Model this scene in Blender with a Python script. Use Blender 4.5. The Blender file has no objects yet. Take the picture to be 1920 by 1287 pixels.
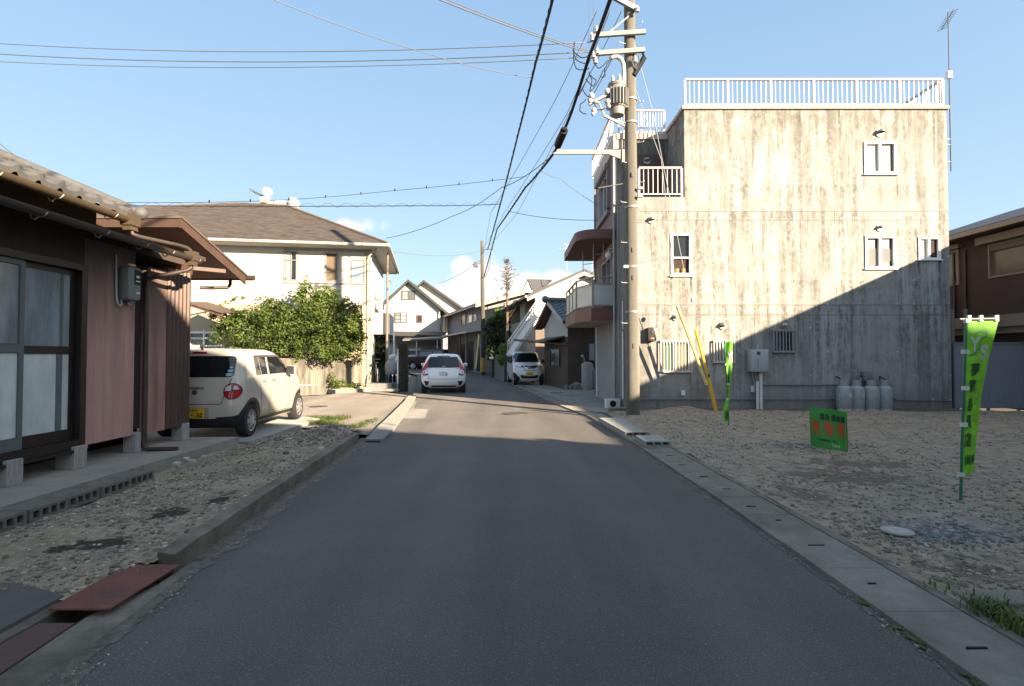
import bpy, bmesh, math, random
import numpy as np
from mathutils import Vector, Matrix, noise
from mathutils.bvhtree import BVHTree

random.seed(7)
SC = bpy.context.scene
COL = SC.collection
R = math.radians

# ------------------------------------------------------------------ camera, sky, sun, exposure
F_PX, CX, CY, CAM_H, PITCH = 1000.0, 960.0, 643.5, 1.45, math.atan(23.5 / 1000.0)
cam_data = bpy.data.cameras.new("camera")
cam_data.sensor_fit = 'HORIZONTAL'
cam_data.sensor_width = 36.0
cam_data.lens = 36.0 * F_PX / 1920.0
cam_data.clip_start = 0.05
cam_data.clip_end = 3000.0
cam = bpy.data.objects.new("camera", cam_data)
cam.location = (0, 0, CAM_H)
cam.rotation_euler = (R(90) + PITCH, 0, 0)
COL.objects.link(cam)
SC.camera = cam

SUN_EL, SUN_AZ = R(17.5), R(135)          # azimuth clockwise from +Y
SUN_DIR = Vector((math.sin(SUN_AZ) * math.cos(SUN_EL), math.cos(SUN_AZ) * math.cos(SUN_EL), math.sin(SUN_EL)))
world = bpy.data.worlds.new("World")
SC.world = world
world.use_nodes = True
wn, wl = world.node_tree.nodes, world.node_tree.links
wn.clear()
w_out = wn.new('ShaderNodeOutputWorld')
w_bg = wn.new('ShaderNodeBackground')
sky = wn.new('ShaderNodeTexSky')
sky.sky_type = 'NISHITA'
sky.sun_disc = False
sky.sun_elevation = SUN_EL
sky.sun_rotation = SUN_AZ
sky.altitude = 50
sky.air_density = 1.0
sky.dust_density = 0.6
sky.ozone_density = 1.6
w_bg.inputs['Strength'].default_value = 0.07

def wnode(t, **kw):
    n = wn.new(t)
    for k, v in kw.items():
        setattr(n, k, v)
    return n
def wmath(op, a, b=None, c=None):
    n = wnode('ShaderNodeMath', operation=op)
    for i, v in enumerate((a, b, c)):
        if v is None:
            continue
        if isinstance(v, (int, float)):
            n.inputs[i].default_value = v
        else:
            wl.new(v, n.inputs[i])
    return n.outputs[0]
# clouds: soft banks of noise low over the horizon
w_tc = wnode('ShaderNodeTexCoord')
w_noise = wnode('ShaderNodeTexNoise')
w_noise.inputs['Scale'].default_value = 14.0
w_noise.inputs['Detail'].default_value = 7.0
w_noise.inputs['Roughness'].default_value = 0.55
wl.new(w_tc.outputs['Generated'], w_noise.inputs['Vector'])
w_sum = None
def cloud_bank(px, py, rx, ry, amp=1.0):
    """a cloud bank in a direction of the sky: centre and size as tangents of the view angles"""
    global w_sum
    az, el = (px - 960) / 1000.0, (667 - py) / 1000.0
    sep = wnode('ShaderNodeSeparateXYZ')
    wl.new(w_tc.outputs['Generated'], sep.inputs[0])
    y = wmath('MAXIMUM', sep.outputs[1], 0.05)
    a = wmath('DIVIDE', wmath('SUBTRACT', wmath('DIVIDE', sep.outputs[0], y), az), rx)
    e = wmath('DIVIDE', wmath('SUBTRACT', wmath('DIVIDE', sep.outputs[2], y), el), ry)
    d = wmath('SQRT', wmath('ADD', wmath('MULTIPLY', a, a), wmath('MULTIPLY', e, e)))
    b = wmath('MULTIPLY', wmath('MAXIMUM', wmath('SUBTRACT', 1.0, d), 0.0), amp)
    w_sum = b if w_sum is None else wmath('MAXIMUM', w_sum, b)
cloud_bank(890, 560, 0.13, 0.10, 1.15)
cloud_bank(866, 500, 0.040, 0.040, 1.1)
cloud_bank(985, 560, 0.10, 0.065, 1.1)
cloud_bank(1050, 520, 0.06, 0.025, 0.75)
cloud_bank(650, 425, 0.11, 0.030, 0.6)
cloud_bank(290, 398, 0.09, 0.016, 0.75)
cloud_bank(420, 392, 0.14, 0.012, 0.55)
w_fac = wmath('ADD', w_sum, wmath('MULTIPLY', wmath('SUBTRACT', w_noise.outputs[0], 0.5), 1.1))
w_ramp = wnode('ShaderNodeMapRange')
w_ramp.interpolation_type = 'SMOOTHSTEP'
w_ramp.inputs['From Min'].default_value = 0.22
w_ramp.inputs['From Max'].default_value = 0.52
wl.new(w_fac, w_ramp.inputs['Value'])
w_has = wmath('MULTIPLY', w_ramp.outputs[0], wmath('GREATER_THAN', w_sum, 0.001))
w_mix = wnode('ShaderNodeMix', data_type='RGBA')
SKY_GAIN = (1.0, 1.0, 1.0)
w_gain = wnode('ShaderNodeMix', data_type='RGBA', blend_type='MULTIPLY')
w_gain.inputs[0].default_value = 1.0
wl.new(sky.outputs[0], w_gain.inputs[6])
w_gain.inputs[7].default_value = (*SKY_GAIN, 1)
# thin high haze evens out the sky: pale near the horizon, soft blue higher up
w_sep = wnode('ShaderNodeSeparateXYZ')
wl.new(w_tc.outputs['Generated'], w_sep.inputs[0])
w_el = wnode('ShaderNodeValToRGB')
cr_ = w_el.color_ramp
cr_.elements[0].position, cr_.elements[0].color = 0.0, (2.35, 3.0, 3.35, 1)
cr_.elements[1].position, cr_.elements[1].color = 0.60, (1.22, 2.0, 3.05, 1)
e_ = cr_.elements.new(0.12); e_.color = (2.22, 2.98, 3.4, 1)
e_ = cr_.elements.new(0.36); e_.color = (1.62, 2.42, 3.3, 1)
wl.new(w_sep.outputs[2], w_el.inputs[0])
w_haze = wnode('ShaderNodeMix', data_type='RGBA')
w_haze.inputs[0].default_value = 0.86
wl.new(w_gain.outputs[2], w_haze.inputs[6])
wl.new(w_el.outputs[0], w_haze.inputs[7])
# the veil of haze is brighter on the sun's side of the sky
w_dot = wnode('ShaderNodeVectorMath', operation='DOT_PRODUCT')
wl.new(w_tc.outputs['Generated'], w_dot.inputs[0])
w_dot.inputs[1].default_value = SUN_DIR
w_glow = wmath('MULTIPLY', wmath('POWER', wmath('MAXIMUM', w_dot.outputs['Value'], 0.0), 2.0), 2.7)
w_gc = wnode('ShaderNodeVectorMath', operation='SCALE')
w_gc.inputs[0].default_value = (1.0, 0.93, 0.83)
wl.new(w_glow, w_gc.inputs['Scale'])
w_add = wnode('ShaderNodeVectorMath', operation='ADD')
wl.new(w_haze.outputs[2], w_add.inputs[0]); wl.new(w_gc.outputs[0], w_add.inputs[1])
wl.new(w_add.outputs[0], w_mix.inputs[6])
w_mix.inputs[7].default_value = (3.75, 3.7, 3.65, 1)
wl.new(w_has, w_mix.inputs[0])
wl.new(w_mix.outputs[2], w_bg.inputs[0])
wl.new(w_bg.outputs[0], w_out.inputs[0])

sun_data = bpy.data.lights.new("sun", 'SUN')
sun_data.energy = 5.0
sun_data.angle = R(0.55)
sun_data.color = (1.0, 0.80, 0.56)
sun = bpy.data.objects.new("sun", sun_data)
sun.location = (30, -30, 30)
sun.rotation_euler = (-SUN_DIR).to_track_quat('-Z', 'Y').to_euler()
COL.objects.link(sun)

SC.view_settings.view_transform = 'Standard'
SC.view_settings.look = 'None'
SC.view_settings.exposure = 2.05
SC.view_settings.gamma = 1.0
SC.render.engine = 'CYCLES'
SC.cycles.use_denoising = True
SC.cycles.max_bounces = 6
SC.cycles.transparent_max_bounces = 6

# ------------------------------------------------------------------ measuring helpers
def at(px, py, Y):
    """world point seen at a pixel of the photograph, on the vertical plane at distance Y"""
    u, v = (px - CX) / F_PX, (CY - py) / F_PX
    c, s = math.cos(PITCH), math.sin(PITCH)
    d = Vector((u, c - v * s, s + v * c))
    t = Y / d.y
    return Vector((d.x * t, Y, CAM_H + d.z * t))
def gnd(px, py, z=0.0):
    u, v = (px - CX) / F_PX, (CY - py) / F_PX
    c, s = math.cos(PITCH), math.sin(PITCH)
    d = Vector((u, c - v * s, s + v * c))
    t = (z - CAM_H) / d.z
    return Vector((d.x * t, d.y * t, z))

# ------------------------------------------------------------------ object helpers
ORIGIN = {}
def tag(o, label=None, cat=None, group=None, kind=None):
    if label: o['label'] = label
    if cat: o['category'] = cat
    if group: o['group'] = group
    if kind: o['kind'] = kind
    return o
def thing(name, label, cat, loc=(0, 0, 0), rotz=0.0, group=None):
    o = bpy.data.objects.new(name, None)
    o.empty_display_size = 0.3
    o.location = loc
    o.rotation_euler = (0, 0, rotz)
    COL.objects.link(o)
    ORIGIN[o] = Vector(loc)
    return tag(o, label, cat, group)
def copy_tree(o, parent=None):
    c = o.copy()
    COL.objects.link(c)
    c.parent = parent
    ORIGIN[c] = ORIGIN.get(o, Vector())
    for ch in list(o.children):
        copy_tree(ch, c)
    return c

class MB:
    """collects verts and faces for ONE mesh object"""
    def __init__(s):
        s.v, s.f, s.m = [], [], []
        s.mi = 0
        s.cuts = []
    def add(s, vs, fs):
        b = len(s.v)
        s.v += [Vector(p) for p in vs]
        s.f += [tuple(i + b for i in f) for f in fs]
        s.m += [s.mi] * len(fs)
        s.cuts.append((b, len(s.v), len(s.f) - len(fs), len(s.f)))
        return s
    def quad(s, a, b, c, d): return s.add([a, b, c, d], [(0, 1, 2, 3)])
    def poly(s, pts): return s.add(pts, [tuple(range(len(pts)))])
    def box(s, a, b):
        x0, y0, z0 = (min(a[i], b[i]) for i in range(3))
        x1, y1, z1 = (max(a[i], b[i]) for i in range(3))
        return s.add([(x0, y0, z0), (x1, y0, z0), (x1, y1, z0), (x0, y1, z0), (x0, y0, z1), (x1, y0, z1), (x1, y1, z1), (x0, y1, z1)],
                     [(3, 2, 1, 0), (4, 5, 6, 7), (0, 1, 5, 4), (1, 2, 6, 5), (2, 3, 7, 6), (3, 0, 4, 7)])
    def bevbox(s, a, b, r):
        """box with chamfered edges"""
        lo = Vector([min(a[i], b[i]) for i in range(3)]); hi = Vector([max(a[i], b[i]) for i in range(3)])
        bm = bmesh.new()
        bmesh.ops.create_cube(bm, size=1.0)
        for v in bm.verts:
            v.co = Vector([lo[i] + (v.co[i] + .5) * (hi[i] - lo[i]) for i in range(3)])
        bmesh.ops.bevel(bm, geom=bm.edges[:], offset=r, segments=2, affect='EDGES', profile=.5)
        return s.addbm(bm)
    def addbm(s, bm, mat=None):
        bm.verts.index_update()
        vs = [(mat @ v.co) if mat else v.co.copy() for v in bm.verts]
        fs = [tuple(v.index for v in f.verts) for f in bm.faces]
        bm.free()
        return s.add(vs, fs)
    def tube(s, pts, r, n=8, caps=True, r1=None):
        pts = [Vector(p) for p in pts]
        b = len(s.v)
        vs, fs = [], []
        prev = None
        for i, p in enumerate(pts):
            d = (pts[min(i + 1, len(pts) - 1)] - pts[max(i - 1, 0)])
            if d.length < 1e-9: d = Vector((0, 0, 1))
            d.normalize()
            if prev is None:
                x = d.orthogonal().normalized()
            else:
                x = prev - d * prev.dot(d)
                x = x.normalized() if x.length > 1e-6 else d.orthogonal().normalized()
            prev = x
            y = d.cross(x)
            rr = r if r1 is None else r + (r1 - r) * i / max(1, len(pts) - 1)
            for k in range(n):
                a = 2 * math.pi * k / n
                vs.append(p + (x * math.cos(a) + y * math.sin(a)) * rr)
        for i in range(len(pts) - 1):
            for k in range(n):
                fs.append((i * n + k, i * n + (k + 1) % n, (i + 1) * n + (k + 1) % n, (i + 1) * n + k))
        if caps:
            fs.append(tuple(range(n - 1, -1, -1)))
            fs.append(tuple((len(pts) - 1) * n + k for k in range(n)))
        return s.add(vs, fs)
    def bar(s, p, q, w, h=None, up=(0, 0, 1)):
        """rectangular bar from p to q"""
        p, q = Vector(p), Vector(q)
        h = h or w
        d = (q - p).normalized()
        up = Vector(up)
        if abs(d.dot(up)) > .98: up = Vector((0, 1, 0))
        x = d.cross(up).normalized(); y = x.cross(d).normalized()
        o = [(-1, -1), (1, -1), (1, 1), (-1, 1)]
        vs = [c + x * (a * w / 2) + y * (bb * h / 2) for c in (p, q) for a, bb in o]
        return s.add(vs, [(3, 2, 1, 0), (4, 5, 6, 7), (0, 1, 5, 4), (1, 2, 6, 5), (2, 3, 7, 6), (3, 0, 4, 7)])
    def prism(s, poly, off):
        """closed prism: polygon (3D points) pushed along the vector off"""
        n = len(poly)
        off = Vector(off)
        vs = [Vector(p) for p in poly] + [Vector(p) + off for p in poly]
        fs = [tuple(range(n - 1, -1, -1)), tuple(range(n, 2 * n))]
        fs += [(i, (i + 1) % n, n + (i + 1) % n, n + i) for i in range(n)]
        return s.add(vs, fs)
    def slab(s, poly, t):
        """roof or floor slab: polygon gives the top, thickness t straight down"""
        return s.prism([Vector(p) for p in poly], (0, 0, -t))
    def lathe(s, prof, c=(0, 0, 0), n=24, axis='Z'):
        c = Vector(c)
        vs, fs = [], []
        for r, h in prof:
            for k in range(n):
                a = 2 * math.pi * k / n
                p = (r * math.cos(a), r * math.sin(a), h)
                if axis == 'X': p = (h, p[0], p[1])
                if axis == 'Y': p = (p[0], h, p[1])
                vs.append(c + Vector(p))
        m = len(prof)
        for i in range(m - 1):
            for k in range(n):
                fs.append((i * n + k, i * n + (k + 1) % n, (i + 1) * n + (k + 1) % n, (i + 1) * n + k))
        fs.append(tuple(range(n - 1, -1, -1)))
        fs.append(tuple((m - 1) * n + k for k in range(n)))
        return s.add(vs, fs)
    def ball(s, c, r, n=12, sz=1.0):
        prof = [(max(1e-3, r * math.cos(t)), r * sz * math.sin(t)) for t in [(-.5 + i / 8) * math.pi for i in range(9)]]
        return s.lathe(prof, c, n)
    def build(s, name, mat, parent=None, smooth=False, local=False, auto=None, fix=True):
        me = bpy.data.meshes.new(name)
        off = Vector()
        if parent is not None and not local:
            off = ORIGIN.get(parent, Vector())
        me.from_pydata([tuple(p - off) for p in s.v], [], s.f)
        if fix:
            bm = bmesh.new(); bm.from_mesh(me)
            bmesh.ops.recalc_face_normals(bm, faces=bm.faces[:])
            bm.to_mesh(me); bm.free()
        mats = mat if isinstance(mat, (list, tuple)) else [mat]
        for m in mats: me.materials.append(m)
        if len(mats) > 1:
            me.polygons.foreach_set('material_index', s.m)
        if smooth or auto:
            me.polygons.foreach_set('use_smooth', [True] * len(me.polygons))
            if auto: me.set_sharp_from_angle(angle=R(auto))
        me.update()
        o = bpy.data.objects.new(name, me)
        COL.objects.link(o)
        if parent is not None:
            o.parent = parent
            ORIGIN[o] = Vector() if local else off
        else:
            ORIGIN[o] = Vector()
        return o
def each(mb, name, mat, parent, **k):
    """one object for every piece that was added"""
    out = []
    for v0, v1, f0, f1 in mb.cuts:
        q = MB()
        q.v = mb.v[v0:v1]; q.f = [tuple(i - v0 for i in f) for f in mb.f[f0:f1]]; q.m = [0] * len(q.f)
        out.append(q.build(name, mat, parent, **k))
    return out
def structure(name, mb, mat, smooth=False, **k):
    return tag(mb.build(name, mat, None, smooth, **k), kind='structure')
def solo(name, mb, mat, label, cat, group=None, **k):
    """a thing that is one mesh; its origin goes to its base"""
    xs = [p for p in mb.v]
    c = sum(xs, Vector()) / len(xs)
    c.z = min(p.z for p in xs)
    for i in range(len(mb.v)): mb.v[i] = mb.v[i] - c
    o = mb.build(name, mat, None, **k)
    o.location = c
    return tag(o, label, cat, group)

class Fr:
    """a wall's own frame: u along the wall, v up, w outward"""
    def __init__(s, O, U, N):
        s.O, s.U, s.N = Vector(O), Vector(U).normalized(), Vector(N).normalized()
    def p(s, u, v, w=0.0):
        return s.O + s.U * u + Vector((0, 0, v)) + s.N * w
    def box(s, mb, u0, u1, v0, v1, w0, w1):
        P = s.p
        return mb.add([P(u0, v0, w0), P(u1, v0, w0), P(u1, v0, w1), P(u0, v0, w1), P(u0, v1, w0), P(u1, v1, w0), P(u1, v1, w1), P(u0, v1, w1)],
                      [(3, 2, 1, 0), (4, 5, 6, 7), (0, 1, 5, 4), (1, 2, 6, 5), (2, 3, 7, 6), (3, 0, 4, 7)])
    def wall(s, mb, u0, u1, v0, v1, holes=(), depth=.12):
        us = sorted({u0, u1, *[h[0] for h in holes], *[h[1] for h in holes]})
        vs = sorted({v0, v1, *[h[2] for h in holes], *[h[3] for h in holes]})
        us = [u for u in us if u0 <= u <= u1]; vs = [v for v in vs if v0 <= v <= v1]
        for i in range(len(us) - 1):
            for j in range(len(vs) - 1):
                cu, cv = (us[i] + us[i + 1]) / 2, (vs[j] + vs[j + 1]) / 2
                if any(h[0] < cu < h[1] and h[2] < cv < h[3] for h in holes): continue
                mb.quad(s.p(us[i], vs[j]), s.p(us[i + 1], vs[j]), s.p(us[i + 1], vs[j + 1]), s.p(us[i], vs[j + 1]))
        for a, b, c, d in [h[:4] for h in holes]:
            P = s.p
            mb.quad(P(a, c), P(b, c), P(b, c, -depth), P(a, c, -depth))
            mb.quad(P(a, d), P(b, d), P(b, d, -depth), P(a, d, -depth))
            mb.quad(P(a, c), P(a, d), P(a, d, -depth), P(a, c, -depth))
            mb.quad(P(b, c), P(b, d), P(b, d, -depth), P(b, c, -depth))
            mb.quad(P(a, c, -depth), P(b, c, -depth), P(b, d, -depth), P(a, d, -depth))

# ------------------------------------------------------------------ materials
def M(name, col, rough=.8, var=.12, scale=3.0, bump=0.0, bscale=60.0, metal=0.0, coat=0.0, stretch=None, col2=None, mixs=1.5, mixlo=.42, mixhi=.62, trans=0.0, spec=.5):
    m = bpy.data.materials.new(name)
    m.use_nodes = True
    nt = m.node_tree
    N, L = nt.nodes, nt.links
    b = N['Principled BSDF']
    b.inputs['Roughness'].default_value = rough
    if rough > .78: b.inputs['Diffuse Roughness'].default_value = 1.0      # dusty, grainy surfaces
    b.inputs['Metallic'].default_value = metal
    b.inputs['Coat Weight'].default_value = coat
    b.inputs['Coat Roughness'].default_value = .06
    b.inputs['Specular IOR Level'].default_value = spec
    tc = N.new('ShaderNodeTexCoord')
    vec = tc.outputs['Object']
    if stretch:
        mp = N.new('ShaderNodeMapping')
        mp.inputs['Scale'].default_value = stretch
        L.new(vec, mp.inputs['Vector'])
        vec = mp.outputs[0]
    base = None
    if col2:
        n2 = N.new('ShaderNodeTexNoise'); n2.inputs['Scale'].default_value = mixs; n2.inputs['Detail'].default_value = 6; n2.inputs['Roughness'].default_value = .62
        L.new(vec, n2.inputs['Vector'])
        mr = N.new('ShaderNodeMapRange'); mr.inputs['From Min'].default_value = mixlo; mr.inputs['From Max'].default_value = mixhi
        L.new(n2.outputs[0], mr.inputs['Value'])
        mx = N.new('ShaderNodeMix'); mx.data_type = 'RGBA'
        L.new(mr.outputs[0], mx.inputs[0])
        mx.inputs[6].default_value = (*col, 1); mx.inputs[7].default_value = (*col2, 1)
        base = mx.outputs[2]
    if var > 0:
        n1 = N.new('ShaderNodeTexNoise'); n1.inputs['Scale'].default_value = scale; n1.inputs['Detail'].default_value = 8; n1.inputs['Roughness'].default_value = .65
        L.new(vec, n1.inputs['Vector'])
        mr = N.new('ShaderNodeMapRange')
        mr.inputs['From Min'].default_value = .25; mr.inputs['From Max'].default_value = .75
        mr.inputs['To Min'].default_value = 1 - var; mr.inputs['To Max'].default_value = 1 + var
        L.new(n1.outputs[0], mr.inputs['Value'])
        mu = N.new('ShaderNodeVectorMath'); mu.operation = 'SCALE'
        if base: L.new(base, mu.inputs[0])
        else: mu.inputs[0].default_value = col
        L.new(mr.outputs[0], mu.inputs['Scale'])
        L.new(mu.outputs[0], b.inputs['Base Color'])
    elif base: L.new(base, b.inputs['Base Color'])
    else: b.inputs['Base Color'].default_value = (*col, 1)
    if bump > 0:
        n3 = N.new('ShaderNodeTexNoise'); n3.inputs['Scale'].default_value = bscale; n3.inputs['Detail'].default_value = 5
        L.new(vec, n3.inputs['Vector'])
        bp = N.new('ShaderNodeBump'); bp.inputs['Strength'].default_value = bump; bp.inputs['Distance'].default_value = .02
        L.new(n3.outputs[0], bp.inputs['Height'])
        L.new(bp.outputs[0], b.inputs['Normal'])
    return m

def glass_mat(name, col=(.015, .018, .02), rough=.04):
    m = M(name, col, rough, var=0)
    return m

def leaf_mat(name, dark, light, scale=1.2):
    m = M(name, dark, .55, var=.35, scale=9, col2=light, mixs=scale, mixlo=.38, mixhi=.62)
    nt = m.node_tree
    N, L = nt.nodes, nt.links
    b = N['Principled BSDF']
    tr = N.new('ShaderNodeBsdfTranslucent')
    src = b.inputs['Base Color'].links[0].from_socket
    L.new(src, tr.inputs[0])
    mx = N.new('ShaderNodeMixShader'); mx.inputs[0].default_value = .3
    L.new(b.outputs[0], mx.inputs[1]); L.new(tr.outputs[0], mx.inputs[2])
    L.new(mx.outputs[0], N['Material Output'].inputs[0])
    return m

def nodes_of(m):
    return m.node_tree.nodes, m.node_tree.links
# ------------------------------------------------------------------ ground materials
def asphalt(name, col, speck=.5):
    m = M(name, col, .82, var=.16, scale=.9, bump=.55, bscale=110)
    N, L = nodes_of(m)
    b = N['Principled BSDF']
    src = b.inputs['Base Color'].links[0].from_socket
    tc = N.new('ShaderNodeTexCoord')
    # tyre-worn bands along the road and stone chips
    mp = N.new('ShaderNodeMapping'); mp.inputs['Scale'].default_value = (1.1, .08, 1)
    L.new(tc.outputs['Object'], mp.inputs[0])
    n = N.new('ShaderNodeTexNoise'); n.inputs['Scale'].default_value = 1.2; n.inputs['Detail'].default_value = 5
    L.new(mp.outputs[0], n.inputs['Vector'])
    mr = N.new('ShaderNodeMapRange'); mr.inputs['From Min'].default_value = .3; mr.inputs['From Max'].default_value = .7
    mr.inputs['To Min'].default_value = .76; mr.inputs['To Max'].default_value = 1.24
    L.new(n.outputs[0], mr.inputs['Value'])
    sc = N.new('ShaderNodeVectorMath'); sc.operation = 'SCALE'
    L.new(src, sc.inputs[0]); L.new(mr.outputs[0], sc.inputs['Scale'])
    vo = N.new('ShaderNodeTexVoronoi'); vo.inputs['Scale'].default_value = 85
    L.new(tc.outputs['Object'], vo.inputs['Vector'])
    bw = N.new('ShaderNodeSeparateColor'); L.new(vo.outputs['Color'], bw.inputs[0])
    g = N.new('ShaderNodeMapRange'); g.inputs['From Min'].default_value = .80; g.inputs['From Max'].default_value = 1.0
    L.new(bw.outputs[0], g.inputs['Value'])
    d = N.new('ShaderNodeMapRange'); d.inputs['From Min'].default_value = .012; d.inputs['From Max'].default_value = .0; 
    d.inputs['From Min'].default_value = .45; d.inputs['From Max'].default_value = .15
    L.new(vo.outputs['Distance'], d.inputs['Value'])
    mm = N.new('ShaderNodeMath'); mm.operation = 'MULTIPLY'; L.new(g.outputs[0], mm.inputs[0]); L.new(d.outputs[0], mm.inputs[1])
    m2 = N.new('ShaderNodeMath'); m2.operation = 'MULTIPLY'; m2.inputs[1].default_value = speck; L.new(mm.outputs[0], m2.inputs[0])
    fn_ = N.new('ShaderNodeTexNoise'); fn_.inputs['Scale'].default_value = 95; fn_.inputs['Detail'].default_value = 3; fn_.inputs['Roughness'].default_value = .8
    L.new(tc.outputs['Object'], fn_.inputs['Vector'])
    fr_ = N.new('ShaderNodeMapRange'); fr_.inputs['From Min'].default_value = .3; fr_.inputs['From Max'].default_value = .7; fr_.inputs['To Min'].default_value = .45; fr_.inputs['To Max'].default_value = 1.55
    L.new(fn_.outputs[0], fr_.inputs['Value'])
    sc2 = N.new('ShaderNodeVectorMath'); sc2.operation = 'SCALE'; L.new(sc.outputs[0], sc2.inputs[0]); L.new(fr_.outputs[0], sc2.inputs['Scale'])
    sc = sc2
    mx = N.new('ShaderNodeMix'); mx.data_type = 'RGBA'
    L.new(m2.outputs[0], mx.inputs[0]); L.new(sc.outputs[0], mx.inputs[6]); mx.inputs[7].default_value = (.42, .40, .37, 1)
    L.new(mx.outputs[2], b.inputs['Base Color'])
    return m
m_asphalt = asphalt("asphalt", (.086, .077, .070), .40)
m_asphalt_old = asphalt("old_asphalt", (.135, .12, .105), .35)
m_patch = asphalt("asphalt_patch", (.165, .15, .14), .3)
m_edge = M("dirty_asphalt_edge", (.135, .115, .09), .9, var=.55, scale=22, bump=.8, bscale=70, col2=(.075, .066, .056), mixs=7)
m_conc = M("kerb_concrete", (.20, .18, .145), .88, var=.25, scale=5, bump=.35, bscale=80, col2=(.105, .092, .07), mixs=1.0, mixlo=.40, mixhi=.66)
m_conc_dark = M("dirty_concrete", (.165, .145, .115), .9, var=.35, scale=8, bump=.5, bscale=70, col2=(.10, .085, .064), mixs=2.5)
m_conc_lt = M("pale_concrete", (.235, .23, .215), .85, var=.16, scale=4, bump=.25, bscale=80)
m_slab = M("slab_concrete", (.25, .228, .195), .88, var=.22, scale=3.5, bump=.3, bscale=60, col2=(.19, .18, .165), mixs=1.6)
m_dirt = M("lot_dirt", (.285, .212, .142), .95, var=.5, scale=7, bump=.9, bscale=45, col2=(.24, .20, .152), mixs=.9, mixlo=.36, mixhi=.62)
m_verge = M("verge_dirt", (.295, .238, .165), .95, var=.45, scale=16, bump=.9, bscale=55, col2=(.20, .165, .118), mixs=1.3)
m_stone = M("pebble_stone", (.27, .235, .19), .9, var=.55, scale=6.5)
m_stone_grey = M("crushed_grey_stone", (.22, .21, .20), .9, var=.6, scale=9)
def island_stones(m, lo, hi):
    """every stone its own tone"""
    N, L = nodes_of(m)
    b = N['Principled BSDF']
    g = N.new('ShaderNodeNewGeometry')
    cr = N.new('ShaderNodeValToRGB')
    cr.color_ramp.elements[0].color = (*lo, 1); cr.color_ramp.elements[1].color = (*hi, 1)
    e = cr.color_ramp.elements.new(.75); e.color = (*[a + (c - a) * .38 for a, c in zip(lo, hi)], 1)
    L.new(g.outputs['Random Per Island'], cr.inputs[0])
    L.new(cr.outputs[0], b.inputs['Base Color'])
    return m
island_stones(m_stone, (.15, .118, .085), (.42, .37, .295))
island_stones(m_stone_grey, (.12, .10, .075), (.48, .44, .375))
m_stone_blue = M("blue_grey_crushed_stone", (.235, .24, .25), .9, var=.5, scale=9)
m_soil = M("damp_soil", (.055, .042, .03), .95, var=.4, scale=18, bump=.8, bscale=60)
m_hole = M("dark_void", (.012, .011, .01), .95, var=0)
m_iron = M("cast_iron", (.10, .085, .07), .6, var=.3, scale=20, bump=.4, bscale=90, metal=.3)
m_rustplate = M("red_oxide_plate", (.185, .056, .034), .7, var=.3, scale=9, bump=.3, bscale=60, col2=(.10, .042, .032), mixs=4)
def damp_spots(m, spots, col):
    N, L = nodes_of(m)
    b = N['Principled BSDF']
    src = b.inputs['Base Color'].links[0].from_socket
    tc = N.new('ShaderNodeTexCoord'); sp = N.new('ShaderNodeSeparateXYZ'); L.new(tc.outputs['Object'], sp.inputs[0])
    n = N.new('ShaderNodeTexNoise'); n.inputs['Scale'].default_value = 6; n.inputs['Detail'].default_value = 7; n.inputs['Roughness'].default_value = .7; L.new(tc.outputs['Object'], n.inputs['Vector'])
    def mth(op, a, c):
        q = N.new('ShaderNodeMath'); q.operation = op
        for i, v in enumerate((a, c)):
            if isinstance(v, (int, float)): q.inputs[i].default_value = v
            else: L.new(v, q.inputs[i])
        return q.outputs[0]
    acc = None
    for cx, cy, rx, ry in spots:
        a, c = mth('DIVIDE', mth('SUBTRACT', sp.outputs[0], cx), rx), mth('DIVIDE', mth('SUBTRACT', sp.outputs[1], cy), ry)
        d = mth('SUBTRACT', 1.0, mth('SQRT', mth('ADD', mth('MULTIPLY', a, a), mth('MULTIPLY', c, c)), 0.0))
        acc = d if acc is None else mth('MAXIMUM', acc, d)
    f = mth('ADD', acc, mth('MULTIPLY', mth('SUBTRACT', n.outputs[0], .5), 5.0))
    mr = N.new('ShaderNodeMapRange'); mr.inputs['From Min'].default_value = .12; mr.inputs['From Max'].default_value = .42; L.new(f, mr.inputs['Value'])
    has = mth('MULTIPLY', mr.outputs[0], mth('GREATER_THAN', acc, -.6))
    mx = N.new('ShaderNodeMix'); mx.data_type = 'RGBA'; L.new(has, mx.inputs[0]); L.new(src, mx.inputs[6]); mx.inputs[7].default_value = (*col, 1)
    L.new(mx.outputs[2], b.inputs['Base Color'])
SOIL = ((-2.95, 4.72, .20, .30), (-2.82, 5.15, .12, .28), (-3.02, 3.98, .20, .17), (-3.15, 3.86, .16, .10))
damp_spots(m_verge, SOIL, (.03, .021, .014))
damp_spots(m_dirt, ((3.9, 6.3, .8, .5), (2.95, 5.5, .3, .5), (3.0, 3.5, .35, .2), (3.9, 3.7, .4, .12), (4.6, 7.0, .9, .3)), (.135, .10, .07))
m_ground = M("far_ground", (.16, .145, .12), .95, var=.25, scale=.4, bump=.4)

def rise(y):
    return 0.0 if y < 28 else min(.33, .0183 * (y - 28))
# ground sheet out to the horizon
mb = MB()
ys = [-400, -60, 0, 28, 46, 70, 200, 1200]
for i in range(len(ys) - 1):
    a, b = ys[i], ys[i + 1]
    mb.quad((-900, a, rise(a) - .14), (900, a, rise(a) - .14), (900, b, rise(b) - .14), (-900, b, rise(b) - .14))
structure("ground", mb, m_ground)

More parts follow.
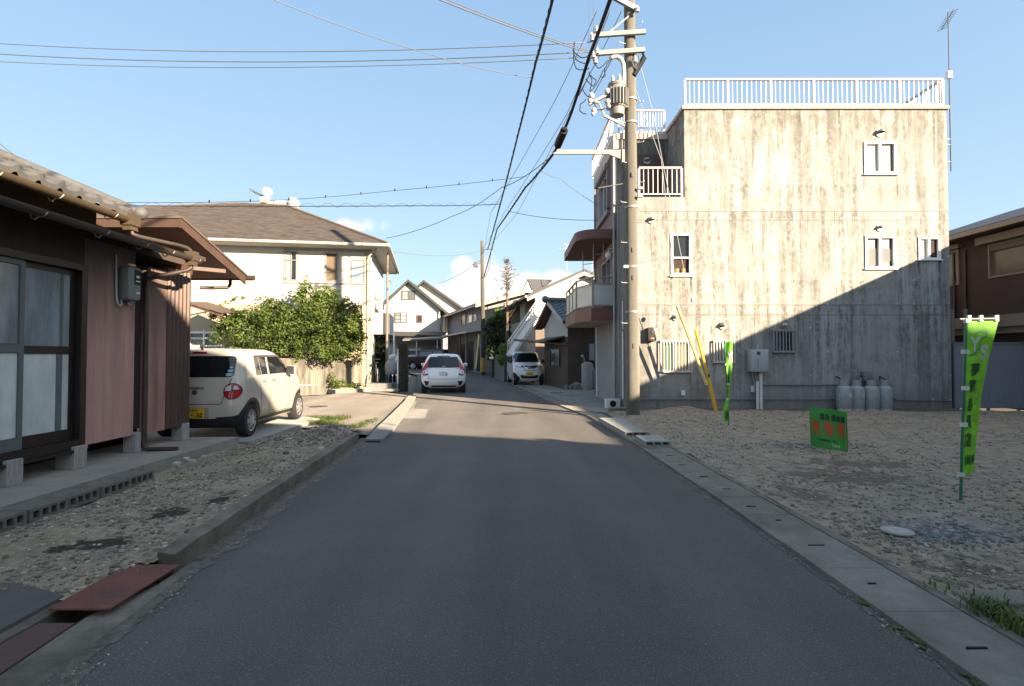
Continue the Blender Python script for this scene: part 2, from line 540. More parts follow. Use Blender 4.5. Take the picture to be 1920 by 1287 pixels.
# the road, widening and bending left in the distance
L_EDGE = [(-12, -1.15), (-8, -1.4), (0, -1.93), (2.4, -2.08), (5, -2.27), (9.5, -2.56), (13, -2.9), (16.5, -3.3), (19.9, -3.68), (22, -4.05), (28, -5.0), (36, -6.4), (44, -9.5), (50, -16), (56, -26)]
R_EDGE = [(-12, 2.05), (-8, 2.05), (0, 2.05), (5, 2.06), (8.4, 2.0), (12.6, 1.80), (15.9, 1.29), (22, .55), (28.4, -.28), (36, -1.3), (44, -1.6), (52, -1.9), (56, -2)]
def lerp_edge(E, y):
    return float(np.interp(y, [e[0] for e in E], [e[1] for e in E]))
mb = MB()
yy = sorted(set([e[0] for e in L_EDGE] + [e[0] for e in R_EDGE] + list(range(-12, 56, 2))))
for a, b in zip(yy[:-1], yy[1:]):
    mb.quad((lerp_edge(L_EDGE, a), a, rise(a)), (lerp_edge(R_EDGE, a), a, rise(a)), (lerp_edge(R_EDGE, b), b, rise(b)), (lerp_edge(L_EDGE, b), b, rise(b)))
structure("road", mb, m_asphalt)

# crumbling edge of the asphalt on both sides (irregular inner outline)
rng = random.Random(3)
def edge_strip(E, side, y0, y1, w, name, mat):
    mb = MB()
    y = y0
    prev = None
    while y < y1:
        e = lerp_edge(E, y)
        ww = w * (.35 + 1.5 * abs(noise.noise(Vector((y * 2.3, side * 9.1, 0)))) + .7 * abs(noise.noise(Vector((y * 9, side * 3.1, 5)))) + .25 * rng.random())
        cur = (Vector((e, y, .004)), Vector((e + side * ww, y, .004)))
        if prev: mb.quad(prev[0], prev[1], cur[1], cur[0])
        prev = cur
        y += .05
    structure(name, mb, mat)
edge_strip(L_EDGE, 1, -2, 10.0, .11, "road_edge", m_edge)
edge_strip(R_EDGE, -1, -2, 12.0, .055, "road_edge", m_edge)

# paler repair patch on the left of the lit stretch
mb = MB()
mb.poly([gnd(*p, .004) for p in ((741, 785), (797, 785), (803, 768), (775, 766), (782, 752), (764, 752))])
structure("road_patch", mb, m_patch)
# white line piece along the gutter
m_line = M("worn_white_line", (.55, .54, .5), .8, var=.3, scale=9)
mb = MB()
mb.poly([gnd(*p, .006) for p in ((742, 783), (746, 783), (762, 770), (760, 769))])
structure("road_marking", mb, m_line)

# right-hand gutter: precast lids with slots
mb = MB()
y = -3.0
k = 0
while y < 14.2:
    y2 = y + .6
    a0, a1 = lerp_edge(R_EDGE, y), lerp_edge(R_EDGE, y2)
    w = .44
    g = .0015
    top = .028 + .0015 * ((k * 7) % 3)
    mb.prism([(a0, y + g, -.12), (a0 + w, y + g, -.12), (a1 + w, y2 - g, -.12), (a1, y2 - g, -.12)], (0, 0, .12 + top))
    y = y2; k += 1
structure("gutter", mb, m_conc)
mb = MB()
for y in (1.35, 1.95, 2.62, 3.35, 4.02, 4.63, 5.05, 5.7, 6.3, 6.95, 7.6):
    a = lerp_edge(R_EDGE, y) + .03 * math.sin(y * 7)
    w_ = .045 + .02 * math.sin(y * 5)
    mb.prism([(a + .21 - w_, y - .006, .02), (a + .21 + w_, y - .003, .02), (a + .21 + w_ * .9, y + .008, .02), (a + .21 - w_ * .8, y + .007, .02)], (0, 0, .0165))
structure("gutter_slots", mb, m_hole)
mb = MB()
prev = None
for y in np.arange(-3, 12.4, .3):
    a = lerp_edge(R_EDGE, y) + .445
    cur = (a, a + .07 + .012 * math.sin(y * 6))
    if prev:
        mb.prism([(prev[0], y - .3, -.1), (prev[1], y - .3, -.1), (cur[1], y, -.1), (cur[0], y, -.1)], (0, 0, .136))
    prev = cur
structure("kerb", mb, m_conc_dark)
# gutter lids going on past the pole, in the shade
mb = MB()
for y in np.arange(14.25, 30, .62):
    a0, a1 = lerp_edge(R_EDGE, y), lerp_edge(R_EDGE, y + .61)
    mb.prism([(a0, y, -.1), (a0 + .4, y, -.1), (a1 + .4, y + .61, -.1), (a1, y + .61, -.1)], (0, 0, .13))
structure("gutter", mb, m_conc)

# left-hand kerb with an open, dirt-filled gutter
mb = MB()
prev = None
for y in np.arange(3.7, 9.61, .34):
    xk = lerp_edge(L_EDGE, y) - .16
    j = .008 * math.sin(y * 9)
    cur = [(xk - .11 + j, y, -.1), (xk + j, y, -.1), (xk + .012 + j, y, .082), (xk - .11 + j, y, .097)]
    if prev:
        b = len(mb.v)
        mb.add(prev + cur, [(0, 1, 5, 4), (1, 2, 6, 5), (2, 3, 7, 6), (3, 0, 4, 7), (3, 2, 1, 0), (4, 5, 6, 7)])
    prev = cur
structure("kerb", mb, m_conc_dark)
mb = MB()
for y in np.arange(3.7, 9.7, .4):
    e0, e1 = lerp_edge(L_EDGE, y), lerp_edge(L_EDGE, y + .4)
    mb.quad((e0 - .17, y, -.05), (e0 + .0, y, -.03), (e1 + .0, y + .4, -.03), (e1 - .17, y + .4, -.05))
structure("gutter_bed", mb, m_edge)
# concrete side of the gutter in front
mb = MB()
for y in np.arange(-1, 3.6, .4):
    e0, e1 = lerp_edge(L_EDGE, y), lerp_edge(L_EDGE, y + .4)
    mb.prism([(-2.68, y, -.13), (-2.575, y, -.13), (-2.575, y + .4, -.13), (-2.68, y + .4, -.13)], (0, 0, .135))
    q0, q1 = max(-2.25, -2.24 - .075 * (y - 1.2)) if y > 3.0 else -2.225 - .078 * (y - 1.2), max(-2.25, -2.24 - .075 * (y - .8)) if y > 2.6 else -2.225 - .078 * (y - .8)
    mb.prism([(q0 - .0, y, -.13), (e0 + .0, y, -.13), (e1 + .0, y + .4, -.13), (q1, y + .4, -.13)], (0, 0, .127))
    mb.quad((-2.575, y, -.12), (e0 - .1, y, -.12), (e1 - .1, y + .4, -.12), (-2.575, y + .4, -.12))
structure("gutter", mb, m_conc_dark)
# covered pale gutter on the lit stretch, curving along the side street
GP = [((684, 824), (716, 824)), ((700, 808), (735, 808)), ((716, 793), (748, 790)), ((733, 777), (762, 772)), ((748, 762), (772, 757)), ((760, 750), (778, 747)), ((766, 741), (781, 741))]
mb = MB()
for (a, b), (c, d) in zip(GP[:-1], GP[1:]):
    mb.prism([Vector((p.x, p.y, -.1)) for p in (gnd(*a, .05), gnd(*b, .05), gnd(*d, .05), gnd(*c, .05))], (0, 0, .15))
structure("gutter", mb, M("pale_gutter_concrete", (.17, .163, .148), .88, var=.25, scale=6, bump=.3))
mb = MB()
a, b = gnd(684, 824, .05), gnd(716, 824, .05)
mb.box((a.x + .03, a.y - .014, -.06), (b.x - .03, a.y - .003, .022))
structure("gutter_mouth", mb, m_hole)

# side street on the left
mb = MB()
side = [(690, 826), (560, 823), (470, 806), (330, 806), (150, 800), (150, 742), (620, 738), (694, 731), (762, 742), (735, 776)]
pts = [gnd(690, 815), gnd(560, 800), gnd(470, 795), Vector((-22, 11.2, 0)), Vector((-22, 18.0, 0)), gnd(560, 745), gnd(629, 738), gnd(690, 731), gnd(764, 741), gnd(746, 762), gnd(715, 793)]
mb.poly([Vector((p.x, p.y, -.012)) for p in pts])
structure("side_street", mb, m_asphalt_old)
# parking pad under the cream car
mb = MB()
mb.prism([(-9.5, 8.75, -.1), (-4.28, 8.75, -.1), (-4.28, 11.9, -.1), (-4.7, 12.3, -.1), (-9.5, 12.3, -.1)], (0, 0, .145))
structure("parking_pad", mb, m_conc_lt)
# concrete strip in front of the left house
mb = MB()
mb.prism([(-9.5, -3, -.1), (-4.46, -3, -.1), (-4.40, 8.62, -.1), (-9.5, 8.62, -.1)], (0, 0, .24))
structure("concrete_strip", mb, m_slab)
mb = MB()
mb.prism([(-4.44, 2.9, -.1), (-4.40, 2.9, -.1), (-4.40, 6.4, -.1), (-4.42, 6.4, -.1)], (0, 0, .21))
structure("paving", mb, m_conc_dark)
# entry slab in the near left corner
mb = MB()
mb.prism([(-4.4, -2, -.1), (-2.62, -2, -.1), (-2.66, 3.2, -.1), (-3.1, 3.38, -.1), (-4.4, 3.3, -.1)], (0, 0, .128))
structure("paving", mb, M("entry_slab", (.085, .08, .072), .85, var=.25, scale=4, bump=.35, bscale=90))
# apron before the concrete building
mb = MB()
mb.prism([(1.65, 13.9, -.1), (3.2, 12.9, -.1), (3.3, 18.9, -.1), (7.0, 21.9, -.1), (7, 28.5, -.1), (.2, 28.5, -.1), (1.0, 22, -.1), (1.72, 15.9, -.1)], (0, 0, .122))
structure("paving", mb, m_slab)

# gravel lot (bumpy sheet) and its stones
def bump_sheet(name, x0, x1, y0, y1, step, hfun, mat, inside=None):
    nx, ny = int((x1 - x0) / step) + 1, int((y1 - y0) / step) + 1
    mb = MB()
    idx = {}
    for j in range(ny):
        for i in range(nx):
            x, y = x0 + i * step, y0 + j * step
            idx[i, j] = len(mb.v)
            mb.v.append(Vector((x, y, hfun(x, y))))
    for j in range(ny - 1):
        for i in range(nx - 1):
            x, y = x0 + (i + .5) * step, y0 + (j + .5) * step
            if inside and not inside(x, y): continue
            mb.f.append((idx[i, j], idx[i + 1, j], idx[i + 1, j + 1], idx[i, j + 1])); mb.m.append(0)
    return structure(name, mb, mat, smooth=True, fix=False)
def nz(x, y, s, seed=0.0):
    return noise.noise(Vector((x * s, y * s, seed)))
def lot_h(x, y):
    h = .035 + .030 * nz(x, y, .8, 3) + .022 * nz(x, y, 3.1, 5) + .012 * nz(x, y, 8, 1)
    h += .05 * max(0, min(1, (y - 8) / 4))
    h += .11 * math.exp(-((x - 4.2) ** 2 / .25 + (y - 13.2) ** 2 / .12))         # soil heap by the wall
    if y > 13.2: h -= .07 * min(1, (y - 13.2) / .3)
    if x < lerp_edge(R_EDGE, y) + .75: h = min(h, .045)
    return h
bump_sheet("gravel_lot", 2.3, 15.3, -4, 13.81, .085, lot_h, m_dirt, lambda x, y: x > lerp_edge(R_EDGE, y) + .50 and not (x < 3.2 and y > 13.0 + .3 * (x - 2)))
def verge_h(x, y):
    h = .068 + .022 * nz(x, y, 1.2, 8) + .018 * nz(x, y, 4, 2) + .012 * nz(x, y, 9, 4)
    h += .15 * math.exp(-((x + 3.2) ** 2 / .16 + (y - 9.15) ** 2 / .6))
    h -= .065 * max(0, min(1, (-3.7 - x) / .4)) * (1 if y < 7.6 else .8)
    h -= .055 * max(0, min(1, (3.75 - y) / .4))
    if y > 9.5: h -= .06 * (y - 9.5)
    return max(h, -.012)
bump_sheet("gravel_verge", -4.46, -2.1, 3.16, 10.6, .06, verge_h, m_verge,
           lambda x, y: x < lerp_edge(L_EDGE, y) - (.255 if y > 3.62 else .40) and not (x < -4.16 and y < 6.3) and not (x < -4.26 and 8.7 < y) and y < 10.45 - .25 * abs(x + 3.4))

TEMPL = []
for k in range(5):
    bm = bmesh.new()
    bmesh.ops.create_icosphere(bm, subdivisions=1, radius=1)
    rr = random.Random(k)
    for v in bm.verts: v.co *= .7 + .55 * rr.random()
    TEMPL.append(([v.co.copy() for v in bm.verts], [tuple(v.index for v in f.verts) for f in bm.faces]))
    bm.free()
def pebbles(name, n, sampler, hfun, smin, smax, mat, label, seed=1):
    rr = random.Random(seed)
    V, Fc = [], []
    made = 0
    while made < n:
        p = sampler(rr)
        if p is None: continue
        x, y = p
        s = smin + (smax - smin) * rr.random() ** 3.2
        vs, fs = TEMPL[rr.randrange(5)]
        a = rr.random() * 6.28
        c, sn = math.cos(a), math.sin(a)
        sx, sy, sz = s, s * (.6 + .4 * rr.random()), s * (.45 + .4 * rr.random())
        z = hfun(x, y) + sz * .25
        b = len(V)
        for v in vs:
            X, Y = v.x * sx, v.y * sy
            V.append((x + X * c - Y * sn, y + X * sn + Y * c, z + v.z * sz))
        Fc += [(f[0] + b, f[1] + b, f[2] + b) for f in fs]
        made += 1
    me = bpy.data.meshes.new(name)
    me.from_pydata(V, [], Fc)
    me.materials.append(mat)
    o = bpy.data.objects.new(name, me)
    COL.objects.link(o)
    return tag(o, label, "gravel", kind='stuff')
def s_lot(rr):
    y = 2.2 + 11.0 * rr.random() ** 1.3
    x = 2.6 + rr.random() * min(10.5, y * .99 - 1.6)
    if x < lerp_edge(R_EDGE, y) + .56 or y > 13.3: return None
    if nz(x, y, .7, 11) < -.15 and rr.random() < .75: return None
    return x, y
island_stones(m_stone_blue, (.10, .10, .10), (.33, .33, .325))
pebbles("gravel", 12500, s_lot, lot_h, .004, .025, m_stone, "brown and beige stones strewn over the vacant lot", 1)
def s_lot2(rr):
    if rr.random() < .72:
        a, r = rr.random() * 6.28, rr.gauss(0, .5)
        x, y = 3.35 + 1.1 * r * math.cos(a), 4.25 + .55 * r * math.sin(a)
    else:
        x, y = 4.7 + rr.gauss(0, .5), 8.4 + rr.gauss(0, .16)
    if x < lerp_edge(R_EDGE, y) + .56 or y < 2.6 or x > y: return None
    if (x - 3.06) ** 2 + (y - 4.27) ** 2 < .022: return None
    return x, y
pebbles("crushed_stone", 2200, s_lot2, lot_h, .005, .026, m_stone_blue, "grey crushed stone round the white lid on the lot", 2)
def s_verge(rr):
    y = 3.25 + 6.6 * rr.random() ** 1.2
    x = -4.3 + 2.2 * rr.random()
    if x > lerp_edge(L_EDGE, y) - .28 or (x < -4.12 and y < 6.4): return None
    if nz(x, y, .9, 21) < -.12 and rr.random() < .7: return None
    if any(((x - a) / c) ** 2 + ((y - b_) / d) ** 2 < 1 for a, b_, c, d in SOIL) and rr.random() < .88: return None
    return x, y
pebbles("gravel", 7000, s_verge, verge_h, .004, .024, m_stone_grey, "grey pebbles on the verge beside the left kerb", 3)
def s_mound(rr):
    return -3.25 + rr.gauss(0, .36), 9.1 + rr.gauss(0, .55)
pebbles("rubble", 520, lambda rr: (lambda p: p if p[0] < lerp_edge(L_EDGE, p[1]) - .3 and p[0] > -4.2 and p[1] < 10 else None)(s_mound(rr)), verge_h, .012, .055, m_stone_grey, "dark heap of rubble at the end of the verge", 4)
# tiny pale grit gathered along both gutter joints
def s_grit(rr):
    if rr.random() < .55:
        y = 2.0 + 7.4 * rr.random() ** 1.4; x = lerp_edge(L_EDGE, y) + .02 + abs(rr.gauss(0, .09))
    else:
        y = 1.4 + 8 * rr.random() ** 1.4; x = lerp_edge(R_EDGE, y) - abs(rr.gauss(0, .045))
    if nz(x, y, 2.2, 31) < -.05: return None
    return x, y
pebbles("grit", 2200, s_grit, lambda x, y: .003, .003, .010, m_stone_grey, "fine grit along the edges of the asphalt", 6)
# bare dug soil along the concrete wall
mb = MB()
prev = None
for x in np.arange(3.2, 11.6, .2):
    w = .16 + .10 * nz(x, 0, 2.3, 6)
    cur = (Vector((x, 13.795, .09)), Vector((x, 13.6 - w, lot_h(x, 13.6 - w) + .014)))
    if prev: mb.quad(prev[0], prev[1], cur[1], cur[0])
    prev = cur
structure("soil_strip", mb, M("dug_soil", (.12, .095, .07), .95, var=.4, scale=12, bump=.9, bscale=50))

# manhole covers and the lot's white lid
def lid(name, c, r, mat, label, cat, h=.012):
    mb = MB()
    mb.lathe([(r * 1.0, 0), (r, h * .8), (r * .97, h), (r * .9, h), (r * .88, h * .6), (r * .8, h * .6), (r * .78, h), (.01, h)], c, 40)
    return solo(name, mb, mat, label, cat)
lid("manhole_cover", gnd(966, 776, .002), .33, m_iron, "round iron manhole cover in the middle of the sunlit road", "manhole cover")
lid("manhole_cover", gnd(597, 763, -.011), .26, m_iron, "small dark manhole cover in the side street by the stained garden wall", "manhole cover")
lid("manhole_cover", gnd(1044, 737, .024), .26, m_iron, "dark manhole cover in the shaded apron before the carport", "manhole cover")
lid("drain_lid", Vector((3.06, 4.27, lot_h(3.06, 4.27) + .016)), .113, M("whitish_lid", (.30, .29, .265), .7, var=.1), "round whitish drain lid in grey crushed stone on the lot", "drain lid", .014)

# red oxide steel plates bridging the left gutter
mb = MB()
mb.bevbox((-2.585, 3.0, .030), (-2.24, 3.63, .044), .005)
solo("steel_plate", mb, m_rustplate, "red oxide steel plate lying across the gutter at the kerb's end", "steel plate", "plates over the left gutter")
mb = MB()
mb.prism([(-2.56, 1.2, -.02), (-2.24, 1.2, -.02), (-2.365, 2.92, -.02), (-2.56, 2.92, -.02)], (0, 0, .024))
solo("steel_plate", mb, M("dull_rust_plate", (.095, .05, .042), .7, var=.25, scale=6, bump=.2), "dull brown steel plate sunk level with the asphalt in the near left corner", "steel plate", "plates over the left gutter")

# hollow concrete blocks
m_block = M("concrete_block", (.27, .265, .245), .9, var=.2, scale=9, bump=.4, bscale=90)
m_block_dk = M("weathered_block", (.13, .125, .11), .9, var=.3, scale=9, bump=.4, bscale=90)
def block(loc, rotz, L, W, H, mat, label, group, nh=3):
    """block lying flat: length L along its x, holes open to the -y face and run through"""
    fr = Fr((0, 0, 0), (1, 0, 0), (0, -1, 0))
    mb = MB()
    wb = .028
    hw = (L - wb * (nh + 1)) / nh
    holes = [(-L / 2 + wb + k * (hw + wb), -L / 2 + wb + k * (hw + wb) + hw, H * .24, H * .80) for k in range(nh)]
    fr.wall(mb, -L / 2, L / 2, 0, H, holes, depth=W * .9)
    x, w = L / 2, W
    mb.quad((-x, 0, H), (x, 0, H), (x, w, H), (-x, w, H))
    mb.quad((-x, 0, 0), (x, 0, 0), (x, w, 0), (-x, w, 0))
    mb.quad((-x, 0, 0), (-x, 0, H), (-x, w, H), (-x, w, 0))
    mb.quad((x, 0, 0), (x, 0, H), (x, w, H), (x, w, 0))
    mb.quad((-x, w, 0), (x, w, 0), (x, w, H), (-x, w, H))
    o = mb.build("concrete_block", mat, None)
    o.location = loc; o.rotation_euler = (0, 0, rotz)
    return tag(o, label, 'concrete block', group)
lefts = ["nearest to the camera", "second from the camera", "third from the camera", "fourth from the camera", "farthest from the camera"]
for k in range(5):
    block((-4.17 + .018 * (k % 2), 4.42 + k * .408, .0), R(90 + 1.5 * (k % 3 - 1)), .39, .235, .118, m_block_dk,
          "weathered hollow block edging the left house's concrete strip, " + lefts[k], "hollow blocks edging the concrete strip", 4)
for k in range(2):
    block((2.27, 8.33 + k * .335, .03), 0, .40, .32, .085, m_block,
          ("hollow concrete block nearest the camera on the right gutter" if k == 0 else "hollow concrete block just behind the nearest one on the right gutter"), "hollow blocks laid over the right gutter")
ords = ["first", "second", "third", "fourth", "fifth", "sixth"]
for k in range(6):
    y = 9.35 + k * .36
    block((lerp_edge(R_EDGE, y) + .22, y, .03), R(4), .40, .345, .085, m_block,
          "hollow concrete block in the longer gutter row, " + ords[k] + " from its near end", "hollow blocks laid over the right gutter")
# stones at the end of the block row
mb = MB()
for k, (x, y, s) in enumerate(((-4.1, 6.55, .06), (-4.02, 6.75, .045), (-4.2, 6.9, .05), (-4.05, 7.05, .035))):
    vs, fs = TEMPL[k]
    mb.add([Vector((x + v.x * s, y + v.y * s, .12 + v.z * s * .7)) for v in vs], fs)
tag(mb.build("rubble", M("pale_rubble", (.42, .38, .32), .9, var=.3, scale=12)), "pale lumps of rubble at the end of the block edging", "rubble", kind='stuff')
# ------------------------------------------------------------------ windows and other building parts
m_glass = glass_mat("window_glass")
m_glass_pale = M("pale_glass", (.20, .235, .245), .12, var=.15, scale=2.5)
m_white_al = M("white_aluminium", (.72, .71, .69), .45, var=.05, scale=8)
m_grey_al = M("grey_aluminium", (.38, .385, .39), .45, var=.08, scale=8)
m_brown_al = M("brown_aluminium", (.018, .013, .010), .42, var=.15, scale=8)
m_curtain = M("lace_curtain", (.30, .295, .29), .8, var=.12, scale=5, stretch=(14, 14, .8))
m_curtain_warm = M("beige_curtain", (.46, .37, .27), .85, var=.25, scale=5, stretch=(14, 14, .6))
m_dark_in = M("dark_room", (.022, .02, .02), .3, var=0)
m_maroon = M("maroon_cloth", (.045, .014, .013), .8, var=.3, scale=8)

def window(parent, fr, u0, u1, v0, v1, mframe, panes, rails=(), fw=.045, out=.03, recess=.07, name="window", sill=False, grille=None):
    """framed window; panes: list of (fraction, material) from left to right in u"""
    mb = MB()
    B = lambda a, b, c, d, w0=-recess, w1=out: fr.box(mb, a, b, c, d, w0, w1)
    B(u0, u0 + fw, v0, v1); B(u1 - fw, u1, v0, v1)
    B(u0 + fw, u1 - fw, v0, v0 + fw); B(u0 + fw, u1 - fw, v1 - fw, v1)
    U0, U1 = u0 + fw, u1 - fw
    acc = U0
    tot = sum(p[0] for p in panes)
    edges = []
    for f, m in panes:
        a, b = acc, acc + (U1 - U0) * f / tot
        edges.append((a, b, m)); acc = b
    for a, b, m in edges[1:]:
        B(a - fw * .5, a + fw * .5, v0 + fw, v1 - fw, -recess + .01, out - .012)
    for r in rails:
        B(U0, U1, v0 + (v1 - v0) * r - fw * .35, v0 + (v1 - v0) * r + fw * .35, -recess + .012, out - .016)
    if sill:
        B(u0 - .03, u1 + .03, v0 - .03, v0 - .002, 0, out + .03)
    w = mb.build(name, mframe, parent)
    for i, (a, b, m) in enumerate(edges):
        pm = MB()
        fr.box(pm, a + .002, b - .002, v0 + fw, v1 - fw, -recess + .002, -recess + (.018 if i % 2 == 0 else .03))
        pm.build("pane", m, w)
    if grille:
        n, mg = grille
        g = MB()
        gu0, gu1 = u0 - .03, u1 + .03
        for v in (v0 - .02, v1 + .0):
            fr.box(g, gu0, gu1, v, v + .035, out + .03, out + .06)
        for k in range(n + 1):
            u = gu0 + (gu1 - gu0 - .022) * k / n
            fr.box(g, u, u + .022, v0 + .016, v1 - .001, out + .033, out + .057)
        for u in (gu0, gu1 - .03):
            for v in (v0 - .02, v1):
                fr.box(g, u, u + .03, v + .004, v + .03, .001, out + .03)
        g.build("grille", mg, w)
    return w
def vent_hood(parent, fr, u, v, mat, r=.085, name="vent_hood"):
    """half-round hood vent: sphere cap over a short collar"""
    mb = MB()
    vs, fs = [], []
    n, m = 14, 7
    for j in range(m + 1):
        t = math.pi * .5 * j / m
        for i in range(n + 1):
            a = math.pi * i / n
            vs.append(fr.p(u + r * math.cos(a) * math.cos(t * .98), v + r * math.sin(a) * math.cos(t * .98) * 1.0, .03 + r * 1.35 * math.sin(t)))
    for j in range(m):
        for i in range(n):
            b = j * (n + 1) + i
            fs.append((b, b + 1, b + n + 2, b + n + 1))
    mb.add(vs, fs)
    ring = [fr.p(u + (r + .012) * math.cos(2 * math.pi * k / 20), v + (r + .012) * math.sin(2 * math.pi * k / 20), .002) for k in range(20)]
    mb.prism(ring, fr.N * .03)
    return mb.build(name, mat, parent, auto=40)

# ------------------------------------------------------------------ old tiled house on the left
def boards(name, col, col2, per=9.0, top=None):
    """painted vertical boards: narrow grooves, worn paint, weathering and painted eave shade high up"""
    m = M(name, col, .8, var=.2, scale=2.2, stretch=(3, 3, .35), col2=col2, mixs=1.4, mixlo=.45, mixhi=.72, bump=.15, bscale=25)
    N, L = nodes_of(m)
    b = N['Principled BSDF']
    src = b.inputs['Base Color'].links[0].from_socket
    tc = N.new('ShaderNodeTexCoord'); sp = N.new('ShaderNodeSeparateXYZ'); L.new(tc.outputs['Object'], sp.inputs[0])
    w = N.new('ShaderNodeMath'); w.operation = 'MULTIPLY'; w.inputs[1].default_value = per; L.new(sp.outputs[1], w.inputs[0])
    f = N.new('ShaderNodeMath'); f.operation = 'FRACT'; L.new(w.outputs[0], f.inputs[0])
    g = N.new('ShaderNodeMath'); g.operation = 'LESS_THAN'; g.inputs[1].default_value = .07; L.new(f.outputs[0], g.inputs[0])
    mx = N.new('ShaderNodeMix'); mx.data_type = 'RGBA'
    gm = N.new('ShaderNodeMath'); gm.operation = 'MULTIPLY'; gm.inputs[1].default_value = .28; L.new(g.outputs[0], gm.inputs[0])
    L.new(gm.outputs[0], mx.inputs[0]); L.new(src, mx.inputs[6]); mx.inputs[7].default_value = (col[0] * .35, col[1] * .35, col[2] * .35, 1)
    out = mx.outputs[2]
    if top:  # upper darkening: eave shade put into the colour, along with weathering
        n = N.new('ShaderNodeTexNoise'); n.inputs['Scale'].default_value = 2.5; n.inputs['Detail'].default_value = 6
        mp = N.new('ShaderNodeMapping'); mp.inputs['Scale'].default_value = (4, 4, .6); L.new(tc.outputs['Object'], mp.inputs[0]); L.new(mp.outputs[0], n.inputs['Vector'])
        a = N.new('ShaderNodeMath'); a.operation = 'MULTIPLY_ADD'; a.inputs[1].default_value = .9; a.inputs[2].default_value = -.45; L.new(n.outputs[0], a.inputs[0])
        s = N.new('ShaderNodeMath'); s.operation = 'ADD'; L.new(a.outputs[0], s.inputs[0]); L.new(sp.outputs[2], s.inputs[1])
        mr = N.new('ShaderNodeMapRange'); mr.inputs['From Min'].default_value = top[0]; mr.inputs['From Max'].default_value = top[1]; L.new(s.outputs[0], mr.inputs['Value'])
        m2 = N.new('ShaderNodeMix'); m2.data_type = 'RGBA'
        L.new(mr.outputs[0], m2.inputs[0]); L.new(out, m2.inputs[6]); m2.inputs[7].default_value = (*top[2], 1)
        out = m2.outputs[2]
    L.new(out, b.inputs['Base Color'])
    return m
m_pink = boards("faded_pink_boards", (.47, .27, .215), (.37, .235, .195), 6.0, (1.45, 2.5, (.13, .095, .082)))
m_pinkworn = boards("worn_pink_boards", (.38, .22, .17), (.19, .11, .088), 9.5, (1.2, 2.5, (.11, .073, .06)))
m_brown = M("brown_paint", (.085, .048, .034), .6, var=.25, scale=6, bump=.1)
m_brownmetal = M("brown_sheet_metal", (.075, .043, .031), .55, var=.3, scale=5, stretch=(2, 2, .5), bump=.1)
m_gutter = M("bronze_gutter", (.068, .05, .03), .42, var=.2, scale=7)
m_gutter_dk = M("dark_gutter", (.05, .038, .03), .45, var=.25, scale=6)
m_pipe_dk = M("dark_brown_pipe", (.045, .03, .026), .5, var=.2, scale=6)
m_tile = M("grey_clay_tile", (.092, .09, .089), .7, var=.25, scale=7, col2=(.07, .069, .069), mixs=2.5, bump=.15, bscale=60)
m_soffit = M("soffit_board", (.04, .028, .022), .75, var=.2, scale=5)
m_post = M("weathered_post", (.30, .29, .275), .85, var=.4, scale=6, stretch=(6, 6, 1), bump=.3)

H = thing("tiled_house", "old single-storey house with clay tile roof, pink board wall and brown sliding windows", "house", (-5.1, 6.5, .14))
FL = Fr((-5.1, 0, 0), (0, 1, 0), (1, 0, 0))          # u = Y
# wall: pieces beside the window
mb = MB()
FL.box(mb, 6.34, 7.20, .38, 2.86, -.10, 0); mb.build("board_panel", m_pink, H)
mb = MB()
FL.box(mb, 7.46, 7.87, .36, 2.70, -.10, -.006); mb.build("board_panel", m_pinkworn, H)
mb = MB()
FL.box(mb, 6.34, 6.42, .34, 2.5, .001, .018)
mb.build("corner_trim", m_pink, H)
mb = MB()
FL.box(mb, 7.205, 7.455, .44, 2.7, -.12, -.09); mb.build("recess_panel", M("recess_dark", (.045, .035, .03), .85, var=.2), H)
# ribbed brown metal corner
mb = MB()
u = 7.875
prof = []
while u < 8.44:
    prof += [(u, 0), (u + .022, .028), (u + .055, .028), (u + .077, 0)]
    u += .095
prof.append((8.45, 0)); prof.append((8.45, -.14)); prof.append((7.875, -.14))
mb.prism([FL.p(a, .37, w) for a, w in prof], (0, 0, 2.38))
mb.build("ribbed_cladding", m_brownmetal, H)
mb = MB()   # end wall behind the corner and the rest of the body
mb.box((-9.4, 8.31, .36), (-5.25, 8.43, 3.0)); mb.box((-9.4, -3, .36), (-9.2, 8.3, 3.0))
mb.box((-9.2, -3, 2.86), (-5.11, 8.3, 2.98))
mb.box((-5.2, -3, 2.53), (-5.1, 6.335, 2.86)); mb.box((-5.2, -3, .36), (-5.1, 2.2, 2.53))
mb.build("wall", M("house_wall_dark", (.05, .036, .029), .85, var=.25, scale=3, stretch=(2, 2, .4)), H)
# sliding window: two aluminium sashes, nearer one slid in front
mb = MB()
B = lambda a, b, c, d, w0, w1: FL.box(mb, a, b, c, d, w0, w1)
B(2.2, 6.335, .37, .47, -.10, .05); B(2.2, 6.335, 2.45, 2.525, -.10, .05); B(6.25, 6.335, .47, 2.45, -.10, .05); B(2.2, 2.3, .47, 2.45, -.10, .05)
B(2.2, 6.34, .335, .366, -.05, .085)
wf = mb.build("sliding_window", m_brown_al, H)
m_milk = M("frosted_lower_glass", (.50, .56, .53), .3, var=.35, scale=2.2, stretch=(1, 1, .5))
m_clear = M("reflecting_upper_glass", (.20, .235, .25), .10, var=.6, scale=1.6, stretch=(1, 2.5, .6))
def sash(u0, u1, w, mframe, upper, lower, mid=1.47):
    mb = MB()
    B = lambda a, b, c, d: FL.box(mb, a, b, c, d, w - .03, w)
    B(u0, u0 + .055, .475, 2.445); B(u1 - .055, u1, .475, 2.445); B(u0 + .055, u1 - .055, .475, .60); B(u0 + .055, u1 - .055, 2.39, 2.445); B(u0 + .055, u1 - .055, mid, mid + .085)
    s = mb.build("sash", mframe, wf)
    return s
s1 = sash(5.52, 6.245, -.03, m_brown_al, None, None)
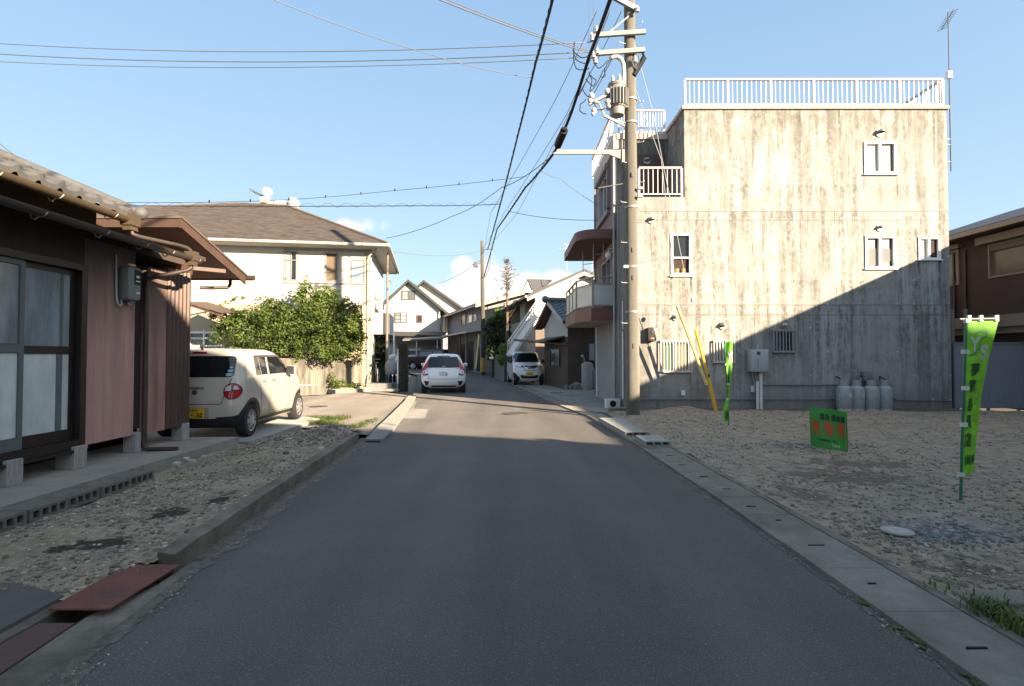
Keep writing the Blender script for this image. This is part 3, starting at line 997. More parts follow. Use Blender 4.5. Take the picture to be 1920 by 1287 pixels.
for (a, b, c, d, m) in ((5.575, 6.19, 1.555, 2.39, m_clear), (5.575, 6.19, .60, 1.47, m_milk)):
    mb = MB(); FL.box(mb, a, b, c, d, -.052, -.045); mb.build("pane", m, H)
mb = MB(); FL.box(mb, 6.02, 6.10, .60, 1.47, -.044, -.040); FL.box(mb, 6.06, 6.1, 1.555, 2.39, -.044, -.040)
mb.build("curtain_edge", M("shade_strip", (.10, .12, .115), .6, var=.2), H)
m_sash2 = M("dull_grey_sash", (.10, .115, .115), .5, var=.1)
s2 = sash(4.1, 5.56, .012, m_sash2, None, None, 1.48)
mb = MB()
for u in (4.78, 5.22): FL.box(mb, u, u + .05, .605, 2.385, -.016, .008)
each(mb, "sash_bar", m_sash2, H)
for (a, b, c, d, m) in ((4.155, 5.505, 1.57, 2.385, m_clear), (4.155, 5.505, .605, 1.475, m_milk)):
    mb = MB(); FL.box(mb, a, b, c, d, -.012, -.006); mb.build("pane", m, H)
s3 = sash(2.3, 4.1, -.03, m_brown_al, None, None)
mb = MB(); FL.box(mb, 2.355, 4.045, .6, 2.39, -.052, -.045); mb.build("pane", m_milk, H)
# posts on the concrete strip and the dark gap underneath
for y in (4.5, 5.4, 6.22, 7.28, 8.30):
    mb = MB()
    mb.bevbox((-5.23, y - .085, .141), (-5.06 + (.05 if y < 7 else 0), y + .10, .40), .008)
    mb.build("foundation_post", m_post, H)
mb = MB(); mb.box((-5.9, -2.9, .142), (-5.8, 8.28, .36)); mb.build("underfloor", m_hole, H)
# lower pent eave and its gutter
mb = MB()
mb.prism([(-4.66, -2, 2.875), (-4.62, -2, 2.905), (-5.25, -2, 3.06), (-5.25, -2, 3.00)], (0, 9.55, 0))
mb.build("pent_roof", m_soffit, H)
mb = MB()
for y in np.arange(.3, 7.5, .45):
    mb.prism([(-4.68, y, 2.865), (-4.68, y, 2.82), (-5.099, y, 2.90), (-5.099, y, 2.99)], (0, .045, 0))
each(mb, "rafter", m_brown, H)
def half_gutter(x, z, y0, y1, r, mat, parent, drop=0.0):
    mb = MB()
    n = 10
    ro, ri = r, r - .006
    for (ya, yb) in ((y0, y1),):
        vs, fs = [], []
        for y, zz in ((ya, z), (yb, z - drop)):
            for rr in (ro, ri):
                for k in range(n + 1):
                    a = math.pi + math.pi * k / n
                    vs.append((x + rr * math.cos(a), y, zz + rr * math.sin(a) * 1.05))
        m = n + 1
        for k in range(n):
            fs.append((k, k + 1, 2 * m + k + 1, 2 * m + k)); fs.append((m + k, m + k + 1, 3 * m + k + 1, 3 * m + k))
            fs.append((k, k + 1, m + k + 1, m + k)); fs.append((2 * m + k, 2 * m + k + 1, 3 * m + k + 1, 3 * m + k))
        for k in (0, n):
            fs.append((k, m + k, 3 * m + k, 2 * m + k))
        mb.add(vs, fs)
    return mb.build("gutter", mat, parent, auto=50)
m_hook = M("gutter_hook_metal", (.42, .40, .37), .5, var=.15)
g1 = half_gutter(-4.575, 2.885, -2, 7.78, .062, m_gutter_dk, H, .03)
def hooks(ys, x, z, r, g):
    for y in ys:
        mb = MB()
        pts = [(x - r - .05, y, z + .05), (x - r - .006, y, z + .0)] + [(x + (r + .006) * math.cos(a), y, z + (r + .006) * math.sin(a)) for a in [math.pi * (1 + k / 8) for k in range(1, 7)]]
        pts.append((x + r * .92, y + .01, z - r * .35))
        mb.tube(pts, .0075, 6)
        # the hanging curl seen under the gutter
        mb.tube([(x - r * .3, y, z - r - .004), (x - r * .9, y, z - r - .035), (x - r * 1.5, y, z - r - .02), (x - r * 1.7, y, z - r + .02)], .0075, 6)
        mb.build("gutter_hook", m_hook, g)
hooks((5.15, 5.95, 6.6, 7.1, 7.7), -4.575, 2.87, .062, g1)
mb = MB()      # bronze end piece past the hopper
mb.box((-4.645, 7.52, 2.80), (-4.50, 7.64, 2.93)); mb.prism([(-4.63, 7.53, 2.80), (-4.515, 7.53, 2.80), (-4.515, 7.63, 2.80), (-4.63, 7.63, 2.80)], (0, 0, -.07))
mb.box((-4.60, 7.64, 2.84), (-4.53, 7.86, 2.90))
mb.build("rain_hopper", m_gutter, H)
# upper gutter, hopper and the slanting pipe down to the lower gutter
g2 = half_gutter(-4.93, 3.235, -2, 6.86, .062, m_gutter, H, .02)
hooks((4.4, 5.05, 5.75, 6.55), -4.93, 3.225, .062, g2)
mb = MB()
mb.box((-5.0, 6.76, 3.12), (-4.85, 6.93, 3.27)); mb.prism([(-4.98, 6.78, 3.12), (-4.87, 6.78, 3.12), (-4.87, 6.91, 3.12), (-4.98, 6.91, 3.12)], (0, 0, -.06))
mb.build("rain_hopper", m_gutter, H)
mb = MB()
mb.tube([(-4.92, 6.85, 3.08), (-4.90, 6.85, 3.02), (-4.86, 6.92, 3.00), (-4.64, 7.40, 2.985), (-4.60, 7.50, 2.975), (-4.58, 7.56, 2.95), (-4.575, 7.58, 2.90)], .026, 10)
mb.build("link_pipe", m_gutter_dk, H, auto=60)
mb = MB()
mb.tube([(-4.575, 7.58, 2.74), (-4.575, 7.58, 2.70), (-4.62, 7.55, 2.66), (-4.98, 7.37, 2.53), (-5.03, 7.34, 2.49), (-5.035, 7.33, 2.40)], .03, 10)
mb.tube([(-5.035, 7.33, 2.40), (-5.035, 7.33, .27), (-5.03, 7.33, .20), (-4.98, 7.33, .165), (-4.62, 7.40, .16)], .034, 10)
mb.build("downpipe", m_pipe_dk, H, auto=60)
mb = MB()
for z in (1.0, 1.8): mb.tube([(-5.035, 7.33, z), (-5.035, 7.33, z + .025)], .039, 10)
each(mb, "pipe_clip", m_pipe_dk, H)
# clay tile roof: real courses of pan-and-roll tiles
def tile_roof(parent, eave, along, upv, ntile, ncourse, tw, cl, mat, roll=.045, name="tile_roof", lift=.028, face=.055):
    eave, A, Up = Vector(eave), Vector(along).normalized(), Vector(upv).normalized()
    Nn = A.cross(Up)
    if Nn.z < 0: Nn = -Nn
    S = 9
    offs = []
    for k in range(S):
        s = k / S
        offs.append((s, roll * math.sin(math.pi * s / .36) if s < .36 else -.018 * math.sin(math.pi * (s - .36) / .64)))
    mb = MB()
    for c in range(ncourse):
        rows = []
        for (t, lf) in ((c * cl, lift), ((c + 1) * cl + .02, 0)):
            rows.append([eave + A * ((i + s) * tw) + Up * t + Nn * (h + lf) for i in range(ntile) for s, h in offs])
        n = len(rows[0])
        drop = [p - Nn * (face if c == 0 else lift) + (Vector((0, 0, -.02)) if c == 0 else Vector()) for p in rows[0]]
        b = len(mb.v)
        mb.add(drop + rows[0] + rows[1], [])
        for k in range(n - 1):
            mb.f.append((b + k, b + k + 1, b + n + k + 1, b + n + k)); mb.m.append(0)
            mb.f.append((b + n + k, b + n + k + 1, b + 2 * n + k + 1, b + 2 * n + k)); mb.m.append(0)
    return mb.build(name, mat, parent, auto=38, fix=False)
tile_roof(H, (-4.90, -1.9, 3.27), (0, 1, 0), (-1, 0, .42), 34, 9, .262, .235, m_tile)
mb = MB()
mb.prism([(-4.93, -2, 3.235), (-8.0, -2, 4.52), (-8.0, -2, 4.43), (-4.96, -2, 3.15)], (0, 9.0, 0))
mb.prism([(-5.33, -2, 3.31), (-5.33, -2, 2.98), (-5.42, -2, 2.98), (-5.42, -2, 3.31)], (0, 8.8, 0))  # dark board under the eave; the shade there is put into its colour
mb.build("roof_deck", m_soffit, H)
mb = MB()
mb.tube([(-4.93, 7.03, 3.33), (-8.0, 7.03, 4.63)], .07, 10)
mb.ball((-4.92, 7.03, 3.33), .085, 12)
mb.build("verge_tile", m_tile, H, auto=50)
# back wing: shed roof, high edge toward the street corner, falling away
mb = MB()
top = [(-9.4, 7.62, 3.46), (-4.74, 7.62, 3.46), (-4.72, 9.48, 2.90), (-9.4, 9.48, 2.90)]
mb.slab(top, .035)
mb.build("wing_roof", M("dark_roof_sheet", (.10, .085, .075), .5, var=.25, scale=5), H)
mb = MB()
mb.prism([(-4.755, 7.63, 3.42), (-4.735, 9.46, 2.862), (-4.735, 9.46, 2.72), (-4.755, 7.63, 3.29)], (-.03, 0, 0))
mb.prism([(-9.4, 7.64, 3.42), (-4.79, 7.64, 3.42), (-4.79, 7.64, 3.30), (-9.4, 7.64, 3.30)], (0, .03, 0))
mb.build("bargeboard", M("brown_bargeboard", (.07, .04, .028), .6, var=.2, scale=5), H)
mb = MB()
mb.prism([(-9.4, 7.68, 3.37), (-4.80, 7.68, 3.37), (-4.78, 9.44, 2.84), (-9.4, 9.44, 2.84)], (0, 0, -.02))
mb.build("wing_soffit", M("brown_soffit", (.17, .08, .05), .6, var=.2, scale=4), H)
mb = MB()
mb.box((-9.4, 8.44, 2.74), (-5.12, 8.52, 2.98)); mb.bar((-4.8, 8.9, 2.86), (-5.2, 8.55, 2.86), .05, .06)
mb.build("wing_beam", m_brown, H)
half = MB()
half.tube([(-9.4, 9.53, 2.86), (-4.62, 9.53, 2.84)], .05, 10)
half.tube([(-5.05, 9.53, 2.82), (-5.05, 9.53, 2.72), (-5.08, 9.5, 2.66), (-5.4, 9.2, 2.62)], .03, 8)
half.build("wing_gutter", m_pipe_dk, H, auto=60)
# electricity meter in its grey box
m_meter = M("meter_grey", (.155, .17, .165), .45, var=.1, scale=6)
t = thing("electric_meter", "grey round-shouldered electricity meter box on the pink board wall", "electric meter", (-5.1, 6.98, 2.16))
mb = MB(); mb.bevbox((-5.095, 6.86, 2.17), (-4.945, 7.11, 2.62), .045); mb.build("meter_case", m_meter, t, auto=40)
mb = MB(); mb.box((-4.95, 6.965, 2.38), (-4.938, 7.085, 2.575)); mb.build("meter_window", glass_mat("meter_glass", (.03, .045, .045)), t)
mb = MB(); mb.box((-4.94, 6.99, 2.47), (-4.9355, 7.05, 2.50)); mb.box((-4.94, 6.985, 2.42), (-4.9355, 7.06, 2.435)); mb.box((-4.95, 7.0, 2.26), (-4.94, 7.06, 2.285))
mb.build("meter_dial", M("dial_white", (.6, .62, .6), .5, var=0), t)
mb = MB(); mb.tube([(-5.07, 6.90, 2.18), (-5.06, 6.90, 2.12), (-5.06, 6.87, 2.085), (-5.06, 6.83, 2.12), (-5.07, 6.82, 2.2), (-5.085, 6.82, 2.75)], .012, 8)
mb.tube([(-5.07, 7.06, 2.18), (-5.05, 7.06, 2.13), (-5.05, 7.03, 2.11), (-5.06, 7.01, 2.15)], .012, 8)
mb.build("conduit", M("conduit_grey", (.36, .37, .36), .5, var=.1), t)
# ------------------------------------------------------------------ stained concrete building
def stained_concrete(name, joints, drips):
    m = bpy.data.materials.new(name); m.use_nodes = True
    N, L = nodes_of(m)
    b = N['Principled BSDF']; b.inputs['Roughness'].default_value = .88
    tc = N.new('ShaderNodeTexCoord'); sp = N.new('ShaderNodeSeparateXYZ'); L.new(tc.outputs['Object'], sp.inputs[0])
    X, Z = sp.outputs[0], sp.outputs[2]
    def mth(op, a, b_=None, c=None, clamp=False):
        n = N.new('ShaderNodeMath'); n.operation = op; n.use_clamp = clamp
        for i, v in enumerate((a, b_, c)):
            if v is None: continue
            if isinstance(v, (int, float)): n.inputs[i].default_value = v
            else: L.new(v, n.inputs[i])
        return n.outputs[0]
    def tex(scale, det=6, stretch=None, rough=.6, off=(0, 0, 0)):
        mp = N.new('ShaderNodeMapping'); mp.inputs['Scale'].default_value = stretch or (1, 1, 1); mp.inputs['Location'].default_value = off
        L.new(tc.outputs['Object'], mp.inputs[0])
        n = N.new('ShaderNodeTexNoise'); n.inputs['Scale'].default_value = scale; n.inputs['Detail'].default_value = det; n.inputs['Roughness'].default_value = rough
        L.new(mp.outputs[0], n.inputs['Vector']); return n.outputs[0]
    def rng_(v, a, b_, c=0.0, d=1.0):
        n = N.new('ShaderNodeMapRange'); n.inputs['From Min'].default_value = a; n.inputs['From Max'].default_value = b_; n.inputs['To Min'].default_value = c; n.inputs['To Max'].default_value = d
        L.new(v, n.inputs['Value']); return n.outputs[0]
    def mix(f, a, b_):
        n = N.new('ShaderNodeMix'); n.data_type = 'RGBA'
        if isinstance(f, (int, float)): n.inputs[0].default_value = f
        else: L.new(f, n.inputs[0])
        for i, v in ((6, a), (7, b_)):
            if isinstance(v, tuple): n.inputs[i].default_value = (*v, 1)
            else: L.new(v, n.inputs[i])
        return n.outputs[2]
    # formwork panels, each a little different
    pan = N.new('ShaderNodeTexWhiteNoise'); pan.noise_dimensions = '2D'
    cv = N.new('ShaderNodeCombineXYZ')
    L.new(mth('FLOOR', mth('DIVIDE', X, .30)), cv.inputs[0]); L.new(mth('FLOOR', mth('DIVIDE', mth('ADD', Z, .05), 2.62)), cv.inputs[1])
    L.new(cv.outputs[0], pan.inputs[0])
    col = mix(rng_(pan.outputs[0], .0, 1), (.335, .335, .325), (.235, .234, .226))
    # vertical grey-brown runs of dirt, broken into flakes
    runs = rng_(tex(1.0, 8, (4.6, 1, .42), .72), .45, .56)
    flakes = rng_(tex(9.0, 5, (1, 1, .8)), .40, .60)
    st = mth('MULTIPLY', runs, mth('ADD', mth('MULTIPLY', flakes, .65), .35))
    # dirt is thicker under each ledge and joint, thinner further down
    acc = None
    for zj, reach in drips:
        d = rng_(mth('SUBTRACT', zj, Z), 0.0, reach, 1.0, 0.0)
        d = mth('MULTIPLY', d, mth('LESS_THAN', Z, zj))
        acc = d if acc is None else mth('MAXIMUM', acc, d)
    st = mth('MULTIPLY', st, mth('ADD', mth('MULTIPLY', acc, .70), .52), None, True)
    col = mix(st, col, (.118, .114, .102))
    # darker narrow streaks
    thin = rng_(tex(1.0, 6, (12, 1, .5), .65, (7, 0, 0)), .56, .65)
    col = mix(mth('MULTIPLY', mth('MULTIPLY', thin, mth('ADD', mth('MULTIPLY', acc, .7), .15)), .8, None, True), col, (.07, .063, .053))
    # pale lime wash streaks
    lime = rng_(tex(1.0, 5, (5.5, 1, .22), .6, (3, 0, 9)), .56, .66)
    col = mix(mth('MULTIPLY', lime, .6), col, (.36, .352, .33))
    # streaks running down from the sills, paler washed panels under the barred windows
    dr = None
    for xs, zt, ln in SILLS:
        a = mth('LESS_THAN', mth('ABSOLUTE', mth('SUBTRACT', mth('ADD', X, mth('MULTIPLY', mth('SUBTRACT', tex(2.0, 3, (1, 1, .8)), .5), .10)), xs)), .035)
        d = mth('MULTIPLY', mth('MULTIPLY', a, mth('LESS_THAN', Z, zt)), rng_(mth('SUBTRACT', zt, Z), 0, ln, 1, 0))
        d = mth('MAXIMUM', d, 0.0)
        dr = d if dr is None else mth('MAXIMUM', dr, d)
    col = mix(mth('MULTIPLY', dr, rng_(tex(7, 4), .32, .55)), col, (.062, .056, .046))
    for xa, xb, zt in WASHED:
        w_ = mth('MULTIPLY', mth('MULTIPLY', mth('GREATER_THAN', X, xa), mth('LESS_THAN', X, xb)), mth('LESS_THAN', Z, zt))
        col = mix(mth('MULTIPLY', w_, .55), col, (.30, .295, .28))
    # flaking band under the roof edge
    top = mth('MULTIPLY', rng_(mth('ADD', Z, mth('MULTIPLY', tex(1.2, 3), .9)), 6.9, 8.2), rng_(tex(3.2, 8, (1, 1, .75), .72, (2, 0, 1)), .44, .58))
    col = mix(mth('MULTIPLY', top, .75), col, (.12, .113, .095))
    # blotches of algae
    blot = rng_(tex(1.9, 9, (1, 1, .8), .75, (1, 0, 4)), .50, .62)
    col = mix(mth('MULTIPLY', blot, .5), col, (.115, .109, .092))
    # darker foot of the wall
    foot = mth('MULTIPLY', rng_(mth('ADD', Z, mth('MULTIPLY', tex(3), .6)), .45, 1.0, 1.0, 0.0), .55)
    col = mix(foot, col, (.13, .128, .12))
    # horizontal joints and the tie-rod holes in rows
    jm = None
    for zj in joints:
        j = mth('LESS_THAN', mth('ABSOLUTE', mth('SUBTRACT', Z, zj)), .013)
        jm = j if jm is None else mth('MAXIMUM', jm, j)
    vj = mth('LESS_THAN', mth('FRACT', mth('DIVIDE', X, .90)), .012)
    jm = mth('MAXIMUM', mth('MULTIPLY', jm, .72), mth('MULTIPLY', vj, .30))
    col = mix(jm, col, (.12, .105, .09))
    fx = mth('SUBTRACT', mth('FRACT', mth('DIVIDE', X, .45)), .5); fz = mth('SUBTRACT', mth('FRACT', mth('DIVIDE', Z, .62)), .5)
    dd = mth('SQRT', mth('ADD', mth('POWER', mth('MULTIPLY', fx, .45), 2), mth('POWER', mth('MULTIPLY', fz, .62), 2)))
    dot = mth('MULTIPLY', mth('LESS_THAN', dd, .020), rng_(tex(1.7, 2, None, .5, (5, 0, 2)), .45, .6))
    col = mix(mth('MULTIPLY', dot, .8), col, (.62, .60, .56))
    L.new(col, b.inputs['Base Color'])
    bp = N.new('ShaderNodeBump'); bp.inputs['Strength'].default_value = .35; bp.inputs['Distance'].default_value = .012
    L.new(mth('SUBTRACT', tex(18, 6), mth('MULTIPLY', jm, 1.2)), bp.inputs['Height'])
    L.new(bp.outputs[0], b.inputs['Normal'])
    return m
YF = 13.8
def px2(x0, y0, x1, y1):
    a, b = at(x0, y0, YF), at(x1, y1, YF)
    return (a.x, b.x, b.z, a.z)
W1, W2, W3, W4 = px2(1619, 266, 1681, 327), px2(1621, 443, 1679, 504), px2(1721, 445, 1763, 487), px2(1257, 438, 1297, 517)
G1, G2, G3 = px2(1239, 641, 1294, 697), px2(1338, 641, 1374, 679), px2(1449, 621, 1488, 660)
SILLS = [(x - 3.0, w[2] - .02, ln) for w, ln in ((W1, 1.5), (W2, 1.3), (W3, 1.2), (W4, 1.1), (G1, .9), (G2, .9), (G3, 1.1)) for x in (w[0] + .02, w[1] - .02)] + [((W1[0] + W1[1]) / 2 - 3.0, W1[2], 1.2)]
SILLS += [(at(px, 300, YF).x - 3.0, 7.85, ln) for px, ln in ((1306, 1.6), (1500, 1.9), (1575, 1.3), (1752, 1.8))]
WASHED = [(w[0] - 3.0, w[1] - 3.0, w[2]) for w in (G1, G2, G3, W1)]
m_facade = stained_concrete("stained_concrete", (5.20, 4.97, 2.76, 2.50), ((7.9, 3.0), (5.2, 2.6), (2.76, 2.4), (5.9, .9), (3.4, .8)))
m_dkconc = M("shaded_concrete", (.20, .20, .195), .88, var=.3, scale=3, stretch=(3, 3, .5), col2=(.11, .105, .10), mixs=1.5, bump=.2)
m_mauve = M("mauve_render", (.27, .185, .18), .85, var=.14, scale=4, bump=.2, bscale=80)
m_cream = M("cream_render", (.56, .50, .44), .85, var=.12, scale=4, bump=.15)
m_redtile = M("red_brown_tile", (.13, .052, .042), .55, var=.3, scale=12, bump=.25, bscale=30)
m_rail = M("pinkish_white_rail", (.50, .45, .45), .4, var=.06, scale=9)
m_galv = M("galvanised_pipe", (.33, .33, .33), .5, var=.2, scale=8, metal=.2)

Bd = thing("concrete_building", "three-storey stained bare concrete building with roof railings behind the gravel lot", "building", (3.0, YF, 0))
FF = Fr((0, YF, 0), (1, 0, 0), (0, -1, 0))        # u = X, v = Z
WIN = [W1, W2, W3, W4, G1, G2, G3]
XR, XM, ZT = 11.36, 4.50, 7.88
mb = MB()
FF.wall(mb, XM, XR, 5.60, ZT, [W1], .13)
FF.wall(mb, 3.0, XR, 0, 5.58, [W2, W3, W4, G1, G2, G3], .13)
FF.wall(mb, XM, XR, 5.58, 5.60)
mb.quad((XR, YF, -.1), (XR, 19.4, -.1), (XR, 19.4, ZT), (XR, YF, ZT))
mb.quad((3.0, YF, -.1), (XR, YF, -.1), (XR, YF, 0), (3.0, YF, 0))
mb.quad((3.0, 19.4, -.1), (XR, 19.4, -.1), (XR, 19.4, ZT), (3.0, 19.4, ZT))
mb.quad((XM, YF, 5.58), (XM, 15.3, 5.58), (XM, 15.3, ZT), (XM, YF, ZT))
mb.quad((3.0, YF, 5.58), (XM, YF, 5.58), (XM, 15.3, 5.58), (3.0, 15.3, 5.58))
mb.quad((XM, YF, ZT), (XR, YF, ZT), (XR, 19.4, ZT), (XM, 19.4, ZT))
mb.build("facade_wall", m_facade, Bd)
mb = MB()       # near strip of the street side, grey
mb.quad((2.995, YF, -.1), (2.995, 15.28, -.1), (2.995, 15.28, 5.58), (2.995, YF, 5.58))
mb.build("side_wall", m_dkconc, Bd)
mb = MB()       # recessed third-floor wall behind the balcony
FB = Fr((0, 15.3, 0), (1, 0, 0), (0, -1, 0))
FB.wall(mb, 3.0, XM, 5.58, 7.72)
mb.build("recessed_wall", M("recess_concrete", (.22, .215, .205), .9, var=.4, scale=2.5, stretch=(3, 3, .5), col2=(.12, .115, .105), mixs=1.6), Bd)
mb = MB()
FB.box(mb, 3.45, 4.42, 5.6, 7.25, .001, .02); mb.build("balcony_door", M("maroon_door", (.09, .045, .04), .6, var=.2), Bd)
mb = MB()
FB.box(mb, 3.02, XM - .003, 7.70, 7.86, -.3, .06); mb.build("parapet_cap", m_cream, Bd)
# parapet cap of the main block
mb = MB()
mb.box((XM - .06, YF - .05, ZT + .003), (XR + .05, YF + .20, ZT + .09)); mb.box((XR - .2, YF + .20, ZT + .003), (XR + .05, 19.4, ZT + .09)); mb.box((XM - .06, YF + .20, ZT + .003), (XM + .14, 19.4, ZT + .09))
mb.build("parapet_cap", m_cream, Bd)
def railing(parent, P, Q, z0, z1, npost, nbal, mat, name="railing", pw=.055, bw=.018):
    P, Q = Vector(P), Vector(Q)
    mb = MB()
    up = lambda p, z: Vector((p.x, p.y, z))
    mb.bar(up(P, z1), up(Q, z1), .075, .045); mb.bar(up(P, z0 + .07), up(Q, z0 + .07), .035, .03)
    r = mb.build(name, mat, parent)
    pm = MB()
    for i in range(npost + 1):
        c = P.lerp(Q, i / npost)
        pm.bar(up(c, z0), up(c, z1 - .024), pw, pw)
    each(pm, "post", mat, r)
    bm_ = MB()
    for i in range(npost):
        for k in range(1, nbal + 1):
            c = P.lerp(Q, (i + k / (nbal + 1)) / npost)
            bm_.bar(up(c, z0 + .087), up(c, z1 - .024), bw, bw)
    bm_.build("balusters", mat, r)
    return r
ZR0, ZR1 = ZT + .09, 8.70
railing(Bd, (XM + .04, YF + .06, 0), (XR - .05, YF + .06, 0), ZR0, ZR1, 6, 8, m_rail)
railing(Bd, (XR - .05, YF + .15, 0), (XR - .05, 19.2, 0), ZR0, ZR1, 5, 8, m_rail)
railing(Bd, (3.1, 15.34, 0), (XM - .08, 15.34, 0), 7.86, 8.56, 2, 7, m_rail)
railing(Bd, (2.93, 15.45, 0), (2.93, 19.2, 0), 7.86, 8.56, 3, 8, m_rail)
railing(Bd, (3.32, YF + .06, 0), (XM - .06, YF + .06, 0), 5.60, 6.36, 1, 8, m_rail)
# rooftop: low bench frame and a sloping stair hood
mb = MB()
a = at(1312, 190, 15.0); 
mb.bar((4.75, 15.0, 8.35), (5.95, 15.0, 8.35), .05); mb.bar((4.8, 15.0, 7.97), (4.8, 15.0, 8.35), .05); mb.bar((5.9, 15.0, 7.97), (5.9, 15.0, 8.35), .05); mb.bar((5.35, 15.0, 7.97), (5.35, 15.0, 8.35), .04)
mb.bar((4.55, 15.0, 7.97), (4.8, 15.0, 8.35), .05); mb.bar((5.9, 15.0, 8.35), (6.0, 15.6, 8.35), .04)
mb.build("roof_frame", m_rail, Bd)
# upper floors on the street side: mauve render
FS = Fr((2.99, 0, 0), (0, 1, 0), (-1, 0, 0))      # u = Y
WS3 = (16.25, 18.1, 5.95, 7.15)
WS2 = (16.0, 17.6, 3.05, 4.45)
mb = MB()
FS.wall(mb, 15.285, 18.9, 2.9, 7.42, [WS3, WS2], .15)
mb.quad((2.99, 18.9, 2.9), (3.6, 18.9, 2.9), (3.6, 18.9, 7.42), (2.99, 18.9, 7.42))
mb.build("mauve_wall", m_mauve, Bd)
mb = MB()
mb.box((2.93, 15.27, 7.421), (3.2, 18.95, 7.85)); mb.build("parapet_band", m_cream, Bd)
window(Bd, FS, *WS3, m_grey_al, [(1, m_dark_in), (1, m_glass_pale)], fw=.06, recess=.10)
window(Bd, FS, *WS2, m_grey_al, [(1, m_dark_in), (1, m_dark_in)], fw=.05, recess=.10)
mb = MB()
FS.box(mb, 16.1, 18.2, 7.16, 7.30, 0.001, .16); FS.box(mb, 16.1, 16.24, 5.9, 7.155, .001, .10); FS.box(mb, 16.1, 18.2, 5.78, 5.94, .001, .10)
mb.build("window_surround", M("mauve_grey_surround", (.22, .19, .19), .7, var=.1), Bd)
# ground floor on the street side: column, dark opening
mb = MB()
mb.box((2.995, 15.285, -.1), (3.25, 18.8, 2.9)); mb.build("column", M("grey_column", (.26, .255, .25), .85, var=.2, scale=3), Bd)
mb = MB(); mb.box((2.96, 18.74, .02), (3.02, 18.86, 2.75)); mb.build("white_post", m_white_al, Bd)
# balcony: faceted slab, glass panels and rail
plan = [(2.99, 15.32), (2.28, 15.32), (1.93, 16.3), (1.93, 19.2), (2.99, 19.2)]
mb = MB(); mb.prism([(x, y, 2.46) for x, y in plan], (0, 0, .36))
bs = mb.build("balcony", m_redtile, Bd)
mb = MB(); mb.prism([(x + .02, y + .02, 2.449) for x, y in plan], (0, 0, .01)); mb.build("balcony_underside", M("balcony_ceiling", (.33, .30, .28), .8, var=.1), bs)
m_frost = M("frosted_panel", (.42, .43, .43), .35, var=.18, scale=1.3)
m_balrail = M("bronze_rail", (.26, .225, .195), .4, var=.08)
P = [Vector((x, y, 0)) for x, y in plan]
mb = MB(); gl = MB()
for a, b in ((P[0], P[1]), (P[1], P[2]), (P[2], P[3])):
    d = (b - a); n = max(1, round(d.length / .95))
    for i in range(n):
        p, q = a.lerp(b, i / n), a.lerp(b, (i + 1) / n)
        ins = Vector((.05, .05, 0))
        gl.bar(p.lerp(q, .5) * 1 + ins + Vector((0, 0, 2.92)), p.lerp(q, .5) + ins + Vector((0, 0, 3.50)), .0 + (q - p).length * .92, .012, up=(q - p).cross(Vector((0, 0, 1))))
    for i in range(0 if a is P[0] else 1, n + 1):
        p = a.lerp(b, i / n) + Vector((.05, .05, 0))
        mb.bar(p + Vector((0, 0, 2.82)), p + Vector((0, 0, 3.70)), .055)
    A, Bq = a + Vector((.05, .05, 0)), b + Vector((.05, .05, 0))
    for z in (2.90, 3.52, 3.72): mb.bar(A + Vector((0, 0, z)), Bq + Vector((0, 0, z)), .055, .04)
br = mb.build("balcony_rail", m_balrail, bs)
each(gl, "frosted_panel", m_frost, br)
# rounded canopy above it
arc = [(2.99, 15.3), (2.45, 15.3)] + [(2.45 - .58 * math.sin(t), 15.95 - .65 * math.cos(t)) for t in [math.pi / 2 * k / 7 for k in range(1, 8)]] + [(1.87, 19.0), (2.99, 19.0)]
mb = MB(); mb.prism([(x, y, 4.84) for x, y in arc], (0, 0, .26)); cnp = mb.build("canopy", m_redtile, Bd, auto=30)
mb = MB(); mb.prism([(x + .02, y + .02, 4.828) for x, y in arc], (0, 0, .011)); mb.build("canopy_underside", M("canopy_brown", (.15, .085, .068), .75, var=.2, scale=3), cnp)
mb = MB()    # laundry pole hangers
for x in (2.45, 2.75):
    mb.tube([(x, 16.0, 4.83), (x, 16.0, 4.35)], .014, 6)
mb.tube([(2.45, 16.0, 4.5), (2.75, 16.0, 4.5)], .012, 6)
for x, y in ((2.3, 17.2), (2.62, 17.0)):
    mb.tube([(x, y, 4.83), (x, y, 4.2), (x + .03, y, 4.14), (x + .08, y, 4.15), (x + .1, y, 4.22)], .012, 6)
mb.tube([(2.3, 17.2, 4.4), (2.62, 17.0, 4.4)], .011, 6)
mb.tube([(2.45, 17.6, 4.0), (2.97, 16.8, 4.45)], .016, 6)
each(mb, "laundry_hanger", m_galv, cnp)
mb = MB(); mb.ball((2.86, 15.7, 4.42), .11, 14); mb.tube([(2.86, 15.7, 4.52), (2.86, 15.7, 4.60), (2.99, 15.7, 4.60)], .025, 8)
mb.build("globe_lamp", M("opal_globe", (.66, .64, .62), .3, var=0), Bd, smooth=True)
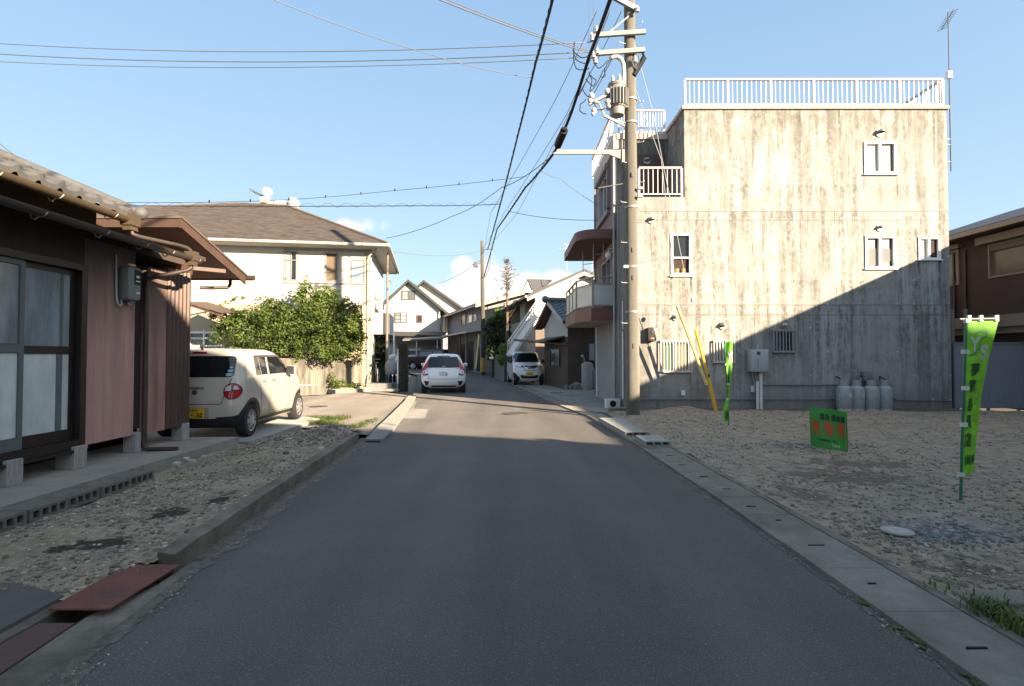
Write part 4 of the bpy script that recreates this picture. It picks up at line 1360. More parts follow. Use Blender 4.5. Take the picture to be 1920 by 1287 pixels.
# front windows
m_frost_w = M("frosted_pane_pale", (.34, .35, .37), .35, var=.12, scale=3)  # even pale pane colour
m_greypane = M("grey_pane", (.10, .11, .12), .15, var=.15, scale=2)
window(Bd, FF, *W1, m_white_al, [(1, m_frost_w), (1, m_greypane)], fw=.06, sill=True)
window(Bd, FF, *W2, m_white_al, [(1, m_dark_in), (1, m_dark_in)], fw=.055, sill=True)
mb = MB()
u0, u1, v0, v1 = W2
m_ = (u0 + u1) / 2
FF.box(mb, u0 + .06, m_ - .05, v0 + .10, v0 + .06 + (v1 - v0) * .56, -.048, -.044); FF.box(mb, m_ + .05, u1 - .06, v0 + .20, v0 + .08 + (v1 - v0) * .52, -.034, -.030)
each(mb, "curtain", m_curtain, Bd)
window(Bd, FF, *W3, m_white_al, [(1, m_frost_w), (1, m_maroon)], fw=.05, sill=True)
window(Bd, FF, *W4, m_white_al, [(1, m_glass)], rails=(.42,), fw=.06, sill=True)
mb = MB()
u0, u1, v0, v1 = W4
FF.box(mb, u0 + .07, u1 - .07, v0 + .07, v0 + .42, -.0515, -.048); mb.build("curtain", m_maroon, Bd)
mb = MB()
for k in range(2): mb.lathe([(.05, 0), (.055, .10), (.05, .11), (.001, .11)], FF.p(u0 + .17 + k * .16, v0 + .065, -.02 + .0), 14)
each(mb, "tin_on_sill", M("gold_tin", (.42, .28, .10), .5, var=.1), Bd)
m_greenp = M("green_panel", (.045, .14, .055), .5, var=.25, scale=6)
m_ochre = M("ochre_blind", (.24, .19, .09), .7, var=.3, scale=8, stretch=(8, 8, 1))
m_grill = M("grille_bars", (.50, .475, .46), .45, var=.08)
m_grill_dk = M("grille_bars_grey", (.24, .24, .24), .45, var=.08)
window(Bd, FF, *G1, m_grill, [(1, m_greenp), (1, m_ochre)], fw=.04, grille=(10, m_grill))
window(Bd, FF, *G2, m_grill, [(1, m_glass_pale), (1, m_dark_in)], fw=.035, grille=(7, m_grill))
window(Bd, FF, *G3, m_grill_dk, [(1, m_greypane), (1, m_dark_in)], fw=.04, grille=(7, m_grill_dk))
m_vent = M("steel_vent", (.30, .29, .27), .35, var=.2, scale=12, metal=.5)
for i, (x, y, r) in enumerate(((1649, 250, .095), (1649, 428, .075), (1221, 413, .085), (1266, 596, .07), (1355, 611, .095), (1470, 611, .075))):
    c = at(x, y, YF)
    vent_hood(Bd, FF, c.x, c.z, m_vent, r)
c = at(1213, 302, 15.3); vent_hood(Bd, FB, c.x, c.z, m_vent, .09)
# pipes along the foot of the wall, sleeve pipes, street-side downpipe
mb = MB()
z1 = at(1400, 749, YF).z; z2 = at(1500, 722, YF).z
mb.tube([(3.2, YF - .05, z1), (9.3, YF - .05, z1)], .014, 8); mb.tube([(9.9, YF - .05, z1 - .02), (XR - .05, YF - .05, z1 - .04)], .014, 8)
mb.tube([(6.45, YF - .05, z2), (8.5, YF - .05, z2)], .016, 8); mb.tube([(3.75, YF - .05, z1), (3.75, YF - .05, .0)], .014, 8)
for x in np.arange(3.6, 11.2, 1.25): mb.box((x, YF - .06, z1 - .025), (x + .02, YF - .001, z1 + .025))
each(mb, "gas_pipe", M("gas_pipe_grey", (.13, .135, .14), .5, var=.2), Bd, auto=60)
mb = MB()
mb.tube([(2.93, 15.25, .1), (2.93, 15.25, 5.5)], .04, 10); mb.tube([(2.93, 15.25, 5.5), (2.93, 15.25, 7.3)], .04, 10)
for z in (.9, 2.2, 3.4, 4.7): mb.tube([(2.93, 15.25, z), (2.93, 15.25, z + .04)], .05, 10)
mb.build("downpipe", M("grey_blue_pipe", (.30, .32, .34), .5, var=.1), Bd, auto=60)
mb = MB()
mb.tube([(2.965, 14.25, .3), (2.965, 14.25, 2.1)], .025, 8); mb.tube([(2.965, 14.25, 2.15), (2.965, 14.25, 2.9)], .018, 8)
each(mb, "wall_conduit", m_white_al, Bd)
mb = MB(); mb.bevbox((6.16, YF - .07, at(0, 735, YF).z), (6.25, YF - .001, at(0, 727, YF).z + .04), .01); mb.bevbox((4.36, YF - .06, .42), (4.46, YF - .001, .55), .008); each(mb, "outlet_box", m_white_al, Bd)
# water heater
c0, c1 = at(1399, 656, YF), at(1431, 697, YF)
t = thing("water_heater", "grey box water heater with white pipes on the stained concrete wall", "water heater", ((c0.x + c1.x) / 2, YF - .002, c1.z))
m_heat = M("heater_grey", (.33, .345, .36), .45, var=.06)
mb = MB(); mb.bevbox((c0.x, YF - .30, c1.z), (c1.x, YF - .004, c0.z), .015); mb.build("heater_case", m_heat, t, auto=40)
mb = MB(); mb.box((c0.x + .14, YF - .305, c0.z - .14), (c0.x + .23, YF - .3005, c0.z - .05)); mb.build("exhaust_vent", M("exhaust_dark", (.06, .065, .07), .5, var=.1), t)
mb = MB(); mb.box((c0.x + .14, YF - .304, c1.z + .1), (c0.x + .19, YF - .3005, c1.z + .32)); mb.box((c0.x + .02, YF - .304, c1.z + .03), (c1.x - .02, YF - .3005, c1.z + .04)); mb.build("label_strip", M("heater_label", (.22, .23, .25), .5, var=0), t)
mb = MB()
for x, r, top in ((c0.x + .22, .035, c1.z - .25), (c0.x + .31, .04, c1.z)): mb.tube([(x, YF - .13, top), (x, YF - .13, .02)], r, 12)
each(mb, "lagged_pipe", M("white_lagging", (.62, .61, .58), .7, var=.12), t, auto=60)
mb = MB()
for x in (c0.x + .1, c0.x + .17): mb.tube([(x, YF - .15, c1.z), (x, YF - .14, c1.z - .12), (x + .06, YF - .12, c1.z - .3), (x + .05, YF - .1, .5)], .013, 8)
each(mb, "thin_pipe", m_galv, t)
# electricity meter
c0, c1 = at(1212, 615, YF), at(1228, 640, YF)
t = thing("electric_meter", "small black electricity meter box on the sunlit concrete wall beside the pole", "electric meter", ((c0.x + c1.x) / 2, YF, c1.z))
mb = MB(); mb.bevbox((c0.x, YF - .17, c1.z), (c1.x, YF - .003, c0.z), .018); mb.build("meter_case", M("meter_black", (.055, .04, .035), .35, var=.1), t, auto=40)
mb = MB(); mb.lathe([(.001, -.02), (.05, -.015), (.062, 0), (.062, .004)], ((c0.x + c1.x) / 2 + .01, YF - .171, c0.z - .12), 20, axis='Y'); mb.build("meter_glass", glass_mat("meter_dome", (.09, .09, .09)), t, smooth=True)
mb = MB(); mb.box(((c0.x + c1.x) / 2 - .04, YF - .175, c1.z + .05), ((c0.x + c1.x) / 2 + .05, YF - .1705, c1.z + .085)); mb.build("meter_label", m_curtain, t)
# gas cylinders on a plinth
mb = MB(); mb.box((8.35, YF - .55, .0), (9.95, YF - .02, .055))
solo("plinth", mb, m_conc_dark, "low dark concrete plinth under the four gas cylinders", "plinth")
m_gas = M("grey_gas_bottle", (.33, .335, .33), .5, var=.16, scale=4, col2=(.26, .265, .27), mixs=3)
m_gas_skirt = M("pale_worn_skirt", (.45, .445, .43), .6, var=.25, scale=10)
def gas_bottle(label):
    t = thing("gas_cylinder", label, "gas cylinder", (0, 0, 0), 0, "gas cylinders by the concrete wall")
    mb = MB(); mb.lathe([(.165, .06), (.18, .09), (.18, .52), (.172, .57), (.14, .615), (.08, .64), (.05, .645)], (0, 0, 0), 32); mb.build("bottle", m_gas, t, local=True, auto=40)
    mb = MB(); mb.lathe([(.155, 0), (.165, .0), (.165, .075), (.155, .075)], (0, 0, 0), 32); mb.build("foot_ring", m_gas_skirt, t, local=True, auto=40)
    mb = MB()
    n = 22
    for k in range(n):
        a0, a1 = math.radians(70 + 250 * k / n), math.radians(70 + 250 * (k + 1) / n)
        mb.prism([(.105 * math.cos(a0), .105 * math.sin(a0), .62), (.105 * math.cos(a1), .105 * math.sin(a1), .62), (.095 * math.cos(a1), .095 * math.sin(a1), .62), (.095 * math.cos(a0), .095 * math.sin(a0), .62)], (0, 0, .16))
    mb.build("collar", m_gas, t, local=True)
    mb = MB(); mb.tube([(0, 0, .64), (0, 0, .72)], .028, 10); mb.tube([(-.05, -.03, .70), (.05, .03, .70)], .022, 8); mb.ball((0, 0, .74), .03, 10)
    mb.build("valve", M("valve_black", (.03, .03, .03), .5, var=.1) if 'valve_black' not in bpy.data.materials else bpy.data.materials['valve_black'], t, local=True)
    mb = MB(); mb.prism([(.18 * math.cos(a) * 1.012, .18 * math.sin(a) * 1.012, .36) for a in (-1.5, -1.3, -1.1, -.9)] + [(.176 * math.cos(a), .176 * math.sin(a), .36) for a in (-.9, -1.1, -1.3, -1.5)], (0, 0, .10))
    mb.build("paper_label", M("bottle_label", (.50, .50, .49), .6, var=.05) if 'bottle_label' not in bpy.data.materials else bpy.data.materials['bottle_label'], t, local=True)
    return t
glabels = ["grey gas cylinder, leftmost of the four by the concrete wall", "grey gas cylinder, second from left with the thick hose arching over it",
           "grey gas cylinder, third from left under the regulator", "grey gas cylinder, rightmost of the four by the concrete wall"]
proto = None
for k, x in enumerate((1583, 1607.5, 1634, 1660)):
    o = gas_bottle(glabels[k]) if proto is None else copy_tree(proto)
    proto = proto or o
    p = at(x, 760, YF - .28)
    o.location = (p.x, YF - .28 + .02 * (k % 2), .055); o['label'] = glabels[k]
    o.rotation_euler = (0, 0, .3 * k)
    if k: o.scale = (1 - .03 * (k % 2), 1 - .03 * (k % 2), 1)
m_hose = M("black_hose", (.012, .012, .013), .7, var=.1, spec=.2)
def gp(px, py, y=YF - .1): return at(px, py, y)
t = thing("gas_regulator", "grey gas regulator and meter with black hoses above the cylinders on the wall", "regulator", (gp(1622, 705).x, YF, gp(1622, 712).z))
mb = MB(); a, b = gp(1617, 697), gp(1634, 716); mb.bevbox((a.x, YF - .17, b.z), (b.x, YF - .003, a.z), .03)
a2 = gp(1608, 712); mb.lathe([(.001, -.03), (.11, -.025), (.12, 0), (.11, .03), (.001, .035)], (a2.x, YF - .1, a2.z), 20, axis='Y')
mb.build("regulator_body", M("regulator_grey", (.16, .165, .165), .45, var=.2), t, auto=40)
mb = MB()
mb.tube([gp(1600, 733), gp(1601, 718), gp(1607, 708), gp(1616, 706)], .03, 8)
mb.tube([gp(1590, 718, YF - .2), gp(1582, 718, YF - .2), gp(1573, 709, YF - .1), gp(1566, 706, YF - .06)], .018, 8)
mb.tube([gp(1655, 720, YF - .2), gp(1650, 716, YF - .15), gp(1649, 706, YF - .1), gp(1660, 712, YF - .1)], .016, 8)
mb.tube([gp(1632, 720, YF - .2), gp(1628, 716, YF - .15), gp(1626, 712, YF - .1)], .018, 8)
each(mb, "hose", m_hose, t, smooth=True)
# white foam box with a dark hole, by the building corner
t = thing("foam_box", "white foam box with a dark open side beside the building corner", "box", (2.75, 14.6, .022))
mb = MB(); fr = Fr((2.92, 0, 0), (0, 1, 0), (1, 0, 0))
FX = Fr((2.55, 14.45, .022), (1, 0, 0), (0, -1, 0))
mb.box((2.55, 14.45, .022), (2.78, 14.72, .27)); mb.box((2.78, 14.45, .022), (2.92, 14.475, .27)); mb.box((2.78, 14.695, .022), (2.92, 14.72, .27)); mb.box((2.78, 14.48, .022), (2.92, 14.69, .05)); mb.box((2.78, 14.48, .245), (2.92, 14.69, .27))
mb.build("box_shell", M("dirty_foam", (.62, .62, .62), .7, var=.1, scale=7), t)
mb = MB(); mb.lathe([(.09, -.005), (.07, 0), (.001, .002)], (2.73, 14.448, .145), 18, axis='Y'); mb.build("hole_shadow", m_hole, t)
mb = MB(); mb.bevbox((2.45, 13.3, .0), (3.0, 13.62, .14), .02)
solo("stone_slab", mb, m_conc_dark, "dark concrete slab lying at the foot of the pole", "slab")
# TV aerial on the right edge
t = thing("tv_antenna", "tall thin TV antenna mast standing on the concrete building's right side", "antenna", (XR + .19, 13.92, 6.3))
mb = MB(); mb.tube([(XR + .19, 13.92, 6.3), (XR + .19, 13.92, 8.9)], .015, 8); mb.tube([(XR + .19, 13.92, 8.9), (XR + .19, 13.92, 10.55)], .011, 8)
for z in (6.55, 7.0, 7.15): mb.bar((XR, 13.92, z), (XR + .19, 13.92, z), .02)
mb.build("mast", M("dark_mast", (.06, .06, .065), .5, var=.1), t)
mb = MB()
tip = Vector((XR + .19, 13.92, 10.3))
mb.bar(tip + Vector((-.25, -.1, -.28)), tip + Vector((.28, .12, .42)), .02)
d = Vector((.53, .22, .70)).normalized()
for k in range(9):
    c = tip + Vector((-.25, -.1, -.28)) + d * (.10 * k)
    mb.bar(c + Vector((-.04, .12, .02)), c + Vector((.04, -.12, -.02)), .008)
mb.build("yagi", bpy.data.materials['dark_mast'], t)
mb = MB(); mb.bevbox((XR + .10, 13.84, 8.75), (XR + .22, 13.95, 8.93), .01); mb.build("booster_box", m_white_al, t)
# ------------------------------------------------------------------ utility pole, wires
def polemat():
    m = M("pole_concrete", (.165, .155, .132), .85, var=.2, scale=4, stretch=(2, 2, .5), bump=.2, bscale=60)
    N, L = nodes_of(m)
    b = N['Principled BSDF']
    src = b.inputs['Base Color'].links[0].from_socket
    tc = N.new('ShaderNodeTexCoord'); sp = N.new('ShaderNodeSeparateXYZ'); L.new(tc.outputs['Object'], sp.inputs[0])
    n = N.new('ShaderNodeTexNoise'); n.inputs['Scale'].default_value = 3; L.new(tc.outputs['Object'], n.inputs['Vector'])
    a = N.new('ShaderNodeMath'); a.operation = 'MULTIPLY_ADD'; a.inputs[1].default_value = .9; L.new(n.outputs[0], a.inputs[0]); L.new(sp.outputs[2], a.inputs[2])
    mr = N.new('ShaderNodeMapRange'); mr.inputs['From Min'].default_value = 1.25; mr.inputs['From Max'].default_value = .7; L.new(a.outputs[0], mr.inputs['Value'])
    mx = N.new('ShaderNodeMix'); mx.data_type = 'RGBA'; L.new(mr.outputs[0], mx.inputs[0]); L.new(src, mx.inputs[6]); mx.inputs[7].default_value = (.11, .105, .075, 1)
    L.new(mx.outputs[2], b.inputs['Base Color'])
    return m
m_pole = polemat()
m_steel_lt = M("light_steel", (.24, .24, .23), .45, var=.12, scale=9, metal=.2)
m_wire = M("black_cable", (.012, .012, .014), .7, var=0, spec=.2)
m_wire_g = M("grey_wire", (.10, .105, .115), .5, var=0)
m_insul = M("white_porcelain", (.42, .41, .39), .25, var=0)
PY = 12.45
pb, pt_ = at(1187, 777, PY), at(1179.5, -60, PY)
pb.z = -.05
dirp = (pt_ - pb)
def pol(z): return pb + dirp * ((z - pb.z) / dirp.z)
UP = thing("utility_pole", "tall round concrete utility pole with crossarms and transformer beside the lot", "utility pole", (pb.x, pb.y, 0))
mb = MB(); top = pol(11.6)
mb.tube([pb, pol(4), pol(8), top], .158, 28, r1=.122); mb.build("pole", m_pole, UP, smooth=True, auto=40)
mb = MB()
for z in (2.45, 3.5, 6.9, 7.45, 4.9): mb.tube([pol(z), pol(z + .045)], .158, 24)
each(mb, "band", m_steel_lt, UP, auto=40)
mb = MB()
rs = random.Random(5)
for k in range(16):
    z = 2.2 + k * .47
    c = pol(z); sgn = 1 if k % 2 else -1
    mb.tube([c + Vector((sgn * .12, -.08, 0)), c + Vector((sgn * .27, -.14, .0)), c + Vector((sgn * .275, -.14, .03))], .009, 6)
each(mb, "step_bolt", m_galv, UP)
mb = MB()
for z in (3.2, 3.85, 5.6, 1.62): 
    c = pol(z); mb.box(c + Vector((-.02, -.166, 0)), c + Vector((.025, -.148, .11)))
each(mb, "number_plate", M("plate_dark", (.09, .08, .065), .6, var=.2), UP)
def crossarm(px0, py0, px1, py1, y=PY - .19):
    mb = MB(); mb.bar(at(px0, py0, y), at(px1, py1, y), .075, .10); a = mb.build("crossarm", m_steel_lt, UP); return a
ca1 = crossarm(1107, 67, 1210, 60)
ca2 = crossarm(1112, 101, 1209, 94)
mb = MB(); mb.bar(at(1146, -8, PY - .25), at(1194, 18, PY - .14), .08, .11); ca3 = mb.build("crossarm", m_steel_lt, UP)
mb = MB(); mb.bar(at(1140, 63, PY - .19), at(1179, 31, PY - .12), .03, .03); mb.build("arm_brace", m_steel_lt, UP)
def insulator(p, parent, r=.05, h=.16):
    mb = MB(); mb.lathe([(r * .4, 0), (r, .01), (r * 1.0, h * .3), (r * .55, h * .38), (r * .9, h * .45), (r * .85, h * .7), (r * .4, h * .78), (r * .4, h)], p, 14); return mb.build("insulator", m_insul, parent, auto=40)
for (x, y, a) in ((1110, 76, ca1), (1118, 60, ca1), (1112, 108, ca2), (1119, 100, ca2), (1194, 22, ca3), (1116, 118, ca2), (1190, 116, ca2)):
    insulator(at(x, y, PY - .19) + Vector((0, -.05, -.05)), a)
# bent riser pipe
mb = MB(); mb.tube([at(x, y, PY - .16) for x, y in ((1144, 111), (1150, 107), (1158, 107), (1165, 112), (1169, 122), (1170, 140), (1170, 175))], .05, 10); mb.build("riser_pipe", m_insul, UP, smooth=True)
# fuse cutout at right, hanging leads
mb = MB(); mb.tube([at(1208, 108, PY - .1), at(1188, 142, PY - .1)], .06, 12); mb.tube([at(1208, 108, PY - .1), at(1205, 100, PY - .15)], .025, 6); mb.build("fuse_cutout", m_hose, UP, auto=40)
mb = MB()
for dx in (0, 3, 7): mb.tube([at(1190 + dx, 102, PY - .15), at(1190 + dx * 1.2, 116, PY - .2), at(1192 + dx * .3, 130, PY - .15)], .009, 6)
each(mb, "lead_wire", m_wire_g, UP)
# transformer with cooling ribs on its bracket
tb, tt = at(1154, 221, PY - .02), at(1154, 163, PY - .02)
TR = MB(); rT = .215; hT = tt.z - tb.z
c0 = Vector((tb.x + .02, PY - .12, tb.z))
TR.lathe([(rT * .72, 0), (rT * .78, .04), (rT * .80, .16), (rT * .93, .18), (rT * .93, hT - .08), (rT, hT - .06), (rT, hT), (rT * .7, hT + .05), (.01, hT + .06)], c0, 32)
tr = TR.build("transformer", M("transformer_grey", (.19, .185, .175), .5, var=.15, scale=5), UP, auto=35)
mb = MB()
for k in range(20):
    a = math.radians(-170 + 17 * k)
    p = c0 + Vector((math.cos(a) * (rT + .012), math.sin(a) * (rT + .012), 0))
    d = Vector((math.cos(a), math.sin(a), 0))
    mb.bar(p + Vector((0, 0, .20)), p + Vector((0, 0, hT - .14)), .075, .018, up=(-d.y, d.x, 0))
each(mb, "cooling_rib", M("rib_grey", (.20, .195, .185), .5, var=.1), tr)
for dx, dy in ((-.12, -.12), (.02, -.17), (.13, -.08)): insulator(c0 + Vector((dx, dy, hT + .0)), tr, .045, .15)
mb = MB()
p1, p2, p3, p4 = at(1171, 236, PY - .15), at(1134, 218, PY - .2), at(1124, 194, PY - .2), at(1102, 186, PY - .2)
mb.bar(p1, p2, .05); mb.bar(p2, p3, .045); mb.bar(p3, p4, .045); mb.bar(at(1104, 196, PY - .2), at(1143, 176, PY - .2), .06, .06)
mb.build("bracket", m_steel_lt, UP)
mb = MB()
for (x, y, r) in ((1109, 180, .07), (1114, 208, .07), (1139, 172, .07), (1140, 192, .08), (1106, 189, .05), (1141, 199, .06), (1112, 214, .05)):
    mb.ball(at(x, y, PY - .24), r, 10)
each(mb, "lead_cover", m_insul, UP, smooth=True)
# telephone bracket arm
mb = MB()
y = PY - .19
a0, a1 = at(1040, 284, y), at(1168, 284, y)
mb.prism([at(1038, 281, y), at(1166, 281, y), at(1166, 299, y), at(1141, 289, y), at(1038, 289, y)], (0, .05, 0))
mb.box(at(1166, 281, y) + Vector((0, -.03, 0)), at(1171, 305, y) + Vector((0, .12, 0)))
mb.build("bracket_arm", M("pale_bracket", (.26, .24, .225), .5, var=.1), UP)
# low clutter: clamp, thin bracket rods
mb = MB(); mb.tube([at(1122, 353, PY), at(1168, 345, PY - .15)], .012, 6); mb.build("tie_rod", m_steel_lt, UP)
mb = MB()
for (x, y) in ((1200, 350), (1200, 365), (1173, 497)): mb.bevbox(at(x - 4, y, PY - .2) , at(x + 4, y + 7, PY - .12), .01)
each(mb, "clamp", m_galv, UP)

def wire_pts(P, sag=0.0, n=24):
    """poly-catenary through the points with some sag between each pair"""
    out = []
    P = [Vector(p) for p in P]
    for i in range(len(P) - 1):
        for k in range(n):
            t = k / n
            q = P[i].lerp(P[i + 1], t); q.z -= sag * 4 * t * (1 - t)
            out.append(q)
    out.append(P[-1])
    return out
def wire(P, r, label, sag=0.0, name="power_line", cat="power line", mat=None, group="overhead wires", loops=None, clips=None):
    pts = wire_pts(P, sag)
    mb = MB(); mb.tube(pts, r, 6)
    o = solo(name, mb, mat or m_wire, label, cat, group, smooth=True)
    off = o.location
    if loops or clips:
        total = sum((pts[i + 1] - pts[i]).length for i in range(len(pts) - 1))
        def along(s):
            for i in range(len(pts) - 1):
                l = (pts[i + 1] - pts[i]).length
                if s <= l: return pts[i].lerp(pts[i + 1], s / l)
                s -= l
            return pts[-1]
        mb2 = MB()
        if loops:
            step, rad, rw = loops
            n = int(total / step * 10)
            sp = []
            for i in range(n):
                c = along(total * i / n); a = 2 * math.pi * i / 10
                sp.append(c + Vector((rad * math.cos(a) * .4, rad * math.cos(a) * .4, rad * math.sin(a) + rad * .4)))
            mb2.tube(sp, rw, 4)
        if clips:
            step, h = clips
            for i in range(1, int(total / step)):
                c = along(i * step)
                mb2.bar(c + Vector((0, 0, -.02)), c + Vector((.01, 0, h)), .03, .03)
        ch = mb2.build("lashing_wire" if loops else "wire_clip", mat or m_wire, None)
        ch.parent = o
        for v in ch.data.vertices: v.co -= off
    return o
FPY = 36.0
fp = at(905, 700, FPY)
def fpz(py): return at(905, py, FPY)
wire([(1.95, -4, 7.4), at(1036, 0, 8.2), at(1004, 120, 11.5), at(972, 250, 15.5), at(938, 384, 20.5), fpz(470) + Vector((.35, -.2, 0))], .024, "thick black telephone cable crossing high over the road to the far pole", .03, "telephone_cable", "telephone cable", loops=(.42, .05, .006))
wire([(2.2, -3, 6.6), at(1144, 0, 7.4), at(1105, 105, 9.3), at(1070, 215, 11.0), at(1040, 285, 12.3), at(1009, 325, 15.5), at(985, 352, 17.8), at(932, 430, 27), fpz(520) + Vector((.1, -.2, 0))], .030, "thick black cable bundle passing the tip of the pole's pale bracket arm", .02, "telephone_cable", "telephone cable", loops=(.55, .04, .006))
wire([at(1110, 79, PY - .2), at(-160, 70, 15)], .010, "topmost of the three parallel wires running left from the pole", .32, mat=m_wire_g)
wire([at(1112, 97, PY - .2), at(-160, 90, 15)], .012, "middle of the three parallel wires running left from the pole", .32, mat=m_wire_g)
wire([at(1095, 108, PY - .2), at(-160, 106, 15)], .009, "lowest of the three parallel wires running left from the pole", .28, mat=m_wire_g)
wire([at(1112, 101, PY - .2), at(800, -10, 8.5)], .012, "wire rising from the crossarm out of the top of the picture", .05, mat=m_wire_g)
wire([at(1110, 97, PY - .2), at(815, -10, 8.9)], .009, "thinner twin of the wire rising from the crossarm", .05, mat=m_wire_g)
wire([at(1004, 147, 12.2), at(800, 100, 11.2), at(490, -10, 9)], .008, "thin dark wire from the thick cable up to the top left", .06, mat=m_wire_g)
wire([at(938, 383, 20.4), at(800, 386, 19.0), at(240, 386, 15.5), at(120, 384, 15)], .013, "looped cable stretched level over the white house's roof", .02, "telephone_cable", "telephone cable", loops=(.62, .07, .005))
wire([at(987, 331, 18), at(735, 358, 19), at(520, 376, 18), at(235, 380, 16)], .008, "thin clipped wire sloping left above the white house's roof", .03, "telephone_cable", "telephone cable", clips=(1.2, .07))
wire([at(1035, 292, 12.3), at(940, 352, 17), at(850, 405, 20.5), at(724, 447, 22.4)], .010, "service wire dropping from the bracket to the white house's eave", .10, "service_wire", "service wire")
wire([at(952, 396, 19), at(1122, 413, 16.6)], .009, "thin wire from the cables to the mauve wall", .10, "service_wire", "service wire", mat=m_wire_g)
wire([at(1012, 318, 15), at(1050, 335, 15.5), at(1122, 385, 16.4)], .007, "faint wire slanting down to the mauve wall's window", .05, "service_wire", "service wire", mat=m_wire_g)
wire([at(728, 470, 23.6), fpz(470)], .009, "slack wire between the white house's service mast and the far pole", .3, "service_wire", "service wire", mat=m_wire_g)
wire([fpz(485), at(820, 532, 46)], .012, "wire falling from the far pole toward the gabled white house", .25, "service_wire", "service wire", mat=m_wire_g)
wire([at(-30, 245, 6.8), at(72, 322, 7.4)], .006, "thin wire above the clay tiles at the left edge", .02, "service_wire", "service wire", mat=m_wire_g)
for k, (x0, x1) in enumerate(((1130, 985), (1105, 960), (1152, 1010))):
    wire([at(x0 + 14, 20, PY - .2), at((x0 + x1) / 2 + 5, 215 - 20 * k, 15), at(x1 - 40, 400, 24), fpz(463 + 4 * k) + Vector((.1, 0, 0))], .009, ["left", "nearest", "right"][k] + "most of the three bare wires running from the pole's top to the far pole" if k != 1 else "middle of the three bare wires running from the pole's top to the far pole", .05, mat=m_wire_g)
# drooping jumpers by the crossarms
J = [[(1077, 79), (1074, 92), (1080, 112), (1100, 120)], [(1076, 96), (1084, 104), (1092, 108), (1104, 104)], [(1077, 80), (1075, 110), (1080, 128), (1092, 131), (1105, 128)],
     [(1146, 112), (1138, 128), (1122, 160), (1112, 176)], [(1143, 112), (1130, 134), (1118, 158), (1106, 172)], [(1140, 113), (1124, 128), (1118, 124), (1112, 112)], [(1092, 166), (1099, 178), (1104, 181)],
     [(1099, 186), (1088, 195), (1087, 208), (1100, 214)], [(1113, 190), (1120, 206), (1134, 203)], [(1133, 128), (1135, 143), (1126, 144)], [(1098, 150), (1106, 140), (1118, 150), (1112, 162), (1100, 150)],
     [(1104, 135), (1110, 150), (1106, 170)], [(1120, 110), (1105, 140), (1085, 180)]]
mb = MB()
for pl in J: mb.tube(wire_pts([at(x, y, PY - .25) for x, y in pl], .02, 6), .011, 6)
each(mb, "jumper_wire", m_wire, UP, smooth=True)
mb = MB(); mb.tube([at(1106, -20, PY - .2), at(1104, 90, PY - .2)], .006, 5); mb.tube([at(1114, -20, PY - .2), at(1113, 75, PY - .2)], .006, 5); each(mb, "drop_wire", m_wire_g, UP)
# splice closure
mb = MB(); mb.tube([at(1058, 245, 11.3), at(1046, 273, 11.9)], .085, 14)
mb.tube([at(1059, 241, 11.25), at(1058, 245, 11.3)], .05, 10); mb.tube([at(1046, 273, 11.9), at(1045, 276, 11.95)], .05, 10)
solo("splice_closure", mb, m_hose, "black cylindrical splice closure hanging on the cable bundle", "cable closure", smooth=False)
# guy wires with yellow guards in front of the wall
m_yel = M("yellow_guard", (.62, .40, .03), .5, var=.12, scale=5)
m_yel2 = M("pale_yellow_guard", (.66, .53, .16), .5, var=.12, scale=5)
gb = gnd(1346, 775, .04); gb.y = 13.0; gb = at(1345, 774, 13.0)
t = thing("guy_wire", "orange yellow guy wire guard leaning against the wall with two strands", "guy wire", (gb.x, gb.y, 0))
mb = MB(); mb.tube([at(1345, 774, 13.0) + Vector((0, 0, -.1)), at(1328, 710, 12.95)], .045, 12); mb.build("guard", m_yel, t)
mb = MB(); mb.tube([at(1329, 712, 12.94), at(1304, 618, 12.9)], .032, 12); mb.build("guard", m_yel, t)
mb = MB(); mb.tube([at(1325, 722, 12.9), at(1272, 580, 12.85)], .034, 12); mb.build("guard", m_yel2, t)
mb = MB(); mb.bevbox(at(1326, 708, 12.98), at(1331, 702, 12.88), .01); mb.build("guard_cap", m_hose, t)
mb = MB()
mb.tube([at(1272, 580, 12.85), at(1240, 300, PY), pol(8.1)], .008, 6); mb.tube([at(1304, 618, 12.9), at(1290, 545, 12.8), at(1225, 215, PY), pol(9.3)], .008, 6)
each(mb, "strand", m_galv, t)
mb = MB()
for (x, y) in ((1271, 577), (1298, 562)): mb.ball(at(x, y, 12.85), .045, 10, 1.4)
each(mb, "strain_insulator", m_insul, t, smooth=True)

# far utility pole
t = thing("utility_pole", "distant concrete utility pole with yellow foot guard at the road bend", "utility pole", (fp.x, FPY, .15))
ft = at(904, 452, FPY)
mb = MB(); mb.tube([Vector((fp.x + .05, FPY, .05)), ft], .16, 18, r1=.11); mb.build("pole", M('old_pole_concrete', (.10, .088, .072), .85, var=.2, scale=3), t, smooth=True)
mb = MB(); a = at(906, 702, FPY); mb.tube([Vector((a.x, FPY, .35)), Vector((a.x, FPY, 1.3))], .175, 18); mb.build("foot_guard", M("yellow_black_guard", (.45, .27, .03), .6, var=.2), t, auto=40)
mb = MB(); mb.bar(fpz(469) + Vector((0, -.1, 0)), fpz(469) + Vector((.75, -.1, .05)), .06, .05); mb.bevbox(at(888, 501, FPY - .2), at(897, 492, FPY), .03); mb.tube([at(886, 497, FPY - .1), at(902, 493, FPY - .1)], .03, 6)
mb.tube([at(903, 525, FPY - .1), at(911, 518, FPY - .1), at(918, 500, FPY - .1), at(922, 470, FPY - .1)], .03, 6)
mb.build("pole_fitting", m_wire_g, t)
mb = MB(); mb.tube([at(892, 692, FPY - 1.5), at(898, 628, FPY - .8)], .05, 8)
solo("guy_guard", mb, m_yel2, "thin pale yellow guy guard leaning beside the distant pole", "guy wire", smooth=False)
